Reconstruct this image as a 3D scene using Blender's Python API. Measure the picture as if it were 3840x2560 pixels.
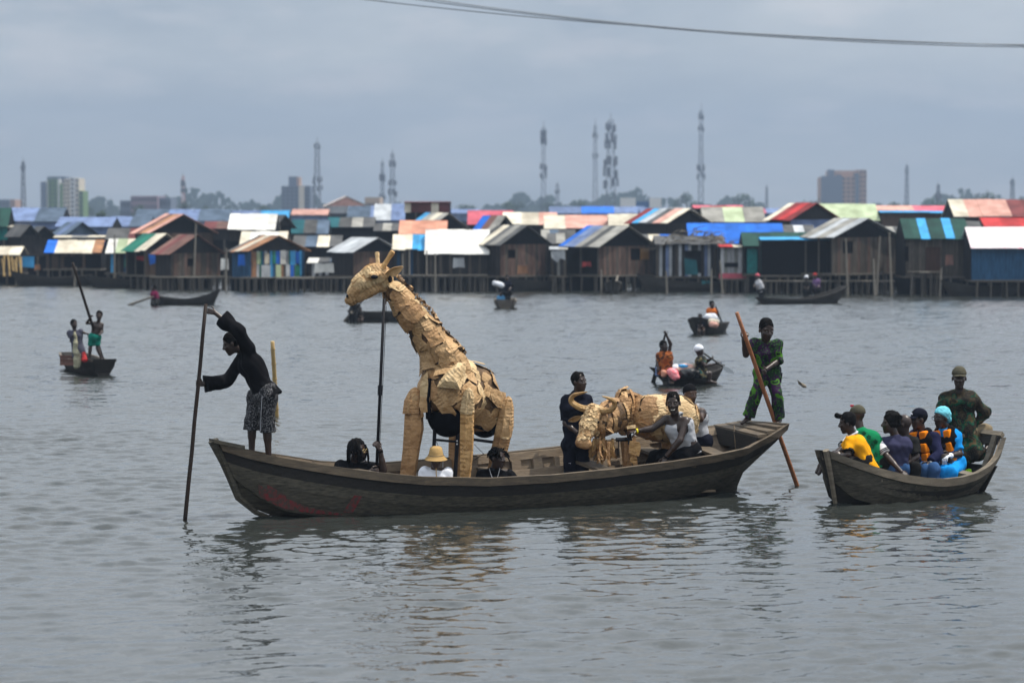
import bpy, math, random
import numpy as np
from mathutils import Vector, Matrix
from mathutils.bvhtree import BVHTree

S = bpy.context.scene
COL = S.collection
for _o in list(bpy.data.objects): bpy.data.objects.remove(_o)
R = random.Random(7)
NP = np.random.RandomState(7)

# ------------------------------------------------------------------ camera, sky, sun, exposure
F, CAMH = 10667.0, 4.2                       # focal length in photo pixels, camera height above the water
PIT = math.atan(480 / F)
cam = bpy.data.cameras.new('camera'); cam.lens = 100; cam.sensor_width = 36; cam.sensor_fit = 'HORIZONTAL'
cam.clip_start = 0.5; cam.clip_end = 9000
cam.dof.use_dof = True; cam.dof.focus_distance = 41.2; cam.dof.aperture_fstop = 1.9
camo = bpy.data.objects.new('camera', cam); COL.objects.link(camo)
camo.location = (0, 0, CAMH); camo.rotation_euler = (math.pi / 2 - PIT, 0, 0)
S.camera = camo

SUN = Vector((0.43, 0.05, 0.90)).normalized()
sl = bpy.data.lights.new('sun', 'SUN'); sl.energy = 5.0; sl.angle = math.radians(0.5); sl.color = (1.0, 0.94, 0.84)
so = bpy.data.objects.new('sun', sl); COL.objects.link(so)
so.rotation_euler = SUN.to_track_quat('Z', 'Y').to_euler()
so.location = (30, -10, 80)

w = bpy.data.worlds.new('World'); S.world = w; w.use_nodes = True
nt = w.node_tree; nt.nodes.clear()
def N(t, nt=None, **k):
    n = nt.nodes.new(t)
    for a, b in k.items(): setattr(n, a, b)
    return n
sky = N('ShaderNodeTexSky', nt, sky_type='NISHITA', sun_disc=False)
sky.sun_elevation = math.asin(SUN.z); sky.sun_rotation = math.atan2(SUN.x, SUN.y)
sky.air_density = 1.0; sky.dust_density = 2.0; sky.ozone_density = 1.5
bg = N('ShaderNodeBackground', nt); bg.inputs[1].default_value = 0.1
out = N('ShaderNodeOutputWorld', nt)
tc = N('ShaderNodeTexCoord', nt)
mp = N('ShaderNodeMapping', nt); mp.inputs['Scale'].default_value = (1, 1, 3.4)
n1 = N('ShaderNodeTexNoise', nt); n1.inputs['Scale'].default_value = 6.0; n1.inputs['Detail'].default_value = 7; n1.inputs['Roughness'].default_value = 0.55; n1.inputs['Distortion'].default_value = 0.3
n2 = N('ShaderNodeTexNoise', nt); n2.inputs['Scale'].default_value = 22.0; n2.inputs['Detail'].default_value = 5; n2.inputs['Roughness'].default_value = 0.5
r1 = N('ShaderNodeValToRGB', nt)
e = r1.color_ramp.elements
e[0].position = 0.33; e[0].color = (4.45, 5.1, 5.85, 1)
e[1].position = 0.66; e[1].color = (7.4, 7.75, 8.0, 1)
r2 = N('ShaderNodeValToRGB', nt)
r2.color_ramp.elements[0].position = 0.52; r2.color_ramp.elements[0].color = (0, 0, 0, 1)
r2.color_ramp.elements[1].position = 0.78; r2.color_ramp.elements[1].color = (1, 1, 1, 1)
mx = N('ShaderNodeMixRGB', nt); mx.inputs[2].default_value = (9.2, 8.7, 8.8, 1)
mul = N('ShaderNodeMath', nt, operation='MULTIPLY'); mul.inputs[1].default_value = 0.55
cov = N('ShaderNodeMixRGB', nt); cov.inputs[0].default_value = 0.88      # overcast share of the sky
L = nt.links.new
L(tc.outputs['Generated'], mp.inputs[0]); L(mp.outputs[0], n1.inputs['Vector']); L(mp.outputs[0], n2.inputs['Vector'])
L(n1.outputs[0], r1.inputs[0]); L(n2.outputs[0], r2.inputs[0]); L(r2.outputs[0], mul.inputs[0])
L(mul.outputs[0], mx.inputs[0]); L(r1.outputs[0], mx.inputs[1])
# an overcast sky is brighter overhead than at the horizon
sx = N('ShaderNodeSeparateXYZ', nt); L(tc.outputs['Generated'], sx.inputs[0])
mz = N('ShaderNodeMapRange', nt); mz.inputs[1].default_value = 0.06; mz.inputs[2].default_value = 0.6; mz.inputs[3].default_value = 1.0; mz.inputs[4].default_value = 2.3; L(sx.outputs[2], mz.inputs[0])
gm = N('ShaderNodeMixRGB', nt, blend_type='MULTIPLY'); gm.inputs[0].default_value = 1.0; L(mx.outputs[0], gm.inputs[1]); L(mz.outputs[0], gm.inputs[2])
L(sky.outputs[0], cov.inputs[1]); L(gm.outputs[0], cov.inputs[2]); L(cov.outputs[0], bg.inputs[0]); L(bg.outputs[0], out.inputs[0])

S.render.engine = 'CYCLES'
S.view_settings.view_transform = 'Standard'; S.view_settings.look = 'None'
S.view_settings.exposure = 0.0; S.view_settings.gamma = 1.0; S.view_settings.use_curve_mapping = False
S.cycles.use_denoising = True
S.cycles.max_bounces = 5; S.cycles.diffuse_bounces = 2; S.cycles.glossy_bounces = 3; S.cycles.transmission_bounces = 2
S.cycles.volume_bounces = 0; S.cycles.transparent_max_bounces = 4
S.cycles.caustics_reflective = False; S.cycles.caustics_refractive = False
S.cycles.sample_clamp_indirect = 4.0

# ------------------------------------------------------------------ photo pixel -> place in the world
def ray(px, py):
    u = (px - 1920) / F; v = (1280 - py) / F
    return Vector((u, math.cos(PIT) + v * math.sin(PIT), -math.sin(PIT) + v * math.cos(PIT)))
def at(px, py, Y):
    d = ray(px, py); return d * (Y / d.y) + Vector((0, 0, CAMH))
def wat(px, py):
    d = ray(px, py); return d * (CAMH / -d.z) + Vector((0, 0, CAMH))
def ppm(Y): return F / Y
V = Vector
def lerp(a, b, t): return a + (b - a) * t

# ------------------------------------------------------------------ materials
MATS = {}
def pm(name, c1, c2=None, scale=5, rough=0.7, bump=0.0, bscale=30, detail=4, spec=0.3, rnd=0.0, stretch=(1, 1, 1), metal=0.0, mid=0.5, wid=0.25, sheen=0, bdist=0.01):
    """procedural material: two colours mixed by noise, a noise bump, per-object value change."""
    if name in MATS: return MATS[name]
    m = bpy.data.materials.new(name); m.use_nodes = True; MATS[name] = m
    nt = m.node_tree; b = nt.nodes['Principled BSDF']; L = nt.links.new
    b.inputs['Roughness'].default_value = rough; b.inputs['Specular IOR Level'].default_value = spec; b.inputs['Metallic'].default_value = metal
    tc = nt.nodes.new('ShaderNodeTexCoord'); mp = nt.nodes.new('ShaderNodeMapping'); mp.inputs['Scale'].default_value = stretch
    L(tc.outputs['Object'], mp.inputs[0])
    n = nt.nodes.new('ShaderNodeTexNoise'); n.inputs['Scale'].default_value = scale; n.inputs['Detail'].default_value = detail; n.inputs['Roughness'].default_value = 0.6
    L(mp.outputs[0], n.inputs['Vector'])
    r = nt.nodes.new('ShaderNodeValToRGB'); c2 = c2 or tuple(x * 0.75 for x in c1)
    r.color_ramp.elements[0].position = mid - wid; r.color_ramp.elements[0].color = (*c2, 1)
    r.color_ramp.elements[1].position = mid + wid; r.color_ramp.elements[1].color = (*c1, 1)
    L(n.outputs[0], r.inputs[0]); col = r.outputs[0]
    if rnd:
        oi = nt.nodes.new('ShaderNodeObjectInfo'); mr = nt.nodes.new('ShaderNodeMapRange')
        mr.inputs[3].default_value = 1 - rnd; mr.inputs[4].default_value = 1 + rnd * 0.6
        L(oi.outputs['Random'], mr.inputs[0])
        mm = nt.nodes.new('ShaderNodeMixRGB'); mm.blend_type = 'MULTIPLY'; mm.inputs[0].default_value = 1
        L(col, mm.inputs[1]); L(mr.outputs[0], mm.inputs[2]); col = mm.outputs[0]
    L(col, b.inputs['Base Color'])
    if bump:
        n2 = nt.nodes.new('ShaderNodeTexNoise'); n2.inputs['Scale'].default_value = bscale; n2.inputs['Detail'].default_value = 5
        L(mp.outputs[0], n2.inputs['Vector'])
        bp = nt.nodes.new('ShaderNodeBump'); bp.inputs['Strength'].default_value = bump; bp.inputs['Distance'].default_value = bdist
        L(n2.outputs[0], bp.inputs['Height']); L(bp.outputs[0], b.inputs['Normal'])
    return m

# ------------------------------------------------------------------ objects
def link(o): COL.objects.link(o); return o
def thing(name, label, cat, loc=(0, 0, 0), group=None):
    o = link(bpy.data.objects.new(name, None)); o.location = loc; o.empty_display_size = 0.2
    o['label'] = label; o['category'] = cat
    if group: o['group'] = group
    return o
def tag(o, label, cat, group=None, kind=None):
    if label: o['label'] = label
    if cat: o['category'] = cat
    if group: o['group'] = group
    if kind: o['kind'] = kind
    return o
def base_of(o):
    p = V((0, 0, 0))
    while o is not None: p = p + o.location; o = o.parent
    return p
class MB:
    def __init__(s): s.v = []; s.f = []; s.uv = None
    def add(s, vs, fs):
        n = len(s.v); s.v += [tuple(x) for x in vs]; s.f += [tuple(i + n for i in f) for f in fs]; return s
    def box(s, c, size, M=None):
        c = V(c); hx, hy, hz = size[0] / 2, size[1] / 2, size[2] / 2
        vs = [V((x, y, z)) for x in (-hx, hx) for y in (-hy, hy) for z in (-hz, hz)]
        if M is not None: vs = [M @ x for x in vs]
        return s.add([x + c for x in vs], [(0, 1, 3, 2), (4, 6, 7, 5), (0, 4, 5, 1), (2, 3, 7, 6), (0, 2, 6, 4), (1, 5, 7, 3)])
    def tube(s, pts, rad, n=8, caps=True, flat=1.0, ref=None):
        pts = [V(p) for p in pts]
        if not hasattr(rad, '__len__'): rad = [rad] * len(pts)
        rings = []
        for i, p in enumerate(pts):
            d = (pts[min(i + 1, len(pts) - 1)] - pts[max(i - 1, 0)]).normalized()
            a = V(ref) if ref is not None else (V((0, 0, 1)) if abs(d.z) < 0.9 else V((1, 0, 0)))
            x = d.cross(a).normalized(); y = d.cross(x).normalized()
            rings.append([p + x * math.cos(2 * math.pi * k / n) * rad[i] + y * math.sin(2 * math.pi * k / n) * rad[i] * flat for k in range(n)])
        return s.loft(rings, caps)
    def loft(s, rings, caps=True, closed=True):
        n = len(rings[0]); vs = [p for r in rings for p in r]; fs = []
        for i in range(len(rings) - 1):
            for k in range(n if closed else n - 1):
                k2 = (k + 1) % n
                fs.append((i * n + k, i * n + k2, (i + 1) * n + k2, (i + 1) * n + k))
        if caps and closed: fs += [tuple(range(n - 1, -1, -1)), tuple(range((len(rings) - 1) * n, len(rings) * n))]
        return s.add(vs, fs)
    def slab(s, pts, d):
        """polygon extruded along vector d"""
        n = len(pts); pts = [V(p) for p in pts]; d = V(d)
        return s.add(pts + [p + d for p in pts], [tuple(range(n - 1, -1, -1)), tuple(range(n, 2 * n))] + [(i, (i + 1) % n, (i + 1) % n + n, i + n) for i in range(n)])
    def mesh(s, name, org=V((0, 0, 0)), smooth=False):
        me = bpy.data.meshes.new(name); me.from_pydata([(x[0] - org[0], x[1] - org[1], x[2] - org[2]) for x in s.v], [], s.f); me.validate()
        if smooth: me.polygons.foreach_set('use_smooth', [True] * len(me.polygons))
        if s.uv:
            ul = me.uv_layers.new(name='UVMap')
            for l in me.loops: ul.data[l.index].uv = s.uv[l.vertex_index]
        me.update(); return me
    def build(s, name, mat, parent=None, smooth=False, label=None):
        me = s.mesh(name, base_of(parent) if parent else V((0, 0, 0)), smooth)
        if mat: me.materials.append(mat)
        o = link(bpy.data.objects.new(name, me))
        if parent: o.parent = parent
        if label: o['label'] = label
        return o
def fixn(o):
    import bmesh
    bm = bmesh.new(); bm.from_mesh(o.data); bmesh.ops.recalc_face_normals(bm, faces=bm.faces); bm.to_mesh(o.data); bm.free(); return o
def copy_obj(o, loc=None, parent=None, scale=None, rotz=None):
    c = o.copy(); COL.objects.link(c)
    if parent: c.parent = parent
    if loc is not None: c.location = loc
    if scale is not None: c.scale = scale
    if rotz is not None: c.rotation_euler = (0, 0, rotz)
    return c

# ------------------------------------------------------------------ signed-distance bodies -> one continuous mesh
def surfnet(f, lo, h):
    s = f < 0; nx, ny, nz = f.shape
    c = np.zeros((nx - 1, ny - 1, nz - 1), np.int8)
    for i in (0, 1):
        for j in (0, 1):
            for k in (0, 1): c += s[i:nx - 1 + i, j:ny - 1 + j, k:nz - 1 + k]
    cells = np.argwhere((c > 0) & (c < 8)); n = len(cells)
    if n == 0: return np.zeros((0, 3)), []
    idx = -np.ones(c.shape, np.int32); idx[tuple(cells.T)] = np.arange(n)
    acc = np.zeros((n, 3)); cnt = np.zeros(n)
    cor = [(i, j, k) for i in (0, 1) for j in (0, 1) for k in (0, 1)]
    val = {o: f[cells[:, 0] + o[0], cells[:, 1] + o[1], cells[:, 2] + o[2]] for o in cor}
    for a in cor:
        for d in range(3):
            if a[d]: continue
            b = list(a); b[d] = 1; b = tuple(b); fa, fb = val[a], val[b]
            m = (fa < 0) != (fb < 0); t = np.where(m, fa / np.where(fa == fb, 1, fa - fb), 0)
            p = np.array(a, float)[None, :].repeat(n, 0); p[:, d] += t
            acc[m] += p[m]; cnt[m] += 1
    v = (cells + acc / cnt[:, None]) * h + np.array(lo)
    fs = []
    for d in range(3):
        sl0 = [slice(None)] * 3; sl1 = [slice(None)] * 3; sl0[d] = slice(0, -1); sl1[d] = slice(1, None)
        e = s[tuple(sl0)] != s[tuple(sl1)]; q = np.argwhere(e)
        o1, o2 = [(1, 2), (2, 0), (0, 1)][d]
        q = q[(q[:, o1] > 0) & (q[:, o2] > 0) & (q[:, o1] < f.shape[o1] - 1) & (q[:, o2] < f.shape[o2] - 1)]
        if len(q) == 0: continue
        ins = s[tuple(q.T)]
        def g(a, b):
            r = q.copy(); r[:, o1] -= a; r[:, o2] -= b; return idx[tuple(r.T)]
        A = np.stack([g(1, 1), g(0, 1), g(0, 0), g(1, 0)], 1)
        A[~ins] = A[~ins][:, ::-1]; fs.append(A)
    return v, (np.concatenate(fs) if fs else [])
def aa(x): return np.array([x[0], x[1], x[2]], float)
def C(a, b, ra, rb=None, k=0.03, op='u', clip=None): return dict(t='c', a=aa(a), b=aa(b), ra=ra, rb=ra if rb is None else rb, k=k, op=op, clip=clip)
def E(c, r, M=None, k=0.03, op='u', clip=None): return dict(t='e', a=aa(c), r=np.array(r, float), M=np.eye(3) if M is None else M, k=k, op=op, clip=clip)
def B(c, hs, M=None, r=0.01, k=0.02, op='u', clip=None): return dict(t='b', a=aa(c), h=np.array(hs, float), M=np.eye(3) if M is None else M, r=r, k=k, op=op, clip=clip)
def fr(x, y, z): return np.array([aa(x), aa(y), aa(z)])
def pbox(p):
    if p['t'] == 'c':
        m = max(p['ra'], p['rb']); return np.minimum(p['a'], p['b']) - m, np.maximum(p['a'], p['b']) + m
    if p['t'] == 'e': m = np.abs(p['M'].T) @ p['r']; return p['a'] - m, p['a'] + m
    m = np.abs(p['M'].T) @ (p['h'] + p['r']); return p['a'] - m, p['a'] + m
def sdf_field(prims, h, noise=None, clips=()):
    bl = [pbox(p) for p in prims if p['op'] == 'u']
    lo = np.min([b[0] for b in bl], 0) - 3 * h - 0.02; hi = np.max([b[1] for b in bl], 0) + 3 * h + 0.02
    n = np.ceil((hi - lo) / h).astype(int) + 1
    f = np.full(n, 1.0, np.float32)
    for p in prims:
        a, b = pbox(p); mg = p['k'] + 3 * h
        i0 = np.maximum(((a - mg - lo) / h).astype(int), 0); i1 = np.minimum(((b + mg - lo) / h).astype(int) + 2, n)
        if (i1 <= i0).any(): continue
        X = np.stack(np.meshgrid(*[lo[d] + h * np.arange(i0[d], i1[d]) for d in range(3)], indexing='ij'), -1)
        if p['t'] == 'c':
            ab = p['b'] - p['a']; L2 = max((ab * ab).sum(), 1e-9); q = X - p['a']
            t = np.clip((q @ ab) / L2, 0, 1); d = np.linalg.norm(q - t[..., None] * ab, axis=-1) - (p['ra'] + (p['rb'] - p['ra']) * t)
        elif p['t'] == 'e':
            q = (X - p['a']) @ p['M'].T; k0 = np.linalg.norm(q / p['r'], axis=-1); k1 = np.linalg.norm(q / p['r'] ** 2, axis=-1) + 1e-9
            d = k0 * (k0 - 1) / k1
        else:
            q = np.abs((X - p['a']) @ p['M'].T) - p['h']; d = np.linalg.norm(np.maximum(q, 0), axis=-1) + np.minimum(q.max(-1), 0) - p['r']
        if p['clip']:
            for c, nn in p['clip']: d = np.maximum(d, (X - aa(c)) @ aa(nn))
        sl = tuple(slice(i0[d_], i1[d_]) for d_ in range(3)); g = f[sl]; k = max(p['k'], 1e-4)
        if p['op'] == 'u': hh = np.clip(0.5 + 0.5 * (g - d) / k, 0, 1); f[sl] = g + (d - g) * hh - k * hh * (1 - hh)
        else: hh = np.clip(0.5 - 0.5 * (g + d) / k, 0, 1); f[sl] = g + (-d - g) * hh + k * hh * (1 - hh)
    if noise or clips:
        X = np.stack(np.meshgrid(*[lo[d] + h * np.arange(n[d]) for d in range(3)], indexing='ij'), -1)
        if noise:
            amp, fq, sd = noise; rs = np.random.RandomState(sd)
            for o in range(3):
                for _ in range(3):
                    kk = rs.randn(3); kk *= fq * (1.8 ** o) / np.linalg.norm(kk); f += (amp / (1.6 ** o) * 0.45 * np.sin(X @ kk + rs.rand() * 6.3)).astype(np.float32)
        for c, nn in clips: f = np.maximum(f, (X - aa(c)) @ aa(nn))
    return f, lo
def sdf_obj(name, prims, h, mat, parent, noise=None, clips=(), smooth=True, extra=None, label=None):
    sets = [(prims, h)] + (extra or []); vv = []; ff = []; off = 0
    for pr, hh in sets:
        f, lo = sdf_field(pr, hh, noise, clips); v, q = surfnet(f, lo, hh)
        if len(v) == 0 or len(q) == 0: continue
        vv.append(v); ff.append(q + off); off += len(v)
    if not vv: return None
    v = np.concatenate(vv) - aa(base_of(parent)); q = np.concatenate(ff)
    me = bpy.data.meshes.new(name); me.vertices.add(len(v)); me.vertices.foreach_set('co', v.astype(np.float32).ravel())
    me.loops.add(len(q) * 4); me.loops.foreach_set('vertex_index', q.astype(np.int32).ravel())
    me.polygons.add(len(q)); me.polygons.foreach_set('loop_start', np.arange(len(q), dtype=np.int32) * 4)
    me.polygons.foreach_set('use_smooth', np.full(len(q), smooth)); me.update(calc_edges=True)
    me.materials.append(mat); o = link(bpy.data.objects.new(name, me)); o.parent = parent
    if label: o['label'] = label
    return o
# ------------------------------------------------------------------ shared materials
WOOD = pm('weathered_wood', (0.17, 0.145, 0.115), (0.06, 0.052, 0.043), scale=3, rough=0.8, bump=0.6, bscale=25, stretch=(1.2, 1.2, 9), rnd=0.25)
def woodx(name, c1, c2, **k):
    a = dict(scale=2.2, rough=0.82, bump=0.7, bscale=16, stretch=(1.6, 1.6, 9), rnd=0.2); a.update(k)
    return pm(name, c1, c2, **a)
RAILW = woodx('rail_wood', (0.135, 0.102, 0.068), (0.05, 0.04, 0.03), scale=3)
HULLW = woodx('hull_grey_wood', (0.10, 0.088, 0.064), (0.022, 0.020, 0.016), scale=5, wid=.2, detail=7)
HULLD = woodx('hull_tarred_wood', (0.03, 0.026, 0.022), (0.012, 0.011, 0.01), scale=5)
INW = woodx('inner_plank_wood', (0.30, 0.235, 0.165), (0.14, 0.105, 0.075), scale=3.5)
RIBW = woodx('rib_wood', (0.25, 0.19, 0.13), (0.1, 0.075, 0.055))
DARKW = woodx('dark_boat_wood', (0.045, 0.040, 0.035), (0.02, 0.018, 0.016))
BAMBOO = pm('bamboo', (0.42, 0.29, 0.11), (0.25, 0.16, 0.06), scale=6, rough=0.5, bump=0.2)
POLEW = woodx('pole_wood', (0.33, 0.13, 0.055), (0.2, 0.075, 0.03), rough=0.5)
POLED = pm('dark_pole', (0.018, 0.010, 0.007), (0.012, 0.008, 0.006), rough=0.6, spec=.15)
BLACKM = pm('black_metal', (0.010, 0.010, 0.013), rough=0.6, spec=0.12)
REDP = pm('worn_red_paint', (0.20, 0.02, 0.026), (0.06, 0.045, 0.036), scale=16, rough=0.85, mid=0.54, wid=0.12, detail=6)
PALET = pm('pale_paint', (0.45, 0.6, 0.55), (0.2, 0.22, 0.19), scale=25, rough=0.8)

# ------------------------------------------------------------------ water, far ground, air
def water_mat():
    m = bpy.data.materials.new('lagoon_water'); m.use_nodes = True; nt = m.node_tree; b = nt.nodes['Principled BSDF']; L = nt.links.new
    b.inputs['Base Color'].default_value = (0.022, 0.025, 0.023, 1); b.inputs['Roughness'].default_value = 0.05
    b.inputs['IOR'].default_value = 1.6; b.inputs['Specular IOR Level'].default_value = 0.5
    tc = nt.nodes.new('ShaderNodeTexCoord'); prev = None
    # patches of wind ripple
    mp0 = nt.nodes.new('ShaderNodeMapping'); mp0.inputs['Scale'].default_value = (0.5, 0.28, 1); L(tc.outputs['Object'], mp0.inputs[0])
    pn = nt.nodes.new('ShaderNodeTexNoise'); pn.inputs['Scale'].default_value = 0.45; pn.inputs['Detail'].default_value = 3; L(mp0.outputs[0], pn.inputs['Vector'])
    mr = nt.nodes.new('ShaderNodeMapRange'); mr.inputs[1].default_value = 0.3; mr.inputs[2].default_value = 0.7; mr.inputs[3].default_value = 0.65; mr.inputs[4].default_value = 1.15
    L(pn.outputs[0], mr.inputs[0])
    # sheltered, calmer water round the near boats
    sy = nt.nodes.new('ShaderNodeSeparateXYZ'); L(tc.outputs['Object'], sy.inputs[0])
    cm = nt.nodes.new('ShaderNodeMapRange'); cm.inputs[1].default_value = 40; cm.inputs[2].default_value = 62; cm.inputs[3].default_value = 0.48; cm.inputs[4].default_value = 1.0; L(sy.outputs[1], cm.inputs[0])
    m2 = nt.nodes.new('ShaderNodeMath'); m2.operation = 'MULTIPLY'; L(mr.outputs[0], m2.inputs[0]); L(cm.outputs[0], m2.inputs[1])
    geo = nt.nodes.new('ShaderNodeNewGeometry'); prev = geo.outputs['Normal']
    # small facets: slopes added straight to the normal, so they stay as rough far away as near by
    for sc, st, amp, det, rot in ((2.4, (0.55, 1, 1), 0.58, 3, 0.25), (8.0, (0.5, 1, 1), 0.48, 2, -0.2), (19.0, (0.6, 1, 1), 0.42, 2, 0.4)):
        mp = nt.nodes.new('ShaderNodeMapping'); mp.inputs['Scale'].default_value = st; mp.inputs['Rotation'].default_value = (0, 0, rot); L(tc.outputs['Object'], mp.inputs[0])
        n = nt.nodes.new('ShaderNodeTexNoise'); n.inputs['Scale'].default_value = sc; n.inputs['Detail'].default_value = det; n.inputs['Roughness'].default_value = 0.55; n.inputs['Distortion'].default_value = 0.5
        L(mp.outputs[0], n.inputs['Vector'])
        sb = nt.nodes.new('ShaderNodeVectorMath'); sb.operation = 'SUBTRACT'; sb.inputs[1].default_value = (0.5, 0.57, 0.5); L(n.outputs['Color'], sb.inputs[0])
        am = nt.nodes.new('ShaderNodeVectorMath'); am.operation = 'MULTIPLY'; am.inputs[1].default_value = (amp, amp, 0); L(sb.outputs[0], am.inputs[0])
        sc_ = nt.nodes.new('ShaderNodeVectorMath'); sc_.operation = 'SCALE'; L(am.outputs[0], sc_.inputs[0]); L(m2.outputs[0], sc_.inputs['Scale'])
        ad = nt.nodes.new('ShaderNodeVectorMath'); ad.operation = 'ADD'; L(prev, ad.inputs[0]); L(sc_.outputs[0], ad.inputs[1]); prev = ad.outputs[0]
    nm = nt.nodes.new('ShaderNodeVectorMath'); nm.operation = 'NORMALIZE'; L(prev, nm.inputs[0]); prev = nm.outputs[0]
    L(prev, b.inputs['Normal']); return m
def water_mesh():
    """one sheet: fine waves where the boats are, flat beyond"""
    X0, X1, Y0, Y1 = -13.0, 13.0, 22.0, 66.0
    xs = np.linspace(X0, X1, 420)
    ys = np.concatenate([[Y0], Y0 + (Y1 - Y0) * np.linspace(0, 1, 720)[1:] ** 1.15])
    gx, gy = np.meshgrid(xs, ys, indexing='ij'); z = np.zeros_like(gx); rs = np.random.RandomState(3)
    wx = gx + 0.10 * np.sin(gy * 1.3 + 0.7 * np.sin(gx * .9)); wy = gy + 0.12 * np.sin(gx * 1.1 + .8 * np.sin(gy * .7))
    for i in range(56):
        lam = 0.22 * (0.85 / 0.22) ** rs.rand(); th = math.pi / 2 + 0.25 + rs.randn() * 0.62
        k = 2 * math.pi / lam; amp = 0.0150 * lam ** 0.85 / math.sqrt(56 / 6.0)
        z += amp * np.sin(k * (np.cos(th) * wx + np.sin(th) * wy) + rs.rand() * 6.28)
    env = 0.72 + 0.38 * np.sin(gx * .33 + 1.2 * np.sin(gy * .21)) * np.sin(gy * .27 + 1.1 + .8 * np.sin(gx * .19))
    z *= env
    for cx, cy, lam, amp, rad in ((4.48, 43.74, .35, .018, 1.3), (-4.49, 38.7, .25, .009, .7), (7.6, 43.7, .5, .02, 1.6), (4.75, 41.0, .4, .018, 1.1)):
        r = np.hypot(gx - cx, (gy - cy)); z += amp * np.sin(2 * math.pi * r / lam) * np.exp(-(r / rad) ** 2)
    ed = np.minimum.reduce([(gx - X0) / 1.5, (X1 - gx) / 1.5, (gy - Y0) / 1.0, (Y1 - gy) / 16.0]).clip(0, 1)
    z *= ed * ed * (3 - 2 * ed)
    nx, ny = gx.shape; v = np.stack([gx, gy, z], -1).reshape(-1, 3)
    a = (np.arange(nx - 1)[:, None] * ny + np.arange(ny - 1)[None, :]).ravel(); q = np.stack([a, a + ny, a + ny + 1, a + 1], 1)
    o = len(v); v = np.concatenate([v, [(-900, -60, 0), (900, -60, 0), (900, 2600, 0), (-900, 2600, 0)]])
    c00, c10, c11, c01 = 0, (nx - 1) * ny, nx * ny - 1, ny - 1
    q = np.concatenate([q, [(o, o + 1, c10, c00), (o + 1, o + 2, c11, c10), (o + 2, o + 3, c01, c11), (o + 3, o, c00, c01)]])
    me = bpy.data.meshes.new('water'); me.vertices.add(len(v)); me.vertices.foreach_set('co', v.astype(np.float32).ravel())
    me.loops.add(len(q) * 4); me.loops.foreach_set('vertex_index', q.astype(np.int32).ravel()); me.polygons.add(len(q)); me.polygons.foreach_set('loop_start', np.arange(len(q), dtype=np.int32) * 4)
    me.polygons.foreach_set('use_smooth', np.ones(len(q), bool)); me.update(calc_edges=True); me.materials.append(water_mat())
    return link(bpy.data.objects.new('water', me))
tag(water_mesh(), 'grey rippled lagoon water around all the boats', None, kind='structure')
GRD = pm('ground_earth', (0.10, 0.095, 0.08), (0.06, 0.06, 0.05), scale=0.05, rough=0.95)
mb = MB(); mb.add([(-850, 330, 0.35), (850, 330, 0.35), (850, 2550, 0.8), (-850, 2550, 0.8)], [(0, 1, 2, 3)])
mb.build('ground', GRD)['kind'] = 'structure'
# the humid air
HZ = bpy.data.materials.new('humid_air'); HZ.use_nodes = True; t = HZ.node_tree; t.nodes.clear()
vo = N('ShaderNodeVolumePrincipled', t); vo.inputs['Color'].default_value = (0.46, 0.585, 0.765, 1); vo.inputs['Density'].default_value = 0.00050; vo.inputs['Anisotropy'].default_value = 0.55
oo = N('ShaderNodeOutputMaterial', t); t.links.new(vo.outputs[0], oo.inputs['Volume'])
mb = MB(); mb.box((0, 1285, 48), (1840, 2750, 100)); hz = mb.build('haze', HZ); hz['kind'] = 'stuff'

# ------------------------------------------------------------------ hulls
class Hull:
    """stations: (s_gunwale, half beam, z near rail, z far rail, s_chine, half chine, z_chine, s_keel, z_keel)"""
    def __init__(h, org, a, st):
        h.o = V((org[0], org[1], 0)); h.a = V((a[0], a[1], 0)); h.n = V((a[1], -a[0], 0)); h.st = np.array(st, float)
        h.smin, h.smax = h.st[0][0], h.st[-1][0]
    def row(h, s): return [np.interp(s, h.st[:, 0], h.st[:, i]) for i in range(9)]
    def xyz(h, s, w, z): return h.o + h.a * s + h.n * w + V((0, 0, z))
    def p(h, s, side, d, inset=0.0):
        """point on the skin: d = 0 rail .. 1 chine .. 2 keel; inset moves inward"""
        r = h.row(s); zg = r[2] if side > 0 else r[3]
        if d <= 1:
            q = d; bul = 0.05 * math.sin(q * math.pi) * min(1, r[1] / 0.5)
            ss, ww, zz = lerp(s, r[4], q), lerp(r[1], r[5], q) + bul, lerp(zg, r[6], q)
        else: q = d - 1; ss, ww, zz = lerp(r[4], r[7], q), lerp(r[5], 0.0, q), lerp(r[6], r[8], q)
        return h.xyz(ss, side * max(ww - inset, 0.0), zz + (inset if d > 1 else 0))
    def dz(h, s, side, z):
        r = h.row(s); zg = r[2] if side > 0 else r[3]; return max(0, min(1, z / max(zg - r[6], 0.05)))
    def ss(h, n, s0=None, s1=None): return list(np.linspace(h.smin if s0 is None else s0, h.smax if s1 is None else s1, n))
    def strip(h, name, mat, par, side, d0, d1, out=0.0, thick=0.03, n=40, s0=None, s1=None, depth=True, jit=0.0, label=None):
        """a plank running along the hull between two lines; d given in metres below the rail when depth"""
        m = MB(); rings = []
        for s in h.ss(n, s0, s1):
            a, b = (h.dz(s, side, d0), h.dz(s, side, d1)) if depth else (d0, d1)
            j = R.uniform(-jit, jit)
            rings.append([h.p(s, side, a, -out + j), h.p(s, side, b, -out + j), h.p(s, side, b, thick - out), h.p(s, side, a, thick - out)])
        m.loft(rings); return fixn(m.build(name, mat, par, label=label))
    def skin(h, name, mat, par, d0, d1, inset, n=36, k=4, flip=False):
        m = MB()
        for side in (1, -1):
            rows = [[h.p(s, side, lerp(d0, d1, i / k), inset) for i in range(k + 1)] for s in h.ss(n)]
            m.loft(rows, caps=False, closed=False)
        return m.build(name, mat, par, smooth=True)

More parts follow.
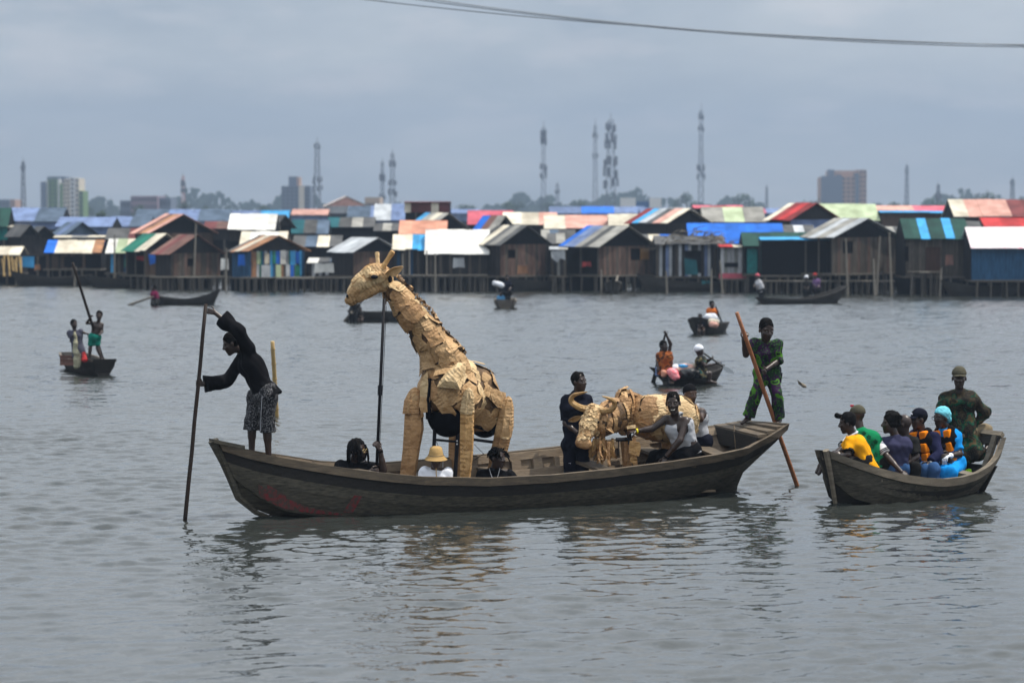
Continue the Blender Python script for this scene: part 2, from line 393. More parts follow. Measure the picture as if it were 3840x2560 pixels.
def small_boat(label, cat, p0, p1, L0, beam, zb, zm, zs, mat, bowrake=0.5, sternrake=0.2, bw=0.06, sw=0.25, group=None, thw=(0.35, 0.65), name='canoe', rail=None, water=None, tilt=0.0):
    a = (V(p1) - V(p0)); a.z = 0; Lw = a.length; a.normalize()
    hb = beam / 2
    st = []
    for u in np.linspace(0, 1, 9):
        s = u * Lw; f = (1 - (2 * u - 1) ** 4)
        hw = lerp(lerp(bw, sw, u), hb, f); z = zm + (zb - zm) * max(0, (0.5 - u) * 2) ** 2.0 + (zs - zm) * max(0, (u - 0.5) * 2) ** 2.0
        sg = s - bowrake * max(0, 1 - u * 3) + sternrake * max(0, u * 3 - 2)
        st.append((sg, hw, z - tilt * hw, z + tilt * hw, s, hw * 0.66, -0.03 + 0.1 * (1 - f), s, -0.1))
    h = Hull((p0[0], p0[1]), (a.x, a.y), st)
    mid = h.xyz(Lw / 2, 0, 0)
    t = thing(name, label, cat, mid, group)
    h.skin('hull', mat, t, 0, 2, 0.0); h.skin('lining', mat, t, 0.02, 2, 0.04)
    for sd in (1, -1): h.strip('gunwale', rail or mat, t, sd, 0.0, 0.07, 0.02, 0.07, n=14)
    m = MB()
    for s, nm in ((st[0][0], 0), (st[-1][0], 1)):
        pts = [h.p(s, 1, d) for d in (0, 1, 2)] + [h.p(s, -1, d) for d in (1, 0)]
        m.slab(pts, h.a * (0.03 if nm == 0 else -0.03))
    fixn(m.build('end_board', mat, t))
    for u in thw:
        s = u * Lw; r = h.row(s); b = MB(); b.slab([h.xyz(s - .1, -r[1], r[3] - .1), h.xyz(s + .1, -r[1], r[3] - .1), h.xyz(s + .1, r[1], r[2] - .1), h.xyz(s - .1, r[1], r[2] - .1)], V((0, 0, -.03))); fixn(b.build('thwart', rail or mat, t))
    return t, h

def pole(name, label, cat, a, b, r0, r1, mat, group=None, nodes=0):
    t = thing(name, label, cat, min((a, b), key=lambda p: p.z), group)
    m = MB(); pts = [lerp(a, b, u) + V((R.uniform(-.004, .004), 0, R.uniform(-.004, .004))) * (1 if 0 < u < 1 else 0) for u in np.linspace(0, 1, 9)]
    m.tube(pts, list(np.linspace(r0, r1, 9)), n=9); m.build('shaft', mat, t, smooth=True)
    for i in range(nodes):
        u = (i + .5) / nodes; d = (b - a).normalized(); p = lerp(a, b, u); q = MB(); q.tube([p - d * .012, p + d * .012], lerp(r0, r1, u) * 1.18, n=9); q.build('node', mat, t)
    return t

# the big boat -------------------------------------------------------
MAINST = [(-.78, .05, 1.058, 1.058, -.55, .035, .55, -.44, .29), (-.4, .17, .94, .96, -.25, .12, .30, -.22, .10), (0, .30, .848, .875, .08, .24, .10, .1, -.03),
 (.5, .44, .749, .787, .5, .33, .02, .5, -.10), (1, .58, .661, .69, 1, .42, -.03, 1, -.14), (1.5, .67, .588, .64, 1.5, .49, -.05, 1.5, -.15), (2, .76, .529, .607, 2, .55, -.06, 2, -.16), (3, .82, .471, .626, 3, .60, -.06, 3, -.17),
 (4, .85, .478, .665, 4, .62, -.06, 4, -.17), (5, .85, .519, .721, 5, .60, -.05, 5, -.17), (6, .80, .581, .805, 6, .5, -.02, 6, -.16), (6.8, .745, .645, .88, 6.8, .36, .03, 6.8, -.14),
 (7.4, .69, .72, .94, 7.3, .2, .12, 7.3, -.12), (7.6, .655, .80, .955, 7.6, .14, .26, 7.62, -.12), (7.75, .63, .85, .97, 7.72, .3, .45, 7.66, .30), (7.95, .60, .93, 1.0, 7.95, .45, .70, 7.93, .60), (8.2, .56, 1.049, 1.02, 8.19, .53, .95, 8.19, .93)]
MH = Hull((-3.363, 39.364), (.8851, .4653), MAINST)
mboat = thing('wooden_boat', 'long weathered wooden boat carrying the cardboard giraffe and buffalo', 'boat', MH.xyz(3.9, 0, 0))
for sd in (1, -1):
    MH.strip('gunwale', RAILW, mboat, sd, 0.0, 0.115, 0.035, 0.10, n=46, jit=0.004)
    MH.strip('dark_strake', HULLD, mboat, sd, 0.117, 0.27, 0.0, 0.03, n=46)
    MH.strip('hull_plank', HULLW, mboat, sd, 0.272, 0.42, 0.022, 0.04, n=46, jit=0.003)
    MH.strip('hull_plank', HULLW, mboat, sd, 0.424, 0.60, 0.026, 0.04, n=46, jit=0.003)
    MH.strip('hull_plank', HULLW, mboat, sd, 0.604, 2.0, 0.022, 0.04, n=46, s0=-.5, s1=7.6)
MH.skin('hull_bottom', HULLW, mboat, 0.3, 2, 0.012, n=46)
MH.skin('lining', RIBW, mboat, 0.02, 1.0, 0.06, n=46)
mbx = MB(); pts = [MH.p(MH.smax, 1, d) for d in (0, 1, 2)] + [MH.p(MH.smax, -1, d) for d in (1, 0)]
mbx.slab(pts, -MH.a * .05); fixn(mbx.build('transom', RAILW, mboat))
mbx = MB(); mbx.tube([MH.xyz(-.84, 0, 1.09), MH.xyz(-.60, 0, .60), MH.xyz(-.47, 0, .28), MH.xyz(-.2, 0, .06), MH.xyz(.2, 0, -.1)], [.075, .06, .05, .04, .03], n=6); mbx.build('stem_post', HULLW, mboat)
mbx = MB(); mbx.slab([MH.xyz(-.86, -.1, 1.06), MH.xyz(-.86, .1, 1.06), MH.xyz(-.45, .2, .965), MH.xyz(-.45, -.2, .965)], V((0, 0, .05))); fixn(mbx.build('bow_cap', HULLW, mboat))
# bow deck and inner floor
mbx = MB(); mbx.slab([MH.xyz(-.4, -.15, .86), MH.xyz(-.4, .15, .86), MH.xyz(.9, .5, .60), MH.xyz(.9, -.5, .60)], V((0, 0, -.035))); fixn(mbx.build('bow_deck', RAILW, mboat))
for i in range(7):
    w0 = -.5 + i * .145
    mbx = MB(); mbx.slab([MH.xyz(.7, w0 * .6, .09), MH.xyz(.7, (w0 + .135) * .6, .09), MH.xyz(7.0, (w0 + .135) * .85, .09), MH.xyz(7.0, w0 * .85, .09)], V((0, 0, -.03))); fixn(mbx.build('floor_board', RIBW, mboat))
# inner face: rails, ribs, stringers
for sd in (1, -1):
    MH.strip('inner_plank', INW, mboat, sd, 0.02, 0.13, -0.065, 0.03, n=40, s0=.2, s1=7.9, jit=0.003)
    MH.strip('stringer', INW, mboat, sd, 0.27, 0.37, -0.135, 0.03, n=30, s0=1.2, s1=7.0)
    for k in range(18):
        s = 1.0 + k * .36; m = MB(); z0, z1 = 0.135, 0.62
        ring = [[MH.p(s + q, sd, MH.dz(s, sd, z), ins) for q, ins in ((-.075, .065), (.075, .065), (.075, .13), (-.075, .13))] for z in (z0, .3, z1)]
        m.loft(ring); fixn(m.build('rib', INW if k % 3 else RIBW, mboat))
for s, zz in ((1.25, -.06), (2.55, -.16), (3.7, -.17), (5.2, -.16), (6.35, -.14), (7.05, -.12)):
    r = MH.row(s); m = MB(); m.slab([MH.xyz(s - .13, -r[1] + .05, r[3] + zz), MH.xyz(s + .13, -r[1] + .05, r[3] + zz), MH.xyz(s + .13, r[1] - .05, r[2] + zz + .04), MH.xyz(s - .13, r[1] - .05, r[2] + zz + .04)], V((0, 0, -.04))); fixn(m.build('thwart', RAILW, mboat))
# stern platform
for i in range(3):
    s0 = 7.62 + i * .19; r = MH.row(s0); m = MB()
    m.slab([MH.xyz(s0, -r[1] + .02, r[3] + .012), MH.xyz(s0 + .182, -r[1] + .04, r[3] + .028), MH.xyz(s0 + .182, r[1] - .06, r[2] + .10 - i * .02), MH.xyz(s0, r[1] - .04, r[2] + .09 - i * .02)], V((0, 0, -.05))); fixn(m.build('platform_board', RAILW, mboat))
m = MB(); m.slab([MH.xyz(7.6, -.62, .95), MH.xyz(7.6, .62, .86), MH.xyz(7.6, .5, .62), MH.xyz(7.6, -.5, .70)], MH.a * .03); fixn(m.build('bulkhead', HULLD, mboat))
# red paint, letters, rope
def hullpatch(name, mat, par, H, pts, side=1, off=.03):
    m = MB(); m.slab([H.p(s, side, H.dz(s, side, z), -off) for s, z in pts], H.n * side * .004); return fixn(m.build(name, mat, par))
def zrow(s, f): r = MH.row(s); return (r[2] - r[6]) * f
for k in range(9):
    s = -.36 + k * .14; f0 = (.70, .62, .66, .76, .80, .84, .86, .88, .9)[k]
    hullpatch('paint_patch', REDP, mboat, MH, [(s, zrow(s, f0)), (s + .137, zrow(s + .137, f0 + .03)), (s + .137, zrow(s + .137, .97)), (s, zrow(s, .95))])
hullpatch('paint_mark', REDP, mboat, MH, [(1.02, .36), (1.14, .36), (1.03, .62), (.90, .62)])
m = MB(); m.tube([MH.xyz(7.62, -.05, 1.0), MH.xyz(7.6, .02, .78), MH.xyz(7.61, .03, .62), MH.xyz(7.62, .05, .45)], .012, n=5); m.build('mooring_rope', RIBW, mboat)
def letter(ch, s, size, par):
    cu = bpy.data.curves.new('letter', 'FONT'); cu.body = ch; cu.size = size; cu.extrude = .002
    me = bpy.data.meshes.new_from_object(bpy.data.objects.new('tmp', cu)); o = link(bpy.data.objects.new('letter', me))
    p = MH.p(s, -1, MH.dz(s, -1, .375), .142); o.parent = par
    x = -(-MH.a); z = V((0, 0, 1)); y = z.cross(x)
    o.matrix_local = Matrix.Translation(p - base_of(par) + MH.n * .012) @ Matrix((x, z, -y)).transposed().to_4x4(); me.materials.append(PALET)
letter('C', 5.1, .16, mboat); letter('E', 5.98, .14, mboat)

# the right-hand boat ------------------------------------------------
RBST = [(-.32, .11, .80, .80, -.15, .06, .35, -.02, .0), (0, .30, .665, .68, .1, .22, .10, .1, -.1), (.4, .49, .526, .56, .4, .38, 0, .4, -.13), (.8, .63, .42, .5, .8, .5, -.04, .8, -.15), (1.2, .72, .355, .46, 1.2, .56, -.05, 1.2, -.15), (1.6, .75, .315, .46, 1.6, .58, -.05, 1.6, -.15),
 (2.0, .76, .318, .5, 2, .56, -.05, 2, -.15), (2.4, .75, .36, .56, 2.4, .52, -.03, 2.4, -.14), (2.8, .72, .47, .64, 2.75, .46, .02, 2.7, -.12), (3.05, .69, .62, .72, 2.95, .42, .10, 2.9, -.05), (3.2, .66, .83, .86, 3.05, .40, .2, 3.0, 0.0)]
RH = Hull((4.686, 40.996), (.7122, .702), RBST)
rboat = thing('wooden_boat', 'shorter weathered wooden boat crowded with seated passengers', 'boat', RH.xyz(1.5, 0, 0))
RAILG = woodx('rail_grey_wood', (0.21, 0.175, 0.13), (0.085, 0.072, 0.055))
for sd in (1, -1):
    RH.strip('gunwale', RAILG, rboat, sd, 0.0, 0.115, 0.03, 0.085, n=30, jit=.003)
    RH.strip('hull_plank', HULLW, rboat, sd, 0.118, 0.34, 0.0, 0.03, n=30)
    RH.strip('hull_plank', HULLW, rboat, sd, 0.343, 2, 0.012, 0.04, n=30)
    RH.strip('inner_plank', INW, rboat, sd, 0.03, 0.14, -.06, .03, n=24)
    for s in (.5, .95, 1.4, 1.85, 2.3, 2.7):
        m = MB(); m.loft([[RH.p(s + q, sd, RH.dz(s, sd, z), ins) for q, ins in ((-.05, .05), (.05, .05), (.05, .11), (-.05, .11))] for z in (.14, .45)]); fixn(m.build('rib', INW, rboat))
RH.skin('hull_bottom', HULLD, rboat, 0.5, 2, 0.01); RH.skin('lining', HULLW, rboat, 0.02, 2, 0.05)
m = MB(); m.slab([RH.p(-.32, 1, d) for d in (0, 1, 2)] + [RH.p(-.32, -1, d) for d in (1, 0)], RH.a * .04); fixn(m.build('bow_board', HULLD, rboat))
m = MB(); m.tube([RH.xyz(-.36, .1, .81), RH.xyz(-.2, .07, .4), RH.xyz(-.05, .03, .0)], [.05, .04, .035], n=6); m.build('stem_post', RAILG, rboat)
# stern frame: top rail, corner posts, low board
r = RH.row(3.2)
m = MB(); m.tube([RH.xyz(3.2, -.62, .875), RH.xyz(3.22, 0, .885), RH.xyz(3.2, .62, .86)], .055, n=4); m.build('transom_rail', RAILG, rboat)
m = MB(); m.slab([RH.xyz(3.17, -.6, .84), RH.xyz(3.17, .58, .82), RH.xyz(3.16, .56, .71), RH.xyz(3.16, -.58, .73)], RH.a * .03); fixn(m.build('transom_board', DARKW, rboat))
m = MB(); m.slab([RH.xyz(3.08, -.6, .42), RH.xyz(3.08, .6, .40), RH.xyz(3.0, .42, .0), RH.xyz(3.0, -.42, .0)], RH.a * .03); fixn(m.build('transom_board', DARKW, rboat))
for ww in (-.55, .50):
    m = MB(); m.tube([RH.xyz(3.19, ww, .85), RH.xyz(3.13, ww * .95, .66), RH.xyz(3.03, ww * .85, .38)], .055, n=4); m.build('corner_post', RAILG, rboat)
for s, dz in ((.55, -.12), (1.15, -.10), (1.75, -.1), (2.45, -.06)):
    r = RH.row(s); m = MB(); m.slab([RH.xyz(s - .13, -r[1] + .04, r[3] + dz - .04), RH.xyz(s + .13, -r[1] + .04, r[3] + dz - .04), RH.xyz(s + .13, r[1] - .04, r[2] + dz), RH.xyz(s - .13, r[1] - .04, r[2] + dz)], V((0, 0, -.035))); fixn(m.build('thwart', RAILG, rboat))
m = MB(); m.slab([RH.xyz(.3, -.25, .06), RH.xyz(.3, .25, .06), RH.xyz(2.9, .4, .06), RH.xyz(2.9, -.4, .06)], V((0, 0, -.03))); fixn(m.build('floor_board', RIBW, rboat))
# ------------------------------------------------------------------ the stilt village
def sheet(name, c, rust=None, r=.75): return pm('sheet_' + name, c, tuple(x * .8 for x in rust) if rust else tuple(x * .6 for x in c), scale=1.1, rough=r, bump=.4, bscale=9, spec=.12, rnd=.22, bdist=.03, mid=.48, wid=.14, detail=6)
SH = dict(white=sheet('white', (.78, .77, .73), (.62, .60, .55)), cream=sheet('cream', (.68, .62, .50), (.52, .46, .36)), grey=sheet('grey', (.33, .32, .29), (.22, .21, .19)), lgrey=sheet('light_grey', (.46, .48, .50), (.33, .35, .37)), dgrey=sheet('dark_grey', (.10, .10, .10), (.06, .06, .06)), blue=sheet('blue', (.02, .15, .62), (.015, .11, .45)), sky=sheet('sky_blue', (.06, .35, .68), (.05, .26, .5)), slate=sheet('slate_blue', (.16, .22, .38), (.11, .15, .26)),
 green=sheet('green', (.02, .19, .13), (.02, .12, .09)), flower=pm('flowered_tarpaulin', (.68, .62, .64), (.62, .30, .36), scale=2.6, rough=.6, mid=.36, wid=.05, detail=2), dgreen=sheet('dark_green', (.018, .065, .052), (.015, .045, .038)), pgreen=sheet('pale_green', (.44, .52, .34), (.34, .40, .25)), brown=sheet('brown', (.20, .105, .085), (.11, .065, .055)), rust=sheet('rust', (.40, .20, .10), (.17, .10, .07)), salmon=sheet('salmon', (.60, .29, .20), (.46, .21, .14)), pink=sheet('pink', (.60, .34, .28), (.48, .25, .20)), rose=sheet('rose', (.55, .12, .16), (.42, .08, .11)), red=sheet('red', (.50, .045, .045), (.34, .03, .03)), dred=sheet('dark_red', (.26, .035, .035), (.16, .025, .025)), maroon=sheet('maroon', (.16, .045, .045), (.10, .03, .03)), bluegrey=sheet('blue_grey', (.10, .14, .20), (.06, .09, .13)), teal=sheet('teal', (.015, .10, .12), (.01, .06, .07)))
def planks(name, c): return pm('planks_' + name, c, tuple(x * .32 for x in c), scale=2.5, rough=.9, bump=.5, bscale=12, stretch=(5, 5, .6), rnd=.35, spec=.1)
WL = dict(grey=planks('grey', (.11, .095, .08)), brown=planks('brown', (.115, .082, .065)), pinkish=planks('pinkish', (.17, .11, .09)), dark=planks('dark', (.035, .032, .032)), black=planks('black', (.010, .011, .015)), blue=planks('blue', (.03, .10, .20)), teal=planks('teal', (.01, .22, .20)), white=planks('white', (.55, .56, .58)), pale=planks('pale', (.30, .30, .28)))
STILT = woodx('stilt_wood', (.10, .088, .072), (.05, .044, .038)); POSTG = woodx('post_wood', (.22, .20, .165), (.12, .105, .088))
DECKW = woodx('deck_wood', (.12, .105, .085), (.06, .053, .044))
for _k in ('slate', 'rose', 'maroon'): WL[_k] = SH[_k]
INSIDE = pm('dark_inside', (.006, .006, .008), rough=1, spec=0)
WLX = [0, 300, 700, 900, 1800, 2600, 3200, 3840]; WLY = [1067, 1070, 1086, 1091, 1092, 1094, 1102, 1112]
def Yf(px): return wat(px, float(np.interp(px, WLX, WLY))).y
DECK_Z = .78
def stilts(par, p0, d, L_, n, z, y_off=0.0, mat=None):
    for i in range(n):
        q = p0 + d * (L_ * (i + .5) / n + R.uniform(-.12, .12)); m = MB(); m.tube([V((q.x + R.uniform(-.05, .05), q.y, -.35)), V((q.x, q.y, z))], R.uniform(.045, .07), n=5); m.build('stilt', mat or STILT, par)
def plankwall(par, a, d, L_, z0, z1, mats, w_=.17, nrm=None, holes=(), out=.0, top=None):
    """board wall from a along d; holes = (s0, s1, z0, z1) openings"""
    n = max(2, int(L_ / w_)); w_ = L_ / n; nr = V((d.y, -d.x, 0))
    for i in range(n):
        s0, s1 = i * w_ + .008, (i + 1) * w_ - .008; sp = [(z0 + R.uniform(-.04, .02), z1)]
        for h in holes:
            if s1 > h[0] + .04 and s0 < h[1] - .04: sp = [(z0, h[2]), (h[3], z1)]
        for q0, q1 in sp:
            if q1 - q0 < .06: continue
            m = MB(); o_ = nr * (out + R.uniform(0, .015)); m.slab([a + d * s0 + o_ + V((0, 0, q0 - a.z)), a + d * s1 + o_ + V((0, 0, q0 - a.z)), a + d * s1 + o_ + V((0, 0, q1 - a.z)), a + d * s0 + o_ + V((0, 0, q1 - a.z))], nr * -.03)
            m.build('plank', mats[i % len(mats)] if isinstance(mats, list) else mats, par)
def roof_slope(par, a0, a1, b0, b1, cols, name='roof_sheet', th=.03):
    """a0-a1 the ridge, b0-b1 the eave; one sheet per colour"""
    n = len(cols)
    for i, c in enumerate(cols):
        u0, u1 = i / n, (i + 1) / n + (.012 if i < n - 1 else 0); j = V((0, 0, R.uniform(0, .035))); ev = (lerp(b0, b1, .5) - lerp(a0, a1, .5)).normalized() * R.uniform(-.05, .08)
        m = MB(); m.slab([lerp(a0, a1, u0) + j, lerp(a0, a1, u1) + j, lerp(b0, b1, u1) + j + ev, lerp(b0, b1, u0) + j + ev], V((0, 0, -th))); fixn(m.build(name, SH[c], par))
GRP_H = 'stilt houses of the village'
def gable(label, x0, x1, ye, ya, yb, rdx, dY, cols, wall='grey', gab='black', front=True, det=True, holes=(), side='dark', th=38, far=None, open_side=False, win=()):
    th = math.radians(th); sg = 1 if rdx <= 0 else -1; xn, xf = (x0, x1) if sg > 0 else (x1, x0)
    Y = Yf((x0 + x1) / 2) + dY if far is None else far
    X0 = (xn - 1920) / F * Y; k = (xf - 1920) / F; e = V((sg * math.cos(th), math.sin(th), 0)); W_ = (k * Y - X0) / (e.x - k * e.y); d = V((-sg * math.sin(th), math.cos(th), 0))
    L_ = max(1.6, abs(rdx) * Y / F / math.sin(th))
    ze, za, zb = at(xn, ye, Y).z, at((xn + xf) / 2, ya, Y + W_ * .5 * e.y).z, at(xn, yb, Y).z
    c0 = V((X0, Y, zb)); t = thing('stilt_house', label, 'house', (X0, Y, 0), GRP_H)
    up = V((0, 0, 1)); A = c0; Bp = c0 + e * W_; ap = c0 + e * (W_ / 2)
    zz = lambda p, z: V((p.x, p.y, z))
    ov = .22; sl = (za - ze) / (W_ / 2); dn = -d * .28
    eL, eR = A - e * ov, Bp + e * ov; zo = ze - sl * ov
    rf0, rf1 = zz(ap + dn, za + .05), zz(ap + d * (L_ + .2), za + .05)
    roof_slope(t, rf0, rf1, zz(eL + dn, zo + .05), zz(eL + d * (L_ + .2), zo + .05), cols); roof_slope(t, rf0, rf1, zz(eR + dn, zo + .05), zz(eR + d * (L_ + .2), zo + .05), cols[:1])
    m = MB(); m.slab([zz(A, ze - .03), zz(Bp, ze - .03), zz(ap, za - .02)], d * .04); fixn(m.build('gable', WL[gab] if gab in WL else SH[gab], t))
    m = MB(); m.slab([zz(A + d * L_, ze), zz(Bp + d * L_, ze), zz(ap + d * L_, za - .02)], d * .04); fixn(m.build('gable', WL[gab] if gab in WL else SH[gab], t))
    nrm = V((e.y, -e.x, 0)) * sg
    hs = [(h[0] * W_, h[1] * W_, lerp(zb, ze, h[2]), lerp(zb, ze, h[3])) for h in holes]
    wm = [WL[q] if q in WL else SH[q] for q in wall] if isinstance(wall, (list, tuple)) else WL[wall]
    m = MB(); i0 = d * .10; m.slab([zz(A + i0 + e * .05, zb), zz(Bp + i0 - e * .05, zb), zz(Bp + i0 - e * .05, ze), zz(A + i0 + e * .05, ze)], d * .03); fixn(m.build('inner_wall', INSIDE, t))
    if det:
        if sg > 0: plankwall(t, A, e, W_, zb, ze - .02, wm, holes=hs)
        else: plankwall(t, Bp, -e, W_, zb, ze - .02, wm, holes=[(W_ - h[1], W_ - h[0], h[2], h[3]) for h in hs])
        if open_side:
            for u in (.02, .5, .97): m = MB(); m.tube([zz(A + d * L_ * u, zb), zz(A + d * L_ * u, ze)], .05, n=5); m.build('post', STILT, t)
            m = MB(); m.slab([zz(A + e * 1.2, zb), zz(A + e * 1.2 + d * L_, zb), zz(A + e * 1.2 + d * L_, ze), zz(A + e * 1.2, ze)], e * .03); fixn(m.build('inner_wall', WL['dark'], t))
        elif sg > 0: plankwall(t, A + d * L_, -d, L_, zb, ze, WL[side])
        else: plankwall(t, A, d, L_, zb, ze, WL[side])
    else:
        m = MB(); m.slab([zz(A, zb), zz(Bp, zb), zz(Bp, ze - .02), zz(A, ze - .02)], d * .05); fixn(m.build('wall', wm[0] if isinstance(wm, list) else wm, t))
        m = MB(); m.slab([zz(A + d * L_, zb), zz(A, zb), zz(A, ze), zz(A + d * L_, ze)], e * .05); fixn(m.build('wall', WL[side], t))
    m = MB(); m.slab([zz(Bp + d * L_, zb), zz(Bp, zb), zz(Bp, ze), zz(Bp + d * L_, ze)], -e * .05); fixn(m.build('wall', WL[side], t))
    m = MB(); m.slab([zz(A + d * L_, zb), zz(Bp + d * L_, zb), zz(Bp + d * L_, ze), zz(A + d * L_, ze)], -d * .05); fixn(m.build('wall', WL[side], t))
    for h, kind, mt in win:
        s0, s1, q0, q1 = h[0] * W_, h[1] * W_, lerp(zb, ze, h[2]), lerp(zb, ze, h[3]); o_ = -d * .035
        m = MB(); m.slab([zz(A + e * s0 + o_, q0), zz(A + e * s1 + o_, q0), zz(A + e * s1 + o_, q1), zz(A + e * s0 + o_, q1)], d * .03); fixn(m.build(kind, mt, t))
    if front:
        f0 = A + dn * 1.6 - e * .2; m = MB(); m.slab([zz(f0, zb), zz(f0 + e * (W_ + .4), zb), zz(f0 + e * (W_ + .4) + d * (L_ + .8), zb), zz(f0 + d * (L_ + .8), zb)], V((0, 0, -.09))); fixn(m.build('deck', DECKW, t))
        stilts(t, f0, e, W_ + .4, max(4, int(W_ / .55)), zb - .05); stilts(t, f0 + d * 1.1, e, W_ + .4, max(4, int(W_ / .6)), zb - .05); stilts(t, f0, d, L_, max(3, int(L_ / .8)), zb - .05)
        m = MB(); bk = A + d * (L_ * .8); m.slab([zz(bk - e * .3, -.1), zz(bk + e * (W_ + .3), -.1), zz(bk + e * (W_ + .3), zb - .1), zz(bk - e * .3, zb - .1)], d * .05); fixn(m.build('deck_shade', INSIDE, t))  # black sheet painting in the shade under the deck
    else:
        for q in (A, Bp, A + d * L_, Bp + d * L_): m = MB(); m.tube([zz(q, -.2), zz(q, zb + .02)], .08, n=5); m.build('stilt', STILT, t)
        m = MB(); m.slab([zz(A + d * .3, -.1), zz(Bp + d * .3, -.1), zz(Bp + d * .3, zb), zz(A + d * .3, zb)], d * .05); fixn(m.build('deck_shade', INSIDE, t))  # black sheet for the shade below the floor
    return t
def slope(label, x0, x1, yr, ye, yb, dY, cols, wall='dark', far=None, front=False, det=False, depth=1.5, wav=0.0, holes=(), win=(), yaw=0.0, cat='house', name='stilt_house', grp=GRP_H):
    """long side towards the water: the near roof slope faces the camera"""
    Y = Yf((x0 + x1) / 2) + dY if far is None else far
    A, Bp = at(x0, ye, Y), at(x1, ye, Y + yaw); zr = at((x0 + x1) / 2, yr, Y + depth).z; ze = A.z; zb = at(x0, yb, Y).z if yb else 0.3
    e = V((Bp.x - A.x, Bp.y - A.y, 0)); W_ = e.length; e.normalize(); d = V((-e.y, e.x, 0)); t = thing(name, label, cat, (A.x, Y, 0), grp)
    zz = lambda p, z: V((p.x, p.y, z)); r0, r1 = zz(A + d * depth, zr), zz(Bp + d * depth, zr)
    roof_slope(t, r0, r1, zz(A - d * .1, ze), zz(Bp - d * .1, ze), cols); roof_slope(t, r0, r1, zz(A + d * 2 * depth, ze), zz(Bp + d * 2 * depth, ze), cols[:1])
    zt = ze - .03; q = d * .18; wm = [WL[k] if k in WL else SH[k] for k in wall] if isinstance(wall, (list, tuple)) else WL[wall]
    hs = [(h[0] * W_, h[1] * W_, lerp(zb, ze, h[2]), lerp(zb, ze, h[3])) for h in holes]
    for s_ in (0, 1):
        c = A + e * (W_ * s_) + e * (-.03 if s_ else .03); m = MB(); m.slab([zz(c + q, zb), zz(c + d * 2 * depth - q, zb), zz(c + d * 2 * depth - q, zt), zz(c + d * depth, zr - .05), zz(c + q, zt)], e * (.04 if not s_ else -.04)); fixn(m.build('end_wall', WL['black'], t))
    if det: plankwall(t, A + q + e * .08, e, W_ - .16, zb, zt, wm, holes=hs)
    else: m = MB(); m.slab([zz(A + q + e * .08, zb), zz(Bp + q - e * .08, zb), zz(Bp + q - e * .08, zt), zz(A + q + e * .08, zt)], d * .05); fixn(m.build('wall', wm[0] if isinstance(wm, list) else wm, t))
    m = MB(); m.slab([zz(A + q * 1.9 + e * .1, zb), zz(Bp + q * 1.9 - e * .1, zb), zz(Bp + q * 1.9 - e * .1, zt), zz(A + q * 1.9 + e * .1, zt)], d * .03); fixn(m.build('inner_wall', INSIDE, t))
    for h, kind, mt in win:
        s0, s1, q0, q1 = h[0] * W_, h[1] * W_, lerp(zb, ze, h[2]), lerp(zb, ze, h[3]); o_ = q - d * .04; m = MB(); m.slab([zz(A + e * s0 + o_, q0), zz(A + e * s1 + o_, q0), zz(A + e * s1 + o_, q1), zz(A + e * s0 + o_, q1)], d * .03); fixn(m.build(kind, mt, t))
    f0 = A - d * (.5 if front else -.2)
    if front:
        m = MB(); m.slab([zz(f0, zb), zz(f0 + e * W_, zb), zz(f0 + e * W_ + d * (2 * depth + .5), zb), zz(f0 + d * (2 * depth + .5), zb)], V((0, 0, -.09))); fixn(m.build('deck', DECKW, t))
        stilts(t, f0, e, W_, max(4, int(W_ / .6)), zb - .05); stilts(t, f0 + d, e, W_, max(4, int(W_ / .7)), zb - .05)
    else: stilts(t, f0, e, W_, max(2, int(W_ / 1.6)), zb + .02)
    m = MB(); bk = A + d * (depth * 1.4); m.slab([zz(bk, -.1), zz(bk + e * W_, -.1), zz(bk + e * W_, zb + .02), zz(bk, zb + .02)], d * .05); fixn(m.build('deck_shade', INSIDE, t))  # black backing stands in for the shade beneath the floor
    return t
SHUT = pm('orange_shutter', (.24, .12, .03), rough=.7); DOOR = planks('door', (.10, .055, .042)); CURT = pm('teal_curtain', (.01, .24, .22), (.01, .10, .12), scale=6, rough=.9)
# front row, left to right
slope('low house with cream awning at the far left edge', -60, 75, 925, 957, 1024, 1.0, ['cream', 'cream', 'cream'], 'grey', front=True, det=True)
slope('long cream roofed house with a blue sheet at its left end', 165, 380, 901, 949, 1008, 1.6, ['blue', 'cream', 'cream', 'cream', 'cream', 'rust'], ['brown', 'dark', 'brown'], front=True, det=True, holes=((.35, .62, .1, .8), (.7, .95, .05, .9)))
slope('mottled white roofed hut between the cream roof and the green roof', 395, 505, 896, 948, 1022, 1.2, ['white', 'pgreen', 'cream'], ['dark', 'sky', 'dark', 'grey', 'dark', 'blue'], front=True, det=True)
gable('house with green and cream roof sheets', 545, 688, 935, 880, 1032, -88, .9, ['cream', 'cream', 'green', 'green', 'green'], 'brown', open_side=True)
gable('large brown gabled house behind the green roof', 560, 800, 872, 806, 960, -60, 9, ['pink', 'rust', 'brown', 'pink'], 'brown', gab='black', front=False)
gable('grey plank house with a maroon roof slope and one dark window', 640, 826, 948, 884, 1036, -62, .8, ['brown', 'brown', 'maroon', 'brown'], ['grey', 'pinkish', 'brown', 'grey'], gab='dark', holes=((.36, .47, .42, .75),))
slope('tall hut under a broad white metal roof', 853, 1032, 803, 862, 905, 10, ['white', 'white', 'white', 'white', 'white'], 'dark', depth=1.8)
slope('second white roof just in front of the tall white roof', 897, 1074, 869, 922, 960, 6, ['cream', 'white', 'white', 'white', 'cream'], 'dark')
t = gable('rusty roofed house patched with many coloured boards', 932, 1142, 940, 888, 1040, -70, .9, ['rust', 'rust', 'cream', 'rust', 'dgrey'], ['blue', 'rust', 'grey', 'white', 'green', 'blue', 'white', 'dark', 'sky', 'blue', 'pale'], gab='dark', side='blue')
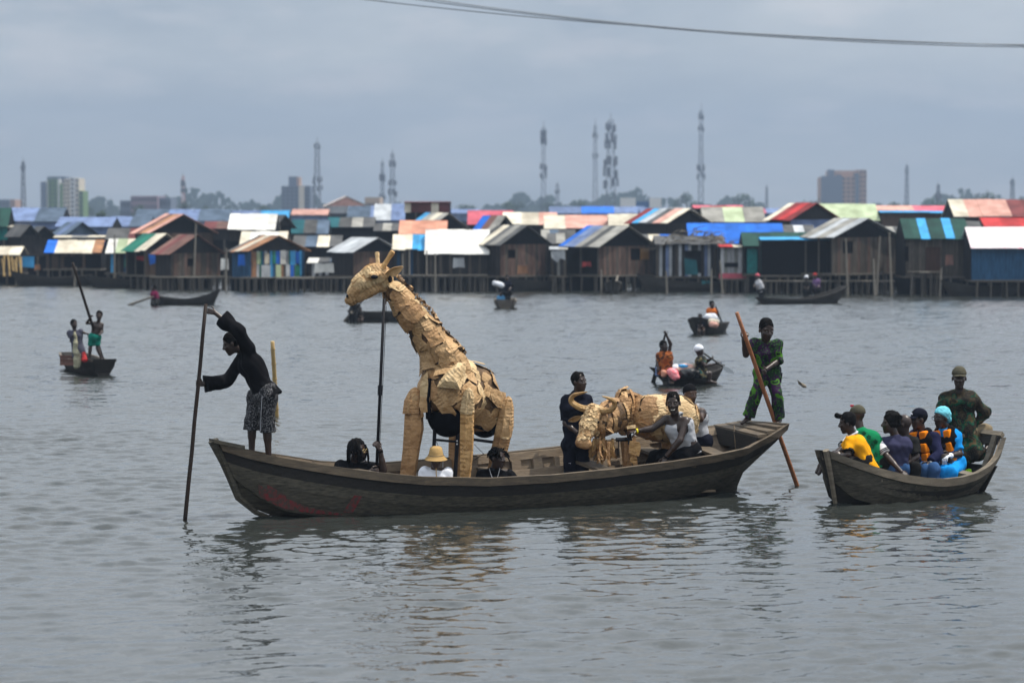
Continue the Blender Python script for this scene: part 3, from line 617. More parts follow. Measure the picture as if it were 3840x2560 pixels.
pc = [(.07, .13, .0, .95, 'rust'), (.14, .20, .5, .95, 'pgreen'), (.22, .38, .0, .45, 'lgrey'), (.42, .48, .5, .98, 'green'), (.48, .55, .5, .98, 'blue'), (.56, .66, .48, 1.0, 'white'), (.74, .83, .45, .98, 'sky'), (.84, .90, .5, .95, 'blue'), (.48, .57, .0, .46, 'pgreen'), (.66, .73, .02, .45, 'lgrey'), (.74, .80, .0, .44, 'blue'), (.82, .91, -.05, .42, 'green'), (.28, .36, .5, .9, 'cream')]
for s0, s1, q0, q1, c in pc:
    Yh = Yf(1037) + .9; th = math.radians(38); X0 = (932 - 1920) / F * Yh; e_ = V((math.cos(th), math.sin(th), 0)); k_ = (1142 - 1920) / F; W_ = (k_ * Yh - X0) / (e_.x - k_ * e_.y); zb_, ze_ = at(932, 1040, Yh).z, at(932, 940, Yh).z; d_ = V((-e_.y, e_.x, 0))
    a_ = V((X0, Yh, 0)) - d_ * .04; m = MB(); m.slab([a_ + e_ * W_ * s0 + V((0, 0, lerp(zb_, ze_, q0))), a_ + e_ * W_ * s1 + V((0, 0, lerp(zb_, ze_, q0))), a_ + e_ * W_ * s1 + V((0, 0, lerp(zb_, ze_, q1))), a_ + e_ * W_ * s0 + V((0, 0, lerp(zb_, ze_, q1)))], d_ * .03); fixn(m.build('coloured_board', SH[c], t))
gable('brown plank house with pale grey roof behind the giraffe head', 1325, 1490, 942, 894, 1034, -88, .9, ['lgrey', 'lgrey', 'lgrey', 'lgrey'], ['brown', 'pinkish', 'brown'], gab='black')
slope('dark open hut with a white awning between the coloured and brown houses', 1150, 1275, 968, 985, 1036, 2.5, ['white', 'dgrey', 'bluegrey'], ['dark', 'white', 'dark', 'white'], front=True, det=True)
slope('cream and blue roofed hut right of the giraffe head', 1470, 1592, 880, 936, 1034, 2.0, ['cream', 'cream', 'cream', 'sky', 'sky'], ['dark', 'blue', 'dark', 'grey'], front=True, det=True)
slope('hut covered by a wrinkled white tarpaulin', 1592, 1835, 862, 953, 1034, 1.2, ['white', 'white', 'white', 'white', 'white'], ['dark', 'grey', 'dark'], front=True, det=True, depth=1.9)
gable('pinkish plank house with grey striped roof and one window', 1876, 2055, 915, 849, 1034, -112, .9, ['dgrey', 'grey', 'dgrey', 'cream', 'dgrey', 'grey'], ['pinkish', 'pinkish', 'grey', 'pinkish'], gab='black', holes=((.19, .32, .55, .82),))
slope('low grey lean-to with hanging washing', 2060, 2130, 925, 934, 1034, 1.4, ['lgrey', 'grey'], ['grey', 'dark', 'pale', 'dark'], front=True, det=True)
gable('plank house with blue and grey striped roof and an orange shutter', 2246, 2446, 922, 851, 1032, -132, .8, ['grey', 'grey', 'dgrey', 'grey', 'slate', 'slate', 'blue'], ['pinkish', 'brown', 'pinkish', 'grey'], gab='black', open_side=True, holes=((.62, .76, .5, .9),), win=(((.77, .93, .52, .9), 'shutter', SHUT),))
slope('ruined hut under a heap of brushwood with pale curtains', 2455, 2720, 885, 915, 1036, 1.8, ['dgrey', 'dgrey', 'dgrey', 'dgrey'], ['grey', 'lgrey', 'dark', 'slate', 'lgrey', 'dark'], front=True, det=True, holes=((.42, .62, .1, .8),))
slope('wide hut under a bright blue tarpaulin', 2582, 2945, 838, 912, 990, 8, ['blue', 'blue', 'blue', 'blue', 'blue'], 'dark', depth=2.0)
slope('small white slatted booth with a crimson base', 2698, 2800, 918, 926, 1044, .9, ['red', 'cream'], ['white', 'pale', 'white'], front=True, det=True, win=(((.0, 1.0, -.06, .16), 'base_cloth', SH['rose']), ((.2, .7, .36, .5), 'opening', INSIDE)))
slope('dark green roofed house with teal curtains', 2786, 3060, 872, 922, 1028, 1.5, ['dgreen', 'dgreen', 'dgreen', 'dgreen', 'dgreen'], ['dark'], front=True, det=True, holes=((.0, .99, .0, .9),), win=(((.06, .2, .02, .9), 'curtain', CURT), ((.22, .34, .05, .9), 'curtain', CURT), ((.36, .46, .0, .9), 'curtain', CURT)))
gable('large grey plank house with pale grey roof and one open window', 3123, 3362, 889, 823, 1026, -92, .6, ['lgrey', 'grey', 'lgrey', 'grey'], ['grey', 'grey', 'pinkish', 'grey'], gab='black', open_side=True, holes=((.17, .28, .55, .88),), th=36)
slope('thin sky blue awning over an open porch', 2850, 3110, 889, 899, 1032, .2, ['sky', 'sky', 'sky'], ['black'], front=True, det=True, holes=((.0, 1.0, .0, .98),), depth=.6)
slope('grey house with dark green roof and two sky blue stripes', 3392, 3640, 820, 896, 1036, 1.0, ['dgreen', 'dgreen', 'sky', 'dgreen', 'dgreen', 'sky', 'dgreen', 'dgreen'], 'grey', front=True, det=True, depth=1.9, holes=((.0, .03, .4, .8),), win=(((.33, .55, .05, .78), 'door', DOOR), ((.02, .06, .42, .8), 'window', INSIDE)))
slope('house with flowered white tarpaulin over blue sheet walls at the right edge', 3640, 3900, 853, 930, 1050, .4, ['flower', 'flower', 'flower'], ['blue'], front=True, depth=1.9)
# second and third rows
slope('red roof behind the flowered tarpaulin', 3690, 3900, 818, 850, 900, 14, ['red', 'red', 'red'], 'dark'); slope('big pink roof with cream edge at the far right', 3576, 3900, 749, 812, 860, 22, ['cream', 'pink', 'pink', 'pink', 'maroon', 'maroon'], 'dark', depth=2.4)
gable('gabled house with dark red roof beside the pale green roof', 2962, 3140, 822, 764, 900, -75, 20, ['dred', 'red', 'dred', 'cream'], 'slate', gab='dark', front=False, det=False)
slope('pale green corrugated roof right of the dark red gable', 3068, 3300, 765, 826, 880, 24, ['pgreen', 'pgreen', 'pgreen', 'pgreen'], 'dark', depth=2.3); slope('long dark wall with a pale blue edge', 3300, 3575, 792, 798, 880, 26, ['sky', 'sky', 'sky'], 'brown', depth=.8); slope('low red and cream roofs behind the pale blue edge', 3278, 3575, 772, 790, 830, 45, ['pink', 'rose'], 'dark')
slope('grey beige roof behind the blue tarpaulin', 2636, 2872, 777, 832, 880, 22, ['grey', 'pgreen', 'grey'], 'dark', depth=2.2); slope('thin strip of red roof above the grey beige roof', 2600, 2790, 771, 781, 820, 50, ['rose', 'red', 'rose'], 'dark')
gable('gabled house with multi coloured roof strips', 2500, 2652, 834, 786, 900, -135, 18, ['cream', 'pink', 'dgrey', 'lgrey', 'sky', 'dred'], 'dark', gab='black', front=False, det=False)
slope('pale pink banner roof in the second row', 2040, 2282, 808, 856, 890, 22, ['cream', 'pink', 'pink'], 'dark', depth=1.8); slope('cream roof with a red patch left of the pink banner roof', 1885, 2090, 797, 842, 890, 26, ['cream', 'cream', 'pink'], 'dark'); slope('plain cream roof right of the pink banner roof', 2282, 2420, 803, 852, 890, 21, ['cream', 'cream', 'cream'], 'dark')
slope('rose red roof in the third row', 1752, 1925, 791, 842, 880, 34, ['rose', 'rose', 'rose', 'rose'], 'dark', depth=2); gable('small hut with brown and blue roof strips', 1850, 1925, 862, 812, 900, -70, 14, ['grey', 'brown', 'blue'], 'dark', front=False, det=False)
slope('flat topped block with maroon boards and two cream columns', 1516, 1690, 756, 758, 797, 48, ['maroon', 'maroon'], ['maroon'], depth=1.2, win=(((.0, .14, 0, 1), 'column', SH['cream']), ((.58, .74, 0, 1), 'column', SH['cream'])))
gable('dark gabled hut with grey roof behind the salmon roof', 1600, 1748, 858, 802, 900, -75, 16, ['grey', 'cream', 'grey', 'sky'], 'dark', front=False, det=False); slope('salmon roof in the second row', 1495, 1676, 828, 876, 900, 10, ['salmon', 'salmon', 'salmon', 'salmon'], 'dark')
slope('dark blue shed with small white patches', 2030, 2160, 862, 905, 950, 9, ['grey', 'bluegrey', 'dgrey', 'dgrey'], 'dark'); slope('dark teal shed in the second row', 1090, 1232, 825, 876, 960, 20, ['teal', 'dgrey', 'bluegrey'], 'dark'); slope('grey and teal boarded long shed', 1225, 1405, 816, 852, 940, 24, ['teal', 'dgrey', 'grey', 'dgrey'], 'black')
gable('small black gabled hut behind the white metal roof', 1034, 1092, 845, 810, 900, -20, 14, ['dgrey', 'dgrey'], 'black', gab='dark', front=False, det=False); slope('low dark hut with a pale ridge near the giraffe horns', 1400, 1500, 838, 866, 930, 15, ['dgrey', 'grey', 'dgrey'], 'black'); slope('dark roofed hut with pale front behind the coloured house', 1095, 1280, 884, 925, 990, 6, ['dgrey', 'bluegrey', 'cream', 'dgrey'], 'black')
gable('dark pointed hut left of the cream roof', 78, 140, 880, 845, 960, -30, 12, ['dgrey', 'dgrey'], 'dark', front=False, det=False); gable('dark round topped hut above the blue sheet', 118, 205, 890, 852, 960, -30, 16, ['dgrey', 'bluegrey'], 'dark', front=False, det=False); gable('blue grey gabled house left of centre row', 250, 360, 878, 836, 930, -60, 34, ['bluegrey', 'slate', 'bluegrey'], 'slate', gab='bluegrey', front=False, det=False)
slope('black flat shed behind the mottled roof', 393, 522, 856, 897, 930, 14, ['dgrey', 'dgrey', 'maroon'], 'black'); slope('pale long wall behind the cream roof', 200, 392, 884, 890, 920, 10, ['cream', 'grey', 'cream'], 'pale', depth=.7); slope('dark green tall hut at the left edge', -40, 30, 780, 850, 900, 30, ['dgreen', 'dgreen'], 'teal'); slope('small beige shed beside the dark green hut', 28, 70, 846, 850, 900, 18, ['cream', 'cream'], 'pale'); slope('brown roof behind the big brown gable', 760, 858, 830, 856, 900, 26, ['maroon', 'brown'], 'dark')
slope('grey tin roof between the blue tarpaulin and the large grey house', 2940, 3060, 845, 878, 940, 12, ['dgrey', 'lgrey', 'dgrey'], 'black'); slope('weathered grey shed behind the large grey house', 3300, 3420, 850, 880, 960, 10, ['grey', 'dgrey'], 'dark'); slope('dark lean-to right of the striped green roof', 3630, 3690, 830, 880, 1030, 5, ['dgrey', 'dgrey'], 'black', front=True); slope('dark shed between pink plank house and shuttered house', 2052, 2120, 876, 915, 1030, 5, ['dgrey', 'grey'], 'black', front=True); slope('brown shed at the foot of the multi coloured roof', 2390, 2520, 880, 905, 1030, 7, ['dgrey', 'cream', 'blue'], 'dark', front=True)
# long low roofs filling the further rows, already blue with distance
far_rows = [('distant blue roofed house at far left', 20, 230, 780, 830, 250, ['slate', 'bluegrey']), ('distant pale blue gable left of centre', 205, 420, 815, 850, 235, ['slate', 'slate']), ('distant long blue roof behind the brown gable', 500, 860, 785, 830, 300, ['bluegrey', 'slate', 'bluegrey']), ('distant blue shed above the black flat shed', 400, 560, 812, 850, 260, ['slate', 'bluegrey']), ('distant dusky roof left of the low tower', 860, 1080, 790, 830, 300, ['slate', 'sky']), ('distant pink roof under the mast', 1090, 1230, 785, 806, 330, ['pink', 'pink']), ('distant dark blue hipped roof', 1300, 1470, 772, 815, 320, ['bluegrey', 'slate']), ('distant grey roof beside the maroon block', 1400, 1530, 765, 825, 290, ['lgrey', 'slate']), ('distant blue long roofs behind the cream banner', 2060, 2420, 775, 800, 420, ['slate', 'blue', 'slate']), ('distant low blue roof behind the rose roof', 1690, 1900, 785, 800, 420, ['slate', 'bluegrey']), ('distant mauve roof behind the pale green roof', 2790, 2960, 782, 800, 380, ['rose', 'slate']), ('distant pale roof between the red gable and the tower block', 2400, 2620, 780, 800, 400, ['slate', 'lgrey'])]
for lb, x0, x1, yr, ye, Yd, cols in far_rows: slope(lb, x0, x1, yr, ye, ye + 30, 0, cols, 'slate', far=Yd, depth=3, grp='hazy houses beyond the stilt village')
# porch bits, brushwood, washing, posts
bt = thing('brushwood_heap', 'tangle of dry branches heaped on the ruined hut roof', 'brushwood', at(2590, 890, Yf(2590) + 2))
for i in range(90):
    x = R.uniform(2440, 2740); y0 = np.interp(x, [2440, 2560, 2620, 2740], [905, 868, 862, 912]) + R.uniform(-6, 38) * (1 if x < 2600 else .8); p = at(x, y0, Yf(x) + R.uniform(1.2, 3)); q = p + V((R.uniform(-.8, .8), R.uniform(-.3, .3), R.uniform(-.25, .3))); m = MB(); m.tube([p, lerp(p, q, .5) + V((0, 0, R.uniform(-.05, .1))), q], [.03, .025, .012], n=4); m.build('branch', STILT if i % 3 else POSTG, bt)
def cloths(label, cat, pts, mat, Yd, group=None, name='washing'):
    t = thing(name, label, cat, at(pts[0][0], pts[0][1], Yd)); m = MB(); n = len(pts) // 2
    m.slab([at(x, y, Yd + .04 * math.sin(i * 2.1)) for i, (x, y) in enumerate(pts)], V((0, .03, 0))); fixn(m.build('cloth', mat, t)); return t
cloths('red cloth hung out below the maroon roof', 'cloth', [(505, 961), (570, 958), (585, 975), (566, 984), (515, 974)], SH['red'], Yf(540) + .1); cloths('bright blue cloth beside the red one', 'cloth', [(556, 952), (575, 950), (608, 962), (590, 984), (562, 994)], SH['blue'], Yf(580) + .15)
cloths('pale shirts drying under the grey lean-to', 'cloth', [(2066, 942), (2118, 938), (2120, 975), (2100, 968), (2090, 985), (2068, 965)], SH['lgrey'], Yf(2090) + .2); cloths('teal triangular cloth draped in the ruined hut', 'cloth', [(2566, 968), (2612, 976), (2618, 1030), (2570, 1030)], SH['teal'], Yf(2590) + .6); cloths('hanging blue sheets on the left row', 'cloth', [(70, 962), (128, 962), (128, 1004), (70, 1000)], SH['sky'], Yf(100) + .8)
POSTL = ['grey post before the white slatted booth', 'grey post at the left end of the long moored canoe', 'tall slanted post left of the teal curtains', 'tall leaning post over the window side of the large grey house', 'short leaning post under the middle of the large grey house', 'tall post at the right corner of the large grey house', 'post leaning the other way at the right corner of the large grey house',
 'pale post just right of the giraffe horns', 'first of two pale posts under the wrinkled white tarpaulin', 'second of two pale posts under the wrinkled white tarpaulin', 'pale post below the cream and blue roof', 'thin bare pole between the cream roof and the green roof', 'bare pole behind the stick of the boys canoe', 'pole rising in front of the big brown gable', 'grey post below the green roof sheets', 'post between the maroon roof and the coloured boards', 'short post beside the pale jetty', 'short post at the left of the shuttered house']
for i, (x, yt, ln, Yo, mt) in enumerate([(2098 + 570, 1008, 0, -1.5, 0), (2498, 1015, -4, -2, 0), (2700, 975, -12, -1.6, 0), (3172, 893, -8, -1.2, 0), (3276, 970, -6, -1.6, 0), (3335, 870, -10, -.8, 0), (3300, 885, 14, -.6, 0), (1535, 938, 0, -.2, 0), (1600, 940, 0, -.3, 0), (1632, 950, 0, -.6, 0), (1510, 950, 0, -.4, 0), (430, 880, 2, .2, 1), (285, 1000, 8, -1.5, 0), (735, 835, 10, 1, 0), (545, 960, 0, -.6, 0), (850, 930, 5, -.4, 0), (3530, 1005, 6, -1.2, 0), (2255, 1010, 0, -.8, 0)]):
    Yp = Yf(x) + Yo; bx = wat(x, 1092); p1 = at(x, yt, Yp); p0 = at(x - ln, 1092, Yp); p0.z = -.4
    t = thing('mooring_post', POSTL[i], 'post', p0, 'posts standing along the village front'); m = MB(); m.tube([p0, lerp(p0, p1, .5), p1], [.075, .06, .045], n=6); m.build('shaft', POSTG, t)
def jetty(label, x0, x1, y, n):
    Y0 = Yf((x0 + x1) / 2) - .6; a, c = at(x0, y, Y0), at(x1, y, Y0); t = thing('walkway', label, 'walkway', (a.x, a.y, 0), 'plank walkways along the waterfront')
    e = (c - a); L_ = e.length; nb = max(3, int(L_ / 1.6))
    for i in range(nb): m = MB(); m.slab([lerp(a, c, i / nb), lerp(a, c, (i + .97) / nb), lerp(a, c, (i + .97) / nb) + V((0, .8, 0)), lerp(a, c, i / nb) + V((0, .8, 0))], V((0, 0, -.07 + R.uniform(-.02, .02)))); fixn(m.build('board', POSTG if i % 2 else DECKW, t))
    stilts(t, a + V((0, .1, 0)), e.normalized(), L_, n, a.z - .03); stilts(t, a + V((0, .7, 0)), e.normalized(), L_, n, a.z - .03)
jetty('plank walkway in front of the maroon roofed house', 560, 880, 1038, 16); jetty('plank walkway below the coloured board house', 900, 1320, 1040, 18); jetty('plank walkway stretching behind the giraffe neck', 1400, 1830, 1031, 20); jetty('short pale plank jetty before the striped green roof', 3410, 3530, 1018, 4); jetty('low walkway below the large grey house', 2850, 3360, 1052, 18)
# moored boats at the village edge
for lb, x0, x1, y, zb in (('big dark boat moored at the far left edge', 70, 330, 1072, .9), ('dark canoe tied below the left huts', 345, 480, 1076, .6), ('long dark canoe moored before the ruined hut', 2420, 2830, 1093, .95), ('dark boat hull under the right end house', 3560, 3800, 1110, .8), ('empty canoe hidden below the pinkish house', 1930, 2110, 1091, .8), ('broad grey boat by the green roofed house', 360, 560, 1080, .75)):
    small_boat(lb, 'boat', wat(x0, y), wat(x1, y - 3), 0, 1.1, zb, .5, zb * .7, DARKW, name='moored_canoe', group='boats moored along the village', sw=.3)
small_boat('canoe seen end on before the shuttered house', 'boat', wat(2297, 1100), wat(2300, 1093), 0, .9, .7, .45, .6, DARKW, name='moored_canoe', group='boats moored along the village')
pole('mooring_pole', 'leaning pale stick in the end on canoe', 'pole', wat(2300, 1098), at(2316, 1035, Yf(2300) - 1), .05, .06, POSTG)

# ------------------------------------------------------------------ the far town: masts, blocks, trees
STEEL = pm('mast_steel', (.09, .09, .11), rough=.6); REDW = pm('mast_red', (.42, .10, .08), rough=.6); WHT = pm('mast_white', (.7, .7, .7), rough=.6)
def mast(label, x, yt, wpx, Yd, dishes=(), slim=False, striped=False):
    base = at(x, 800, Yd); base.z = 0; top = at(x, yt, Yd); w0 = wpx / 2 * Yd / F * 1.15; w1 = w0 * .45; H_ = top.z
    t = thing('radio_mast', label, 'mast', base, 'radio masts on the skyline'); n = 10
    leg = [(1, 1), (-1, 1), (-1, -1), (1, -1)]; P_ = lambda q, u: V((base.x + q[0] * lerp(w0, w1, u), base.y + q[1] * lerp(w0, w1, u), H_ * u)); rb = .0016 * Yd * .075 * (.8 if slim else 1)
    for q in leg: m = MB(); m.tube([P_(q, u) for u in (0, .5, 1)], rb, n=4); m.build('leg', REDW if striped else STEEL, t)
    m = MB()
    for i in range(n):
        u0, u1 = i / n, (i + 1) / n
        for k in range(4): m.tube([P_(leg[k], u0), P_(leg[(k + 1) % 4], u1)], rb * .6, n=3); m.tube([P_(leg[(k + 1) % 4], u0), P_(leg[k], u1)], rb * .6, n=3); m.tube([P_(leg[k], u1), P_(leg[(k + 1) % 4], u1)], rb * .6, n=3)
    o_ = m.build('lattice', WHT if striped else STEEL, t); o_['kind'] = 'stuff'
    m = MB(); m.tube([V((base.x, base.y, H_ - .5)), V((base.x, base.y, H_ * 1.06))], rb * .8, n=4); m.build('spike', STEEL, t)
    for u, s_ in dishes:
        for k in range(5):
            a = k * 1.257 + u * 9; ww = lerp(w0, w1, u); c = V((base.x + math.cos(a) * ww * 1.7, base.y + math.sin(a) * ww * 1.5, H_ * (u + R.uniform(-.02, .02)))); m = MB(); m.box(c, (s_ * .35, s_ * .35, s_ * 1.4), Matrix.Rotation(a, 3, 'Z')); m.build('antenna', STEEL, t)
mast('thin lattice mast at the left beside the green striped block', 88, 606, 16, 900, ((.9, .8),)); mast('short red and white mast left of the brown gable', 687, 660, 12, 900, ((.85, 1.3), (.72, 1.0)), striped=True)
mast('tall mast right of the blue grey tower block', 1190, 535, 24, 950, ((.95, .8), (.55, 1.2), (.45, 1.2))); mast('left mast of the close pair above the white gable', 1434, 608, 14, 1000, ((.75, 1.6), (.45, .9))); mast('right mast of the close pair above the white gable', 1472, 576, 20, 1000, ((.86, 1.4), (.6, 1.2), (.45, 1.4)))
mast('lone mast with two antenna clusters near the centre', 2038, 476, 16, 1000, ((.92, 1.8), (.86, 1.8), (.58, 1.4), (.5, 1.2)), slim=True); mast('slender mast left of the thick mast', 2232, 470, 16, 1050, ((.9, 1.2), (.7, 1.0)), slim=True); mast('thickest mast crowded with antennas', 2290, 450, 34, 1000, ((.93, 1.8), (.83, 2.2), (.76, 2.2), (.6, 2.2), (.5, 2.2), (.4, 2.0))); mast('tallest mast right of centre with a thin middle', 2628, 414, 18, 1100, ((.95, 1.2), (.85, 1.2), (.5, 1.6), (.42, 1.6)), slim=True)
mast('faint mast right of the brown tower block', 3400, 622, 14, 1300, ((.9, .8),)); mast('faint mast at the right edge of the skyline', 3796, 672, 16, 1200, ((.9, 1.0),)); mast('small faint mast between two trees', 2875, 700, 10, 1300, ()); mast('short faint mast beside the lone mast', 2090, 690, 14, 1200, ((.8, 1.0),)); mast('low mast on the tree line at right', 3518, 693, 16, 1000, ((.7, 1.2), (.5, 1.2)))
def block(label, parts, Yd, cat='building'):
    x0 = parts[0][0]; c = at(parts[0][0], 800, Yd); c.z = 0; t = thing('tower_block', label, cat, c)
    for x0, x1, yt, dy, dep, mat, win, wm in parts:
        a, e_ = at(x0, yt, Yd + dy), at(x1, yt, Yd + dy); m = MB(); m.box(((a.x + e_.x) / 2, a.y + dep / 2, a.z / 2), (e_.x - a.x, dep, a.z)); wl = m.build('wall', mat, t)
        if win:
            nx, nz = win; s_ = (e_.x - a.x) / nx; hz_ = (a.z - 3) / nz
            for i in range(nx):
                for k in range(nz): q = MB(); q.box((a.x + s_ * (i + .5), a.y - .03, 3 + hz_ * (k + .5)), (s_ * .55, .12, hz_ * .5)); q.build('window', wm, wl)
    return t
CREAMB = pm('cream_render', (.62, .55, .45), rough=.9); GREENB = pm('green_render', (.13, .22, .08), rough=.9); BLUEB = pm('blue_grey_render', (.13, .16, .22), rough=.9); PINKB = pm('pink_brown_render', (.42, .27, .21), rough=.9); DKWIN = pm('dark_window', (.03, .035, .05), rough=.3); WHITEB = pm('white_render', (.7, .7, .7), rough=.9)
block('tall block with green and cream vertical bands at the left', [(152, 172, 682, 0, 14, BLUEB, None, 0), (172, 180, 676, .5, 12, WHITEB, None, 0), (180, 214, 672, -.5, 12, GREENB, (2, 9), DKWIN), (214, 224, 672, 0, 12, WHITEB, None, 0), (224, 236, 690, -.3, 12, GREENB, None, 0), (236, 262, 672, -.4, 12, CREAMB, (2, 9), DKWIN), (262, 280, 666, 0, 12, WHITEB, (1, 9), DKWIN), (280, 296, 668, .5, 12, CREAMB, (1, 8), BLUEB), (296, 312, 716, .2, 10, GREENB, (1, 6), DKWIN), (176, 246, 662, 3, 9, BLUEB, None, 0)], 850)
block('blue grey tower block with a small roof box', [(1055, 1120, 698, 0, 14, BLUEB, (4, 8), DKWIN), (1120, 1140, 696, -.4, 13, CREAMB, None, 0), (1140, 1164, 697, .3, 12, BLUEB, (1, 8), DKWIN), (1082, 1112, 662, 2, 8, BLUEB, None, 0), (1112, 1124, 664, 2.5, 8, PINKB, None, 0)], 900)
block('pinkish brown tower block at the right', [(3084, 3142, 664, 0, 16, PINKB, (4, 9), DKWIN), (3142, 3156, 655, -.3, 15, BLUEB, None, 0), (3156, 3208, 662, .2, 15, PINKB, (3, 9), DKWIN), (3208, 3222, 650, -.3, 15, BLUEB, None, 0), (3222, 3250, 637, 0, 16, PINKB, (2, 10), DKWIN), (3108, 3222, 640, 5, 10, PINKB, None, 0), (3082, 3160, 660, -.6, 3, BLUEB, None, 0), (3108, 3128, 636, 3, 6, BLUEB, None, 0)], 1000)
block('low mauve building among trees at the left', [(490, 590, 735, 0, 20, pm('mauve_render', (.25, .18, .22), rough=.9), (8, 3), DKWIN), (450, 500, 752, 3, 15, BLUEB, (4, 2), DKWIN), (585, 640, 742, 4, 15, BLUEB, (4, 2), DKWIN)], 800)
block('small grey and tan blocks at the left edge', [(-20, 34, 748, 0, 14, BLUEB, (4, 2), DKWIN), (34, 56, 748, 2, 14, PINKB, None, 0)], 900)
block('pair of white billboards on a blue hall', [(2326, 2384, 742, 0, .6, WHITEB, None, 0), (2436, 2480, 742, 0, .6, WHITEB, None, 0), (2384, 2436, 756, 1, 8, pm('blue_hall', (.06, .14, .3)), None, 0), (2300, 2500, 780, 2, 14, pm('blue_hall', (.06, .14, .3)), None, 0)], 480)
gable('distant white and pink gabled hall', 1222, 1378, 772, 737, 800, -4, 0, ['white', 'white', 'white', 'pink'], 'white', gab='pink', front=False, det=False, far=420, th=12); block('low pale hall right of the white gable', [(1368, 1424, 740, 0, 12, pm('pale_tan_render', (.45, .36, .30)), (6, 1), DKWIN)], 460)
FOL = pm('foliage', (.055, .085, .035), (.03, .05, .022), scale=.8, rough=.9, spec=.1)
def tree(label, x, yt, wpx, Yd, n=420, group='trees on the skyline', flat=1.0):
    c = at(x, yt, Yd); H_ = c.z; w_ = wpx / 2 * Yd / F; t = thing('broad_tree', label, 'tree', (c.x, Yd, .4), group); rr = random.Random(int(x * 7 + yt))
    m = MB(); m.tube([V((c.x, Yd, .3)), V((c.x + .2, Yd, H_ * .4)), V((c.x, Yd, H_ * .7))], [H_ * .045, H_ * .03, H_ * .012], n=6)
    for k in range(4): a = k * 1.6; m.tube([V((c.x, Yd, H_ * .4)), V((c.x + math.cos(a) * w_ * .5, Yd + math.sin(a) * w_ * .5, H_ * .7))], [H_ * .02, H_ * .006], n=4)
    m.build('trunk', STILT, t); m = MB(); cl = []
    for k in range(9): a = rr.uniform(0, 6.28); q = rr.uniform(0, .75); cl.append(V((c.x + math.cos(a) * w_ * q, Yd + math.sin(a) * w_ * q, H_ * (rr.uniform(.45, .82) if q > .35 else rr.uniform(.6, .85)))))
    for i in range(n):
        k = rr.choice(cl); v = V((rr.gauss(0, 1), rr.gauss(0, 1), rr.gauss(0, 1))).normalized(); p = k + V((v.x * w_ * .38, v.y * w_ * .38, v.z * H_ * .16)) * rr.uniform(.5, 1.05); s_ = rr.uniform(.03, .07) * (w_ + H_) * .5
        a = V((rr.uniform(-1, 1), rr.uniform(-1, 1), rr.uniform(-.6, .6))).normalized() * s_; b_ = a.cross(v).normalized() * s_ * .7; m.add([p - a, p + b_, p + a, p - b_], [(0, 1, 2, 3)])
    o_ = m.build('crown', FOL, t); return t
trees = [(2178, 742, 135, 900, 'broad dome shaped tree below the slender mast'), (2575, 718, 120, 1000, 'bushy tree at the foot of the tallest mast'), (2795, 722, 120, 1000, 'wide flat topped tree right of centre'), (3520, 740, 140, 900, 'large tree under the low mast at right'), (3700, 715, 95, 900, 'peaked tree near the right edge'), (3050, 742, 130, 1000, 'tree in front of the brown tower block'), (3360, 755, 170, 950, 'low trees right of the brown tower block'), (2060, 756, 90, 1000, 'small tree at the foot of the lone mast'), (1920, 748, 110, 900, 'dark hipped tree clump left of the lone mast'), (1750, 762, 160, 1000, 'low line of trees above the rose roof'), (690, 755, 70, 800, 'tree under the red and white mast'), (770, 762, 80, 850, 'rounded tree right of the red and white mast'), (620, 748, 60, 820, 'tree at the right end of the mauve building'), (520, 760, 70, 780, 'tree before the mauve building'), (980, 768, 120, 900, 'low tree left of the blue grey tower'), (375, 778, 60, 380, 'pointed dark tree beyond the left roofs'), (860, 775, 120, 900, 'low tree beyond the white metal roof'), (60, 772, 130, 800, 'low tree under the left mast'), (330, 768, 80, 900, 'small tree right of the green striped block')]
for x, y, w_, Yd, lb in trees: tree(lb, x, y, w_, Yd)
m = MB(); rr = random.Random(3); tl = thing('tree_line', 'continuous hazy line of trees along the horizon', 'trees', (0, 1500, .5)); tl['kind'] = 'stuff'
for i in range(5200):
    x = rr.uniform(-420, 420); h_ = 9 + 4 * math.sin(x * .03) + 3 * math.sin(x * .11 + 1) + 2 * math.sin(x * .4); p = V((x, 1500 + rr.uniform(-15, 15), rr.uniform(0, max(3, h_)))); a = V((rr.uniform(-1, 1), 0, rr.uniform(-1, 1))).normalized() * rr.uniform(1, 2.2); b_ = V((a.z, rr.uniform(-.5, .5), -a.x)); m.add([p - a, p + b_, p + a, p - b_], [(0, 1, 2, 3)])
m.build('crowns', FOL, tl)['kind'] = 'stuff'
# overhead cables
CABLE = pm('cable', (.30, .32, .35), rough=.6)
for lb, pts in (('upper overhead cable of the sagging pair', [(300, -260), (1640, 0), (2400, 96), (3100, 143), (3900, 169)]), ('lower overhead cable of the sagging pair', [(100, -200), (1380, 0), (2230, 85), (3100, 141), (3900, 173)]), ('middle overhead cable close under the upper one', [(240, -240), (1610, 4), (2400, 101), (3100, 149), (3900, 178)])):
    Yc = 120; P_ = []; xs = [p[0] for p in pts]; ys = [p[1] for p in pts]; co = np.polyfit(xs, ys, 3)
    for x in np.linspace(xs[0], xs[-1], 40): P_.append(at(x, float(np.polyval(co, x)), Yc))
    t = thing('overhead_cable', lb, 'cable', P_[0]); m = MB(); m.tube(P_, .026, n=6); m.build('wire', CABLE, t)

bt = thing('pole_bundle', 'bundle of pale poles leaning on the deck at the far left', 'poles', at(30, 1030, Yf(30)))
for i in range(9): x = 8 + i * 9 + R.uniform(-4, 4); m = MB(); m.tube([at(x + R.uniform(-6, 12), 1036, Yf(30) - .2), at(x, R.uniform(952, 985), Yf(30) + .3)], .05, n=5); m.build('pole', BAMBOO, bt)

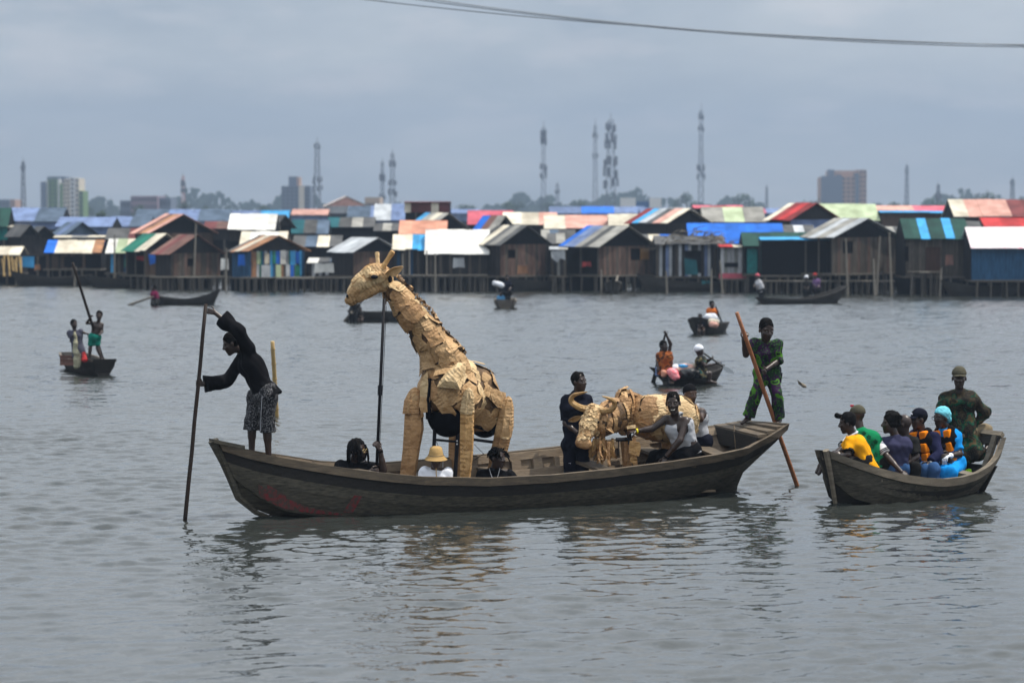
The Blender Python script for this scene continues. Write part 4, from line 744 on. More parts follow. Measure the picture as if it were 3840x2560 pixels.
for lb, x, y, w_, h_, c in (('faded orange cloth on the wall of the brown plank house', 1400, 985, 26, 40, 'rust'), ('pale sheet hanging under the white tarpaulin hut', 1720, 985, 40, 38, 'lgrey'), ('dark red cloth on the railing of the shuttered house', 2200, 990, 30, 20, 'dred'), ('blue cloth beside the rusty patched house', 905, 975, 22, 44, 'blue'), ('white sheet hanging at the side of the maroon roofed house', 842, 990, 26, 44, 'white'), ('green cloth on the porch of the green and cream roofed house', 478, 985, 22, 32, 'green'), ('small yellow cloth left of the wide cream roof', 140, 1002, 18, 22, 'rust'), ('white tarpaulin sagging between two dark huts', 1215, 1005, 70, 36, 'white'), ('brown mat hung by the door of the striped green roof', 3560, 975, 26, 40, 'brown'), ('teal net bundle lying on the long moored canoe', 2650, 1058, 34, 14, 'teal'), ('rust coloured mat leaning near the end of the giraffe walkway', 1960, 1010, 36, 34, 'rust')):
    cloths(lb, 'cloth', [(x - w_ / 2, y - h_ / 2), (x, y - h_ / 2 + 2), (x + w_ / 2, y - h_ / 2), (x + w_ / 2 + 3, y + h_ / 2), (x, y + h_ / 2 - 3), (x - w_ / 2 - 2, y + h_ / 2 + 2)], SH[c], Yf(x) - .3)
# ------------------------------------------------------------------ people
SKIN = pm('dark_skin', (0.032, 0.017, 0.0115), (0.022, 0.011, 0.008), scale=9, rough=0.38, spec=0.45)
SKIN2 = pm('brown_skin', (0.055, 0.028, 0.017), (0.038, 0.019, 0.012), scale=9, rough=0.40, spec=0.4)
HAIR = pm('black_hair', (0.006, 0.0055, 0.0055), rough=0.9, bump=0.8, bscale=70, spec=0.06)
EYE = pm('eye', (0.07, 0.06, 0.055), rough=0.35)
TEETH = pm('teeth', (0.75, 0.72, 0.66), rough=0.3)
def cloth(name, c, c2=None, **k):
    a = dict(scale=7, rough=0.85, bump=0.5, bscale=22, spec=0.04); a.update(k)
    return pm(name, c, c2 or tuple(x * .8 for x in c), **a)
def printed(name, cols, scale, dots=None, stretch=(1, 1, 1), rnd=1.0, bands=None):
    """printed cloth: blotches of flat colours (noise), cells (voronoi) on top"""
    m = bpy.data.materials.new(name); m.use_nodes = True; nt = m.node_tree; b = nt.nodes['Principled BSDF']; L = nt.links.new
    b.inputs['Roughness'].default_value = 0.75; b.inputs['Specular IOR Level'].default_value = 0.1
    tc = nt.nodes.new('ShaderNodeTexCoord'); mp = nt.nodes.new('ShaderNodeMapping'); mp.inputs['Scale'].default_value = stretch; L(tc.outputs['Object'], mp.inputs[0])
    n = nt.nodes.new('ShaderNodeTexNoise'); n.inputs['Scale'].default_value = scale; n.inputs['Detail'].default_value = 1.5; n.inputs['Distortion'].default_value = 0.5; L(mp.outputs[0], n.inputs[0])
    r = nt.nodes.new('ShaderNodeValToRGB'); r.color_ramp.interpolation = 'CONSTANT'
    for i in range(len(cols) - 2): r.color_ramp.elements.new(0.5)
    for i, c in enumerate(cols): r.color_ramp.elements[i].position = 0.0 if i == 0 else 0.36 + 0.28 * (i - 0.5) / max(1, len(cols) - 1.5); r.color_ramp.elements[i].color = (*c, 1)
    L(n.outputs[0], r.inputs[0]); col = r.outputs[0]
    if dots:
        v = nt.nodes.new('ShaderNodeTexVoronoi'); v.inputs['Scale'].default_value = dots[0]; L(mp.outputs[0], v.inputs[0])
        g = nt.nodes.new('ShaderNodeMath'); g.operation = 'LESS_THAN'; g.inputs[1].default_value = dots[1]; L(v.outputs['Distance'], g.inputs[0])
        mm = nt.nodes.new('ShaderNodeMixRGB'); mm.inputs[2].default_value = (*dots[2], 1); L(g.outputs[0], mm.inputs[0]); L(col, mm.inputs[1]); col = mm.outputs[0]
    L(col, b.inputs['Base Color']); return m
BLACKC = cloth('black_cloth', (0.0065, 0.0065, 0.008)); NAVYC = cloth('navy_cloth', (0.008, 0.009, 0.017)); CHAR = cloth('charcoal_cloth', (0.014, 0.014, 0.014))
WHITEC = cloth('white_cloth', (0.72, 0.74, 0.80)); GREYC = cloth('grey_ribbed_cloth', (0.40, 0.41, 0.44)); DENIM = cloth('denim', (0.035, 0.085, 0.20))
CYAN = cloth('cyan_net', (0.16, 0.52, 0.62)); BLUEC = cloth('bright_blue_scrubs', (0.01, 0.25, 0.66)); JACKET = cloth('navy_jacket', (0.016, 0.018, 0.05))
ORANGEL = cloth('orange_foam', (0.85, 0.23, 0.01)); YELLOWS = cloth('amber_shirt', (0.75, 0.33, 0.008)); GREENJ = cloth('green_jersey', (0.008, 0.19, 0.075)); WHITEST = cloth('white_sleeve', (0.7, 0.7, 0.72))
SLATE = cloth('slate_blue_tee', (0.035, 0.036, 0.075)); KHAKI = cloth('khaki_cloth', (0.19, 0.15, 0.095)); TANH = cloth('tan_hat_cloth', (0.42, 0.27, 0.11)); OLIVE = cloth('olive_cap_cloth', (0.075, 0.07, 0.05))
GOLD = pm('thin_gold', (0.7, 0.5, 0.2), rough=0.3, metal=1.0); SILVER = pm('silver', (0.7, 0.7, 0.72), rough=0.3, metal=1.0); YBAND = pm('yellow_band', (0.8, 0.65, 0.01), rough=0.5)
WAX = printed('green_purple_wax_print', [(0.009, 0.006, 0.018), (0.010, 0.030, 0.012), (0.026, 0.006, 0.036), (0.055, 0.17, 0.012), (0.006, 0.008, 0.010)], 5.0, dots=(30, 0.30, (0.035, 0.115, 0.02)))
GOWN = printed('brown_green_gown_print', [(0.014, 0.012, 0.010), (0.030, 0.022, 0.012), (0.010, 0.010, 0.009), (0.003, 0.045, 0.024), (0.065, 0.045, 0.02), (0.02, 0.016, 0.011)], 7, dots=(42, 0.20, (0.10, 0.085, 0.06)))
MONO = printed('black_white_shorts_print', [(0.012, 0.012, 0.014), (0.018, 0.018, 0.021)], 9, dots=(75, 0.36, (0.20, 0.20, 0.21)), stretch=(1.0, 1.0, 0.62))

def unit(v): return V(v).normalized()
def limb(a, b, c, ra, rb, rc, off=0, t=2.0, k=.03, flare=0.0):
    """two-bone limb up to t (1 = middle joint, 2 = end), cut square when shorter"""
    ps = []
    def seg(p, q, r0, r1, t1):
        d = (q - p); 
        if t1 >= 1: return C(p, q, r0 + off, r1 + off, k=k)
        e = p + d * t1; r = lerp(r0, r1, t1) + off
        return C(p, e + d.normalized() * r, r0 + off, r + flare, k=k, clip=[(e, d.normalized())])
    ps.append(seg(a, b, ra, rb, min(1, t)))
    if t > 1: ps.append(seg(b, c, rb, rc, t - 1))
    return ps
def hand(wr, d, pn, curl, s, thumb=1, spread=0.02):
    """palm and five fingers; d = direction of the fingers, pn = the way the palm faces, thumb = +-1 side"""
    d = unit(d); pn = unit(V(pn) - d * V(pn).dot(d)); y = d.cross(pn) * thumb; ps = []
    q = lambda x, b, z=0: wr + (d * x + y * b + pn * z) * s
    for b in (-.026, -.008, .010, .027): ps.append(C(q(.0, b * .7), q(.085, b), .014 * s, .0125 * s, k=.010))
    cu = curl if hasattr(curl, '__len__') else [curl] * 4
    for i, (b, ln) in enumerate(((.030, .95), (.010, 1.06), (-.010, 1.0), (-.029, .8))):
        p = q(.088, b); a = 0
        for j, l in enumerate((.042, .027, .022)):
            a += cu[i] * (1.25 if j else 0.95); e = p + (d * math.cos(a) + pn * math.sin(a) + y * (b * spread * 10)) * (l * ln * s)
            ps.append(C(p, e, (.0098 - .001 * j) * s, (.0092 - .001 * j) * s, k=.003)); p = e
    p = q(.018, .026); 
    for dx, dy, dz, l in ((.55, .75, .25, .042), (.75, .35, .25 + .5 * cu[0], .034), (.75, -.05, .2 + .75 * cu[0], .026)):
        e = p + (d * dx + y * dy + pn * dz).normalized() * (l * s); ps.append(C(p, e, .0115 * s, .0105 * s, k=.006)); p = e
    return ps
class Person: pass
def person(label, Y, J, f=(0, -1, 0), up=(0, 0, 1), s=1.0, skin=None, h=0.0115, grips={}, hands={}, head=1.0, group=None, fat=1.0):
    """J: joints as (photo x, photo y, depth offset)"""
    P = Person(); skin = skin or SKIN
    j = {k: at(v[0], v[1], Y + (v[2] if len(v) > 2 else 0)) for k, v in J.items()}
    P.j = j; P.s = s; P.Y = Y; P.h = h
    f = unit(f); up = unit(V(up) - f * V(up).dot(f)); r = f.cross(up)     # r = right of the head
    P.f, P.u, P.r = f, up, r; hs = s * head * 1.10; P.hs = hs
    c = j['head']; P.hp = lambda x, y, z: c + (r * x + f * y + up * z) * hs
    HM = fr(r, f, up); P.HM = HM
    spine = (j['pel'] - j['neck']).normalized(); P.spine = spine
    lat = j['shl'] - j['shr']; lat = (lat - spine * lat.dot(spine)); P.sw = lat.length; lat = lat.normalized() if P.sw > .02 else V((0, 1, 0)); P.lat = lat
    fw = spine.cross(lat) * 1.0; P.fw = fw if fw.dot(f) > 0 else -fw
    if 'hil' not in j: j['hil'] = j['pel'] + lat * .09 * s + spine * .04 * s
    if 'hir' not in j: j['hir'] = j['pel'] - lat * .09 * s + spine * .04 * s
    for sd in 'lr':
        if 'kn' + sd not in j: j['kn' + sd] = j['hi' + sd] + P.fw * .38 * s + V((0, 0, -.12 * s))
        if 'an' + sd not in j: j['an' + sd] = j['kn' + sd] + V((0, 0, -.40 * s)) - P.fw * .08 * s
        if 'to' + sd not in j: j['to' + sd] = j['an' + sd] + (P.fw * .17 + V((0, 0, -.035))) * s
    ps = torso(P) + [C(j['neck'] + spine * .02, P.hp(0, -.015, -.05), .056 * s, .052 * hs, k=.03)]
    for sd in 'lr':
        ps += limb(j['sh' + sd], j['el' + sd], j['wr' + sd], .050 * s * fat, .041 * s * fat, .029 * s, k=.02)
        d = (j['wr' + sd] - j['el' + sd]); ps.append(C(j['el' + sd] + d * .1, j['el' + sd] + d * .45, .045 * s, .040 * s, k=.02))
        ps += legs(P, sd, 0, 2); a, t = j['an' + sd], j['to' + sd]
        ps += [C(a, t, .040 * s, .026 * s, k=.02), C(a + (a - j['kn' + sd]).normalized() * .03 * s - (t - a) * .2, a, .036 * s, .036 * s, k=.02)]
    hd = [E(P.hp(0, -.012, .035), np.array((.077, .098, .098)) * hs, HM, k=.02), E(P.hp(0, .028, -.035), np.array((.061, .066, .082)) * hs, HM, k=.03), C(P.hp(0, .062, -.098), P.hp(0, .05, -.085), .027 * hs, .03 * hs, k=.02),
          C(P.hp(0, .088, .018), P.hp(0, .104, -.020), .010 * hs, .018 * hs, k=.012), C(P.hp(-.018, .096, -.026), P.hp(.018, .096, -.026), .011 * hs, k=.008),
          C(P.hp(-.02, .085, -.054), P.hp(.02, .085, -.054), .0115 * hs, k=.006), C(P.hp(-.018, .083, -.070), P.hp(.018, .083, -.070), .012 * hs, k=.006),
          C(P.hp(-.045, .073, .032), P.hp(.045, .073, .032), .013 * hs, k=.012), C(P.hp(-.045, .058, -.018), P.hp(-.03, .066, -.02), .020 * hs, k=.02), C(P.hp(.045, .058, -.018), P.hp(.03, .066, -.02), .020 * hs, k=.02)]
    for q in (-1, 1):
        hd += [E(P.hp(q * .031, .094, .010), np.array((.017, .014, .011)) * hs, HM, k=.01, op='s'), E(P.hp(q * .080, -.008, -.006), np.array((.010, .020, .032)) * hs, HM, k=.008)]
    ps += hd; hp_ = []
    for sd in 'lr':
        wr = j['wr' + sd]; fa = (wr - j['el' + sd]).normalized()
        if sd in grips:
            ax, sg = grips[sd][:2]; ax = unit(ax); d = (fa - ax * fa.dot(ax) * .75).normalized()
            if len(grips[sd]) > 2: d = unit(grips[sd][2])
            pn = ax.cross(d).normalized() * sg
            th = 1 if ax.z * (d.cross(pn)).z > 0 or True else -1
            th = 1 if d.cross(pn).z > 0 else -1
            hp_ += hand(wr, d, pn, 1.05, s, th)
        elif sd in hands:
            d, pn, cu = hands[sd]; hp_ += hand(wr, d if d else fa, pn, cu, s, 1 if sd == 'r' else -1)
        else: hp_ += hand(wr, fa, P.fw * -1 if abs(fa.dot(P.fw)) < .8 else lat * (-1 if sd == 'l' else 1), .35, s, 1 if sd == 'r' else -1)
    low = min(j[k].z for k in ('anl', 'anr', 'tol', 'tor')) - .04 * s
    t = thing('person', label, 'person', (j['pel'].x, j['pel'].y, low), group); P.t = t
    sdf_obj('body', ps, h, skin, t, extra=[(hp_, min(h, .0065 * s) if h < .015 else h)])
    if h < .015:
        for q in (-1, 1):
            m = MB(); cc = P.hp(q * .031, .083, .010); rr = .0125 * hs
            rings = [[cc + (r * math.cos(a) * math.sin(b) + up * math.sin(a) * math.sin(b) * .8 + f * math.cos(b)) * rr for a in np.linspace(0, 6.283, 8, endpoint=False)] for b in (.15, .7, 1.3, 1.9)]
            m.loft(rings); m.build('eye', EYE, t, smooth=True)
    return P
def torso(P, off=0.0, hem=0.0, k=.05, arms=True, cut=None, flare=0.0):
    j, s, l, sp = P.j, P.s, P.lat, P.spine; n, p = j['neck'], j['pel']
    Cc = lerp(n, p, .34); wl = lerp(n, p, .68); hw = min(.095, P.sw * .26 + .025) * s
    e = p + sp * hem * s; cl = [(e, sp)] if hem else None; ext = .10 * s if hem else 0
    ps = [C(Cc + l * hw * .85, Cc - l * hw * .85, .102 * s + off, k=k)]
    for q in (1, -1):
        ps += [C(Cc + l * q * hw, wl + l * q * .058 * s, .098 * s + off, .092 * s + off, k=k), C(wl + l * q * .058 * s, e + l * q * .066 * s + sp * ext, .092 * s + off, (.104 + flare) * s + off, k=k, clip=cl)]
    if arms:
        for sd in 'lr': ps += [C(n + sp * .035 * s, j['sh' + sd], .052 * s + off, .047 * s + off, k=.035), C(j['sh' + sd], lerp(j['sh' + sd], Cc, .45), .047 * s + off, .075 * s + off, k=.035)]
    return ps
def legs(P, sd, off, t, flare=0.0, k=.03):
    j, s = P.j, P.s
    ps = limb(j['hi' + sd], j['kn' + sd], j['an' + sd], .088 * s, .058 * s, .038 * s, off, t, k=k, flare=flare)
    if t > 1.5: ps.append(C(lerp(j['kn' + sd], j['an' + sd], .12), lerp(j['kn' + sd], j['an' + sd], .42), .056 * s + off, .050 * s + off, k=k))
    return ps
def shirt(P, mat, off=.018, sl=.55, hem=.06, name='shirt', slr=None, neck=.03, folds=.011, flare=0.0, sleevemat=None, vneck=None, sflare=.01, seed=1):
    j, s = P.j, P.s
    ps = torso(P, off, hem, flare=flare)
    nd = (j['neck'] - j['head']).normalized(); cl = [(j['neck'] + (-nd) * neck * s, -nd)]
    sv = []
    for sd, t in (('l', sl), ('r', sl if slr is None else slr)):
        q = limb(j['sh' + sd], j['el' + sd], j['wr' + sd], .050 * s, .046 * s, .038 * s, off, t, flare=sflare)
        if sleevemat: sv.append(q)
        else: sv += q
    for p_ in ps: p_['clip'] = (p_['clip'] or []) + cl
    if not sleevemat: ps += sv
    if vneck: a = j['neck'] + P.fw * .10 * s; ps.append(C(a + V((0, 0, .05)), a + P.spine * vneck * s + P.fw * .03, .045 * s, .010 * s, op='s', k=.01))
    o = sdf_obj(name, ps, P.h * 1.05, mat, P.t, noise=(folds, 22, seed))
    if sleevemat:
        for q in sv: sdf_obj('sleeve', q, P.h, sleevemat, P.t, noise=(folds * .6, 25, seed + 1))
    return o
def tank(P, mat, off=.014, hem=.05, seed=2, name='tank_top'):
    j, s, l = P.j, P.s, P.lat; n = j['neck']; Cc = lerp(n, j['pel'], .34)
    ps = torso(P, off, hem, arms=False)
    for q in (1, -1): ps.append(C(n + l * q * .075 * s + P.spine * .02 * s, Cc + l * q * .065 * s, .036 * s + off, .082 * s + off, k=.03))
    ps += [C(n + P.fw * .10 * s - P.spine * .04, n + P.fw * .14 * s + P.spine * .09 * s, .075 * s, .05 * s, op='s', k=.01)]
    for sd, q in (('l', 1), ('r', -1)): ps.append(C(j['sh' + sd] - P.spine * .03 * s, lerp(j['sh' + sd], j['el' + sd], .55), .085 * s, .075 * s, op='s', k=.012))
    return sdf_obj(name, ps, P.h, mat, P.t, noise=(.009, 24, seed))
def trousers(P, mat, off=.018, t=1.93, name='trousers', flare=0.0, folds=.010, seed=3, waist=-.02):
    j, s = P.j, P.s; ps = [C(j['hil'], j['hir'], .104 * s + off, k=.04), C(j['pel'] + P.lat * .07 * s, j['pel'] - P.lat * .07 * s, .108 * s + off, k=.04)]
    for sd in 'lr': ps += legs(P, sd, off, t, flare)
    return sdf_obj(name, ps, P.h * 1.05, mat, P.t, noise=(folds, 20, seed), clips=[(j['pel'] + P.spine * (-.09 + waist) * s, -P.spine)])
def hair(P, kind='short', mat=None):
    mat = mat or HAIR; hs = P.hs; cl = [(P.hp(0, .060, .058), P.f * .80 - P.u * .60)]
    g = .008 if kind in ('short',) else .03
    if kind == 'afro': ps = [E(P.hp(0, -.03, .055), np.array((.112, .118, .112)) * hs, P.HM)]; cl = [(P.hp(0, .066, .06), P.f * .85 - P.u * .5)]; nz = (.016, 45, 5)
    elif kind == 'dreads':
        ps = [E(P.hp(0, -.02, .042), np.array((.092, .110, .105)) * hs, P.HM)]; cl = [(P.hp(0, .062, .06), P.f * .85 - P.u * .5)]; nz = (.008, 60, 4)
    else: ps = [E(P.hp(0, -.016, .038), np.array((.083, .104, .104)) * hs, P.HM)]; nz = (.005, 60, 3)
    o = sdf_obj('hair', ps, min(P.h, .010), mat, P.t, noise=nz, clips=cl)
    if kind in ('dreads', 'locs'):
        rs = random.Random(11); m = MB()
        ln = .22 if kind == 'dreads' else .07
        for i in range(46):
            a = rs.uniform(.55, 5.73); b = rs.uniform(.1, 1.2)   # angle from the face
            p0 = P.hp(math.sin(a) * .085 * math.sin(b + .4), math.cos(a) * .10 * math.sin(b + .4), .04 + .095 * math.cos(b + .4))
            o1 = (p0 - P.hp(0, 0, .02)).normalized()
            L_ = ln * rs.uniform(.6, 1.2) * hs; side = o1 * (.035 if kind == 'dreads' else .045)
            m.tube([p0, p0 + side + V((0, 0, -.35 * L_)), p0 + side * 1.2 + V((rs.uniform(-.02, .02), 0, -L_))], [.013 * hs, .012 * hs, .006 * hs], n=5)
        m.build('locks', mat, P.t, smooth=True)
    return o
def lathe_h(P, name, mat, prof, n=18, tilt=None, squash=(1, 1.15), c=(0, -.012, 0), smooth=True):
    """turned shape about the head's own axis; prof = (radius, height)"""
    m = MB(); rings = [[P.hp(c[0] + math.cos(a) * r * squash[0], c[1] + math.sin(a) * r * squash[1], c[2] + z) for a in np.linspace(0, 2 * math.pi, n, endpoint=False)] for r, z in prof]
    m.loft(rings, caps=True); o = m.build(name, mat, P.t, smooth=smooth); return fixn(o)
def cap_hat(P, mat, brim=None, name='cap', bl=.075):
    hs = P.hs; ps = [E(P.hp(0, -.014, .050), np.array((.089, .110, .098)) * hs, P.HM)]
    o = sdf_obj(name, ps, .009, mat, P.t, clips=[(P.hp(0, .02, .045), -P.u * 1.0 + P.f * .12)], noise=(.003, 30, 2))
    m = MB(); top = []; 
    for a in np.linspace(-1.15, 1.15, 9):
        top.append((P.hp(math.sin(a) * .078, math.cos(a) * .07 + .015, .055), P.hp(math.sin(a) * .080, math.cos(a) * (.075 + bl) + .012, .045 - .012 * abs(a))))
    m.loft([[a, b, b - P.u * .008, a - P.u * .008] for a, b in top]); fixn(m.build('brim', brim or mat, P.t)); return o
def glasses(P, mat):
    m = MB()
    for q in (-1, 1):
        m.tube([P.hp(q * .034 + math.cos(a) * .026, .108, .006 + math.sin(a) * .022) for a in np.linspace(0, 6.283, 9)], .0028 * P.hs, n=4)
        m.tube([P.hp(q * .06, .106, .012), P.hp(q * .085, -.01, .012)], .0028 * P.hs, n=4)
    m.tube([P.hp(-.01, .112, .012), P.hp(.01, .112, .012)], .0028, n=4); m.build('glasses', mat, P.t)
def ring_on(P, name, a, b, t, r, wdt, mat):
    p = lerp(a, b, t); d = (b - a).normalized(); m = MB(); m.tube([p - d * wdt / 2, p + d * wdt / 2], r, n=10); m.build(name, mat, P.t, smooth=False)
def necklace(P, mat):
    m = MB(); n = P.j['neck']; pts = [n + P.lat * .075 * P.s * math.cos(a) + P.fw * (.10 + .055 * math.sin(a)) * P.s + V((0, 0, .03 - .17 * math.sin(a) ** 2 * P.s)) for a in np.linspace(0, math.pi, 13)]
    m.tube(pts, .004, n=4); m.build('necklace', mat, P.t)
def band(P, mat, sd, name='wristband', t=.93): ring_on(P, name, P.j['el' + sd], P.j['wr' + sd], t, .036 * P.s, .025, mat)
def on_line(a, b, px):      # point of a pole at a given photo x
    lo, hi = 0.0, 1.0
    f = lambda u: 1920 + F * lerp(a, b, u).x / lerp(a, b, u).y
    up_ = f(1) > f(0)
    for _ in range(30):
        mid = (lo + hi) / 2
        if (f(mid) < px) == up_: lo = mid
        else: hi = mid
    return lerp(a, b, lo)

# ---- the man poling at the bow
PA, PB = at(772, 1140, 39.35), wat(687, 1954) + V((0, 0, -.25))
pole('punting_pole', 'long dark punting pole held upright by the barefoot man at the bow', 'pole', PA, PB, .026, .030, POLED)
P = person('young man in black top and patterned shorts leaning out to pole at the bow', 39.55, dict(head=(868, 1289, -.02), neck=(912, 1312), pel=(993, 1468), shl=(930, 1304, -.14), shr=(915, 1335, .16), ell=(898, 1247, -.26), wrl=(806, 1172, -.2), elr=(848, 1432, .15), wrr=(762, 1440, -.02),
    knl=(1000, 1592, -.08), anl=(1008, 1716, -.05), knr=(945, 1582, .1), anr=(944, 1706, .12), hil=(1003, 1486, -.10), hir=(968, 1486, .10)), f=(-.95, -.12, -.38), up=(-.33, 0, .95), s=1.06, head=1.02, grips={'l': (PA - PB, -1), 'r': (PA - PB, 1)})
hair(P); shirt(P, BLACKC, off=.036, sl=1.72, slr=1.95, hem=.09, sflare=.05, folds=.014, flare=.045, name='long_sleeved_top'); trousers(P, MONO, off=.045, t=1.22, name='shorts', flare=.03)
m = MB(); m.tube([P.j['hil'] + V((-.06, -.165, .02)), lerp(P.j['hil'], P.j['knl'], .6) + V((-.07, -.15, 0)), lerp(P.j['knl'], P.j['anl'], .18) + V((-.08, -.13, 0))], .004, n=5); m.build('side_piping', GREYC, P.t)
# ---- man with locs holding the giraffe's rod
GA, GB = at(1441, 1120, 40.3), at(1412, 1762, 40.05)
P = person('bearded man with long dreadlocks and glasses gripping the black rod', 40.15, dict(head=(1340, 1688, -.05), neck=(1326, 1731, .02), pel=(1322, 1880), shl=(1375, 1742, .06), shr=(1276, 1744, -.02), ell=(1438, 1762, -.05), wrl=(1425, 1684, -.1), elr=(1290, 1800, -.15), wrr=(1386, 1768, -.25),
    knl=(1410, 1850, -.3), knr=(1345, 1850, -.4), anl=(1420, 1880, -.1), anr=(1360, 1880, -.1)), f=(.9, -.42, -.05), s=1.08, grips={'l': (GA - GB, -1, (-.55, -.25, .8)), 'r': (GA - GB, 1)}, fat=1.1)
hair(P, 'dreads'); shirt(P, BLACKC, sl=.62, hem=.05, seed=5, name='tee_shirt'); trousers(P, BLACKC); glasses(P, GOLD)
sdf_obj('beard', [E(P.hp(0, .05, -.085), np.array((.052, .048, .045)) * P.hs, P.HM)], .01, HAIR, P.t, noise=(.006, 60, 2)); ring_on(P, 'bracelet', P.j['ell'], P.j['wrl'], .9, .040, .03, HAIR)
for dz in (.075, .055):
    m = MB(); m.box(P.j['wrl'] + V((.03, -.035, dz)), (.018, .012, .011)); m.build('finger_ring', SILVER, P.t)
# ---- person in the bucket hat
P = person('person in a tan bucket hat and white V-neck tee sitting under the giraffe', 40.4, dict(head=(1635, 1722, -.04), neck=(1632, 1757), pel=(1632, 1895), shl=(1676, 1770), shr=(1588, 1770), ell=(1690, 1835, -.05), elr=(1574, 1835, -.05), wrl=(1655, 1870, -.25), wrr=(1610, 1870, -.25),
    knl=(1660, 1860, -.35), knr=(1605, 1860, -.35), anl=(1660, 1885, -.2), anr=(1605, 1885, -.2)), f=(.05, -1, -.08), s=1.0, skin=SKIN2)
hair(P); shirt(P, WHITEC, sl=.7, hem=.05, vneck=.10, seed=7, name='tee_shirt', neck=.0); trousers(P, CHAR)
lathe_h(P, 'bucket_hat', TANH, [(.001, .168), (.055, .166), (.078, .150), (.092, .085), (.098, .055), (.146, .004), (.151, .0), (.146, -.002), (.096, .046), (.090, .06)], n=24)
ring = [P.hp(math.cos(a) * .101, math.sin(a) * .116 - .012, .058) for a in np.linspace(0, 6.283, 25)]; m = MB(); m.tube(ring, .005, n=4); m.build('hat_seam', KHAKI, P.t)
m = MB(); m.tube([P.hp(0, .09, -.10), P.hp(.0, .12, -.16), P.hp(-.01, .13, -.28)], .007, n=5); m.build('hat_cord', TANH, P.t); m = MB(); m.tube([P.hp(-.09, .02, -.02), P.hp(-.088, .03, -.10)], .004, n=4); m.build('earphone_cord', WHITEC, P.t)
# ---- man with short locs and a chain
P = person('man with short messy locs and a silver chain looking to the right', 41.0, dict(head=(1866, 1718, -.04), neck=(1852, 1758), pel=(1862, 1900), shl=(1912, 1774, .02), shr=(1806, 1777, -.02), ell=(1940, 1830), elr=(1785, 1835, -.05), wrl=(1910, 1865, -.2), wrr=(1820, 1865, -.25),
    knl=(1900, 1855, -.35), knr=(1840, 1855, -.35), anl=(1900, 1885, -.2), anr=(1840, 1885, -.2)), f=(.80, -.55, -.05), s=1.05)
hair(P, 'locs'); shirt(P, BLACKC, sl=.7, hem=.05, seed=8, name='tee_shirt'); trousers(P, BLACKC); necklace(P, SILVER)
# ---- standing man beside the buffalo
P = person('young man in dark navy tee standing behind the buffalo head', 42.15, dict(head=(2171, 1432, -.02), neck=(2164, 1474), pel=(2160, 1655), shl=(2206, 1501, .05), shr=(2124, 1502, -.03), ell=(2222, 1580, .0), elr=(2120, 1586, -.05), wrl=(2190, 1620, -.2), wrr=(2165, 1622, -.22),
    knl=(2188, 1745, -.05), anl=(2186, 1845), knr=(2136, 1745, -.05), anr=(2130, 1845)), f=(.80, -.58, .03), s=1.04, skin=SKIN)
hair(P); shirt(P, NAVYC, off=.026, sl=.92, hem=.10, seed=9, name='tee_shirt', flare=.01); trousers(P, NAVYC, off=.024)
m = MB(); m.box(lerp(P.j['knr'], P.j['hir'], .1) + V((.0, -.09, 0)), (.028, .006, .03)); m.build('logo_patch', WHITEC, P.t)
# ---- smiling man in grey tank top on the rail
P = person('smiling man in grey tank top sitting on the rail with one arm outstretched', 41.95, dict(head=(2524, 1512, -.12), neck=(2532, 1556), pel=(2580, 1690, .05), shl=(2572, 1578, -.04), shr=(2497, 1570, .02), ell=(2550, 1650, -.18), wrl=(2494, 1716, -.16), elr=(2446, 1606, -.05), wrr=(2384, 1616, -.12),
    hil=(2570, 1706, -.02), hir=(2552, 1706, .16), knl=(2478, 1722, .18), knr=(2452, 1706, .42), anl=(2440, 1812, .30), anr=(2418, 1808, .5)), f=(-.12, -.98, -.08), up=(-.06, 0, 1), s=1.08, head=1.08, hands={'l': ((-.3, -.3, -.8), (.2, .8, -.3), .35), 'r': (None, (0, .3, -1), .7)}, fat=1.08)
hair(P); tank(P, GREYC); trousers(P, BLACKC); band(P, YBAND, 'r'); band(P, HAIR, 'l', 'watch', .95)
m = MB(); m.tube([P.hp(-.024, .093, -.058), P.hp(-.012, .098, -.063), P.hp(.012, .098, -.063), P.hp(.024, .093, -.058)], [.003, .0055, .0055, .003], n=6); m.build('teeth', TEETH, P.t)
# ---- man with a black durag
P = person('man in black headscarf and pale tank top leaning on the buffalo back', 42.85, dict(head=(2588, 1478, -.1), neck=(2598, 1522), pel=(2618, 1650), shl=(2632, 1543, .0), shr=(2566, 1545, .05), ell=(2628, 1572, -.24), wrl=(2590, 1514, -.32), elr=(2545, 1590, -.1), wrr=(2540, 1550, -.25),
    knl=(2622, 1735, -.05), knr=(2596, 1735, -.1), anl=(2624, 1812), anr=(2590, 1812)), f=(.55, -.82, -.12), s=1.03, skin=SKIN2, hands={'l': ((-1, 0, .1), (0, 0, -1), .3)})
tank(P, GREYC, seed=6); trousers(P, NAVYC); band(P, YBAND, 'l', t=.95)
sdf_obj('headscarf', [E(P.hp(0, -.016, .040), np.array((.086, .108, .104)) * P.hs, P.HM), C(P.hp(0, -.1, .0), P.hp(.01, -.13, -.09), .03, .012)], .009, BLACKC, P.t, clips=[(P.hp(0, .03, .045), P.f * .42 - P.u * .9)])
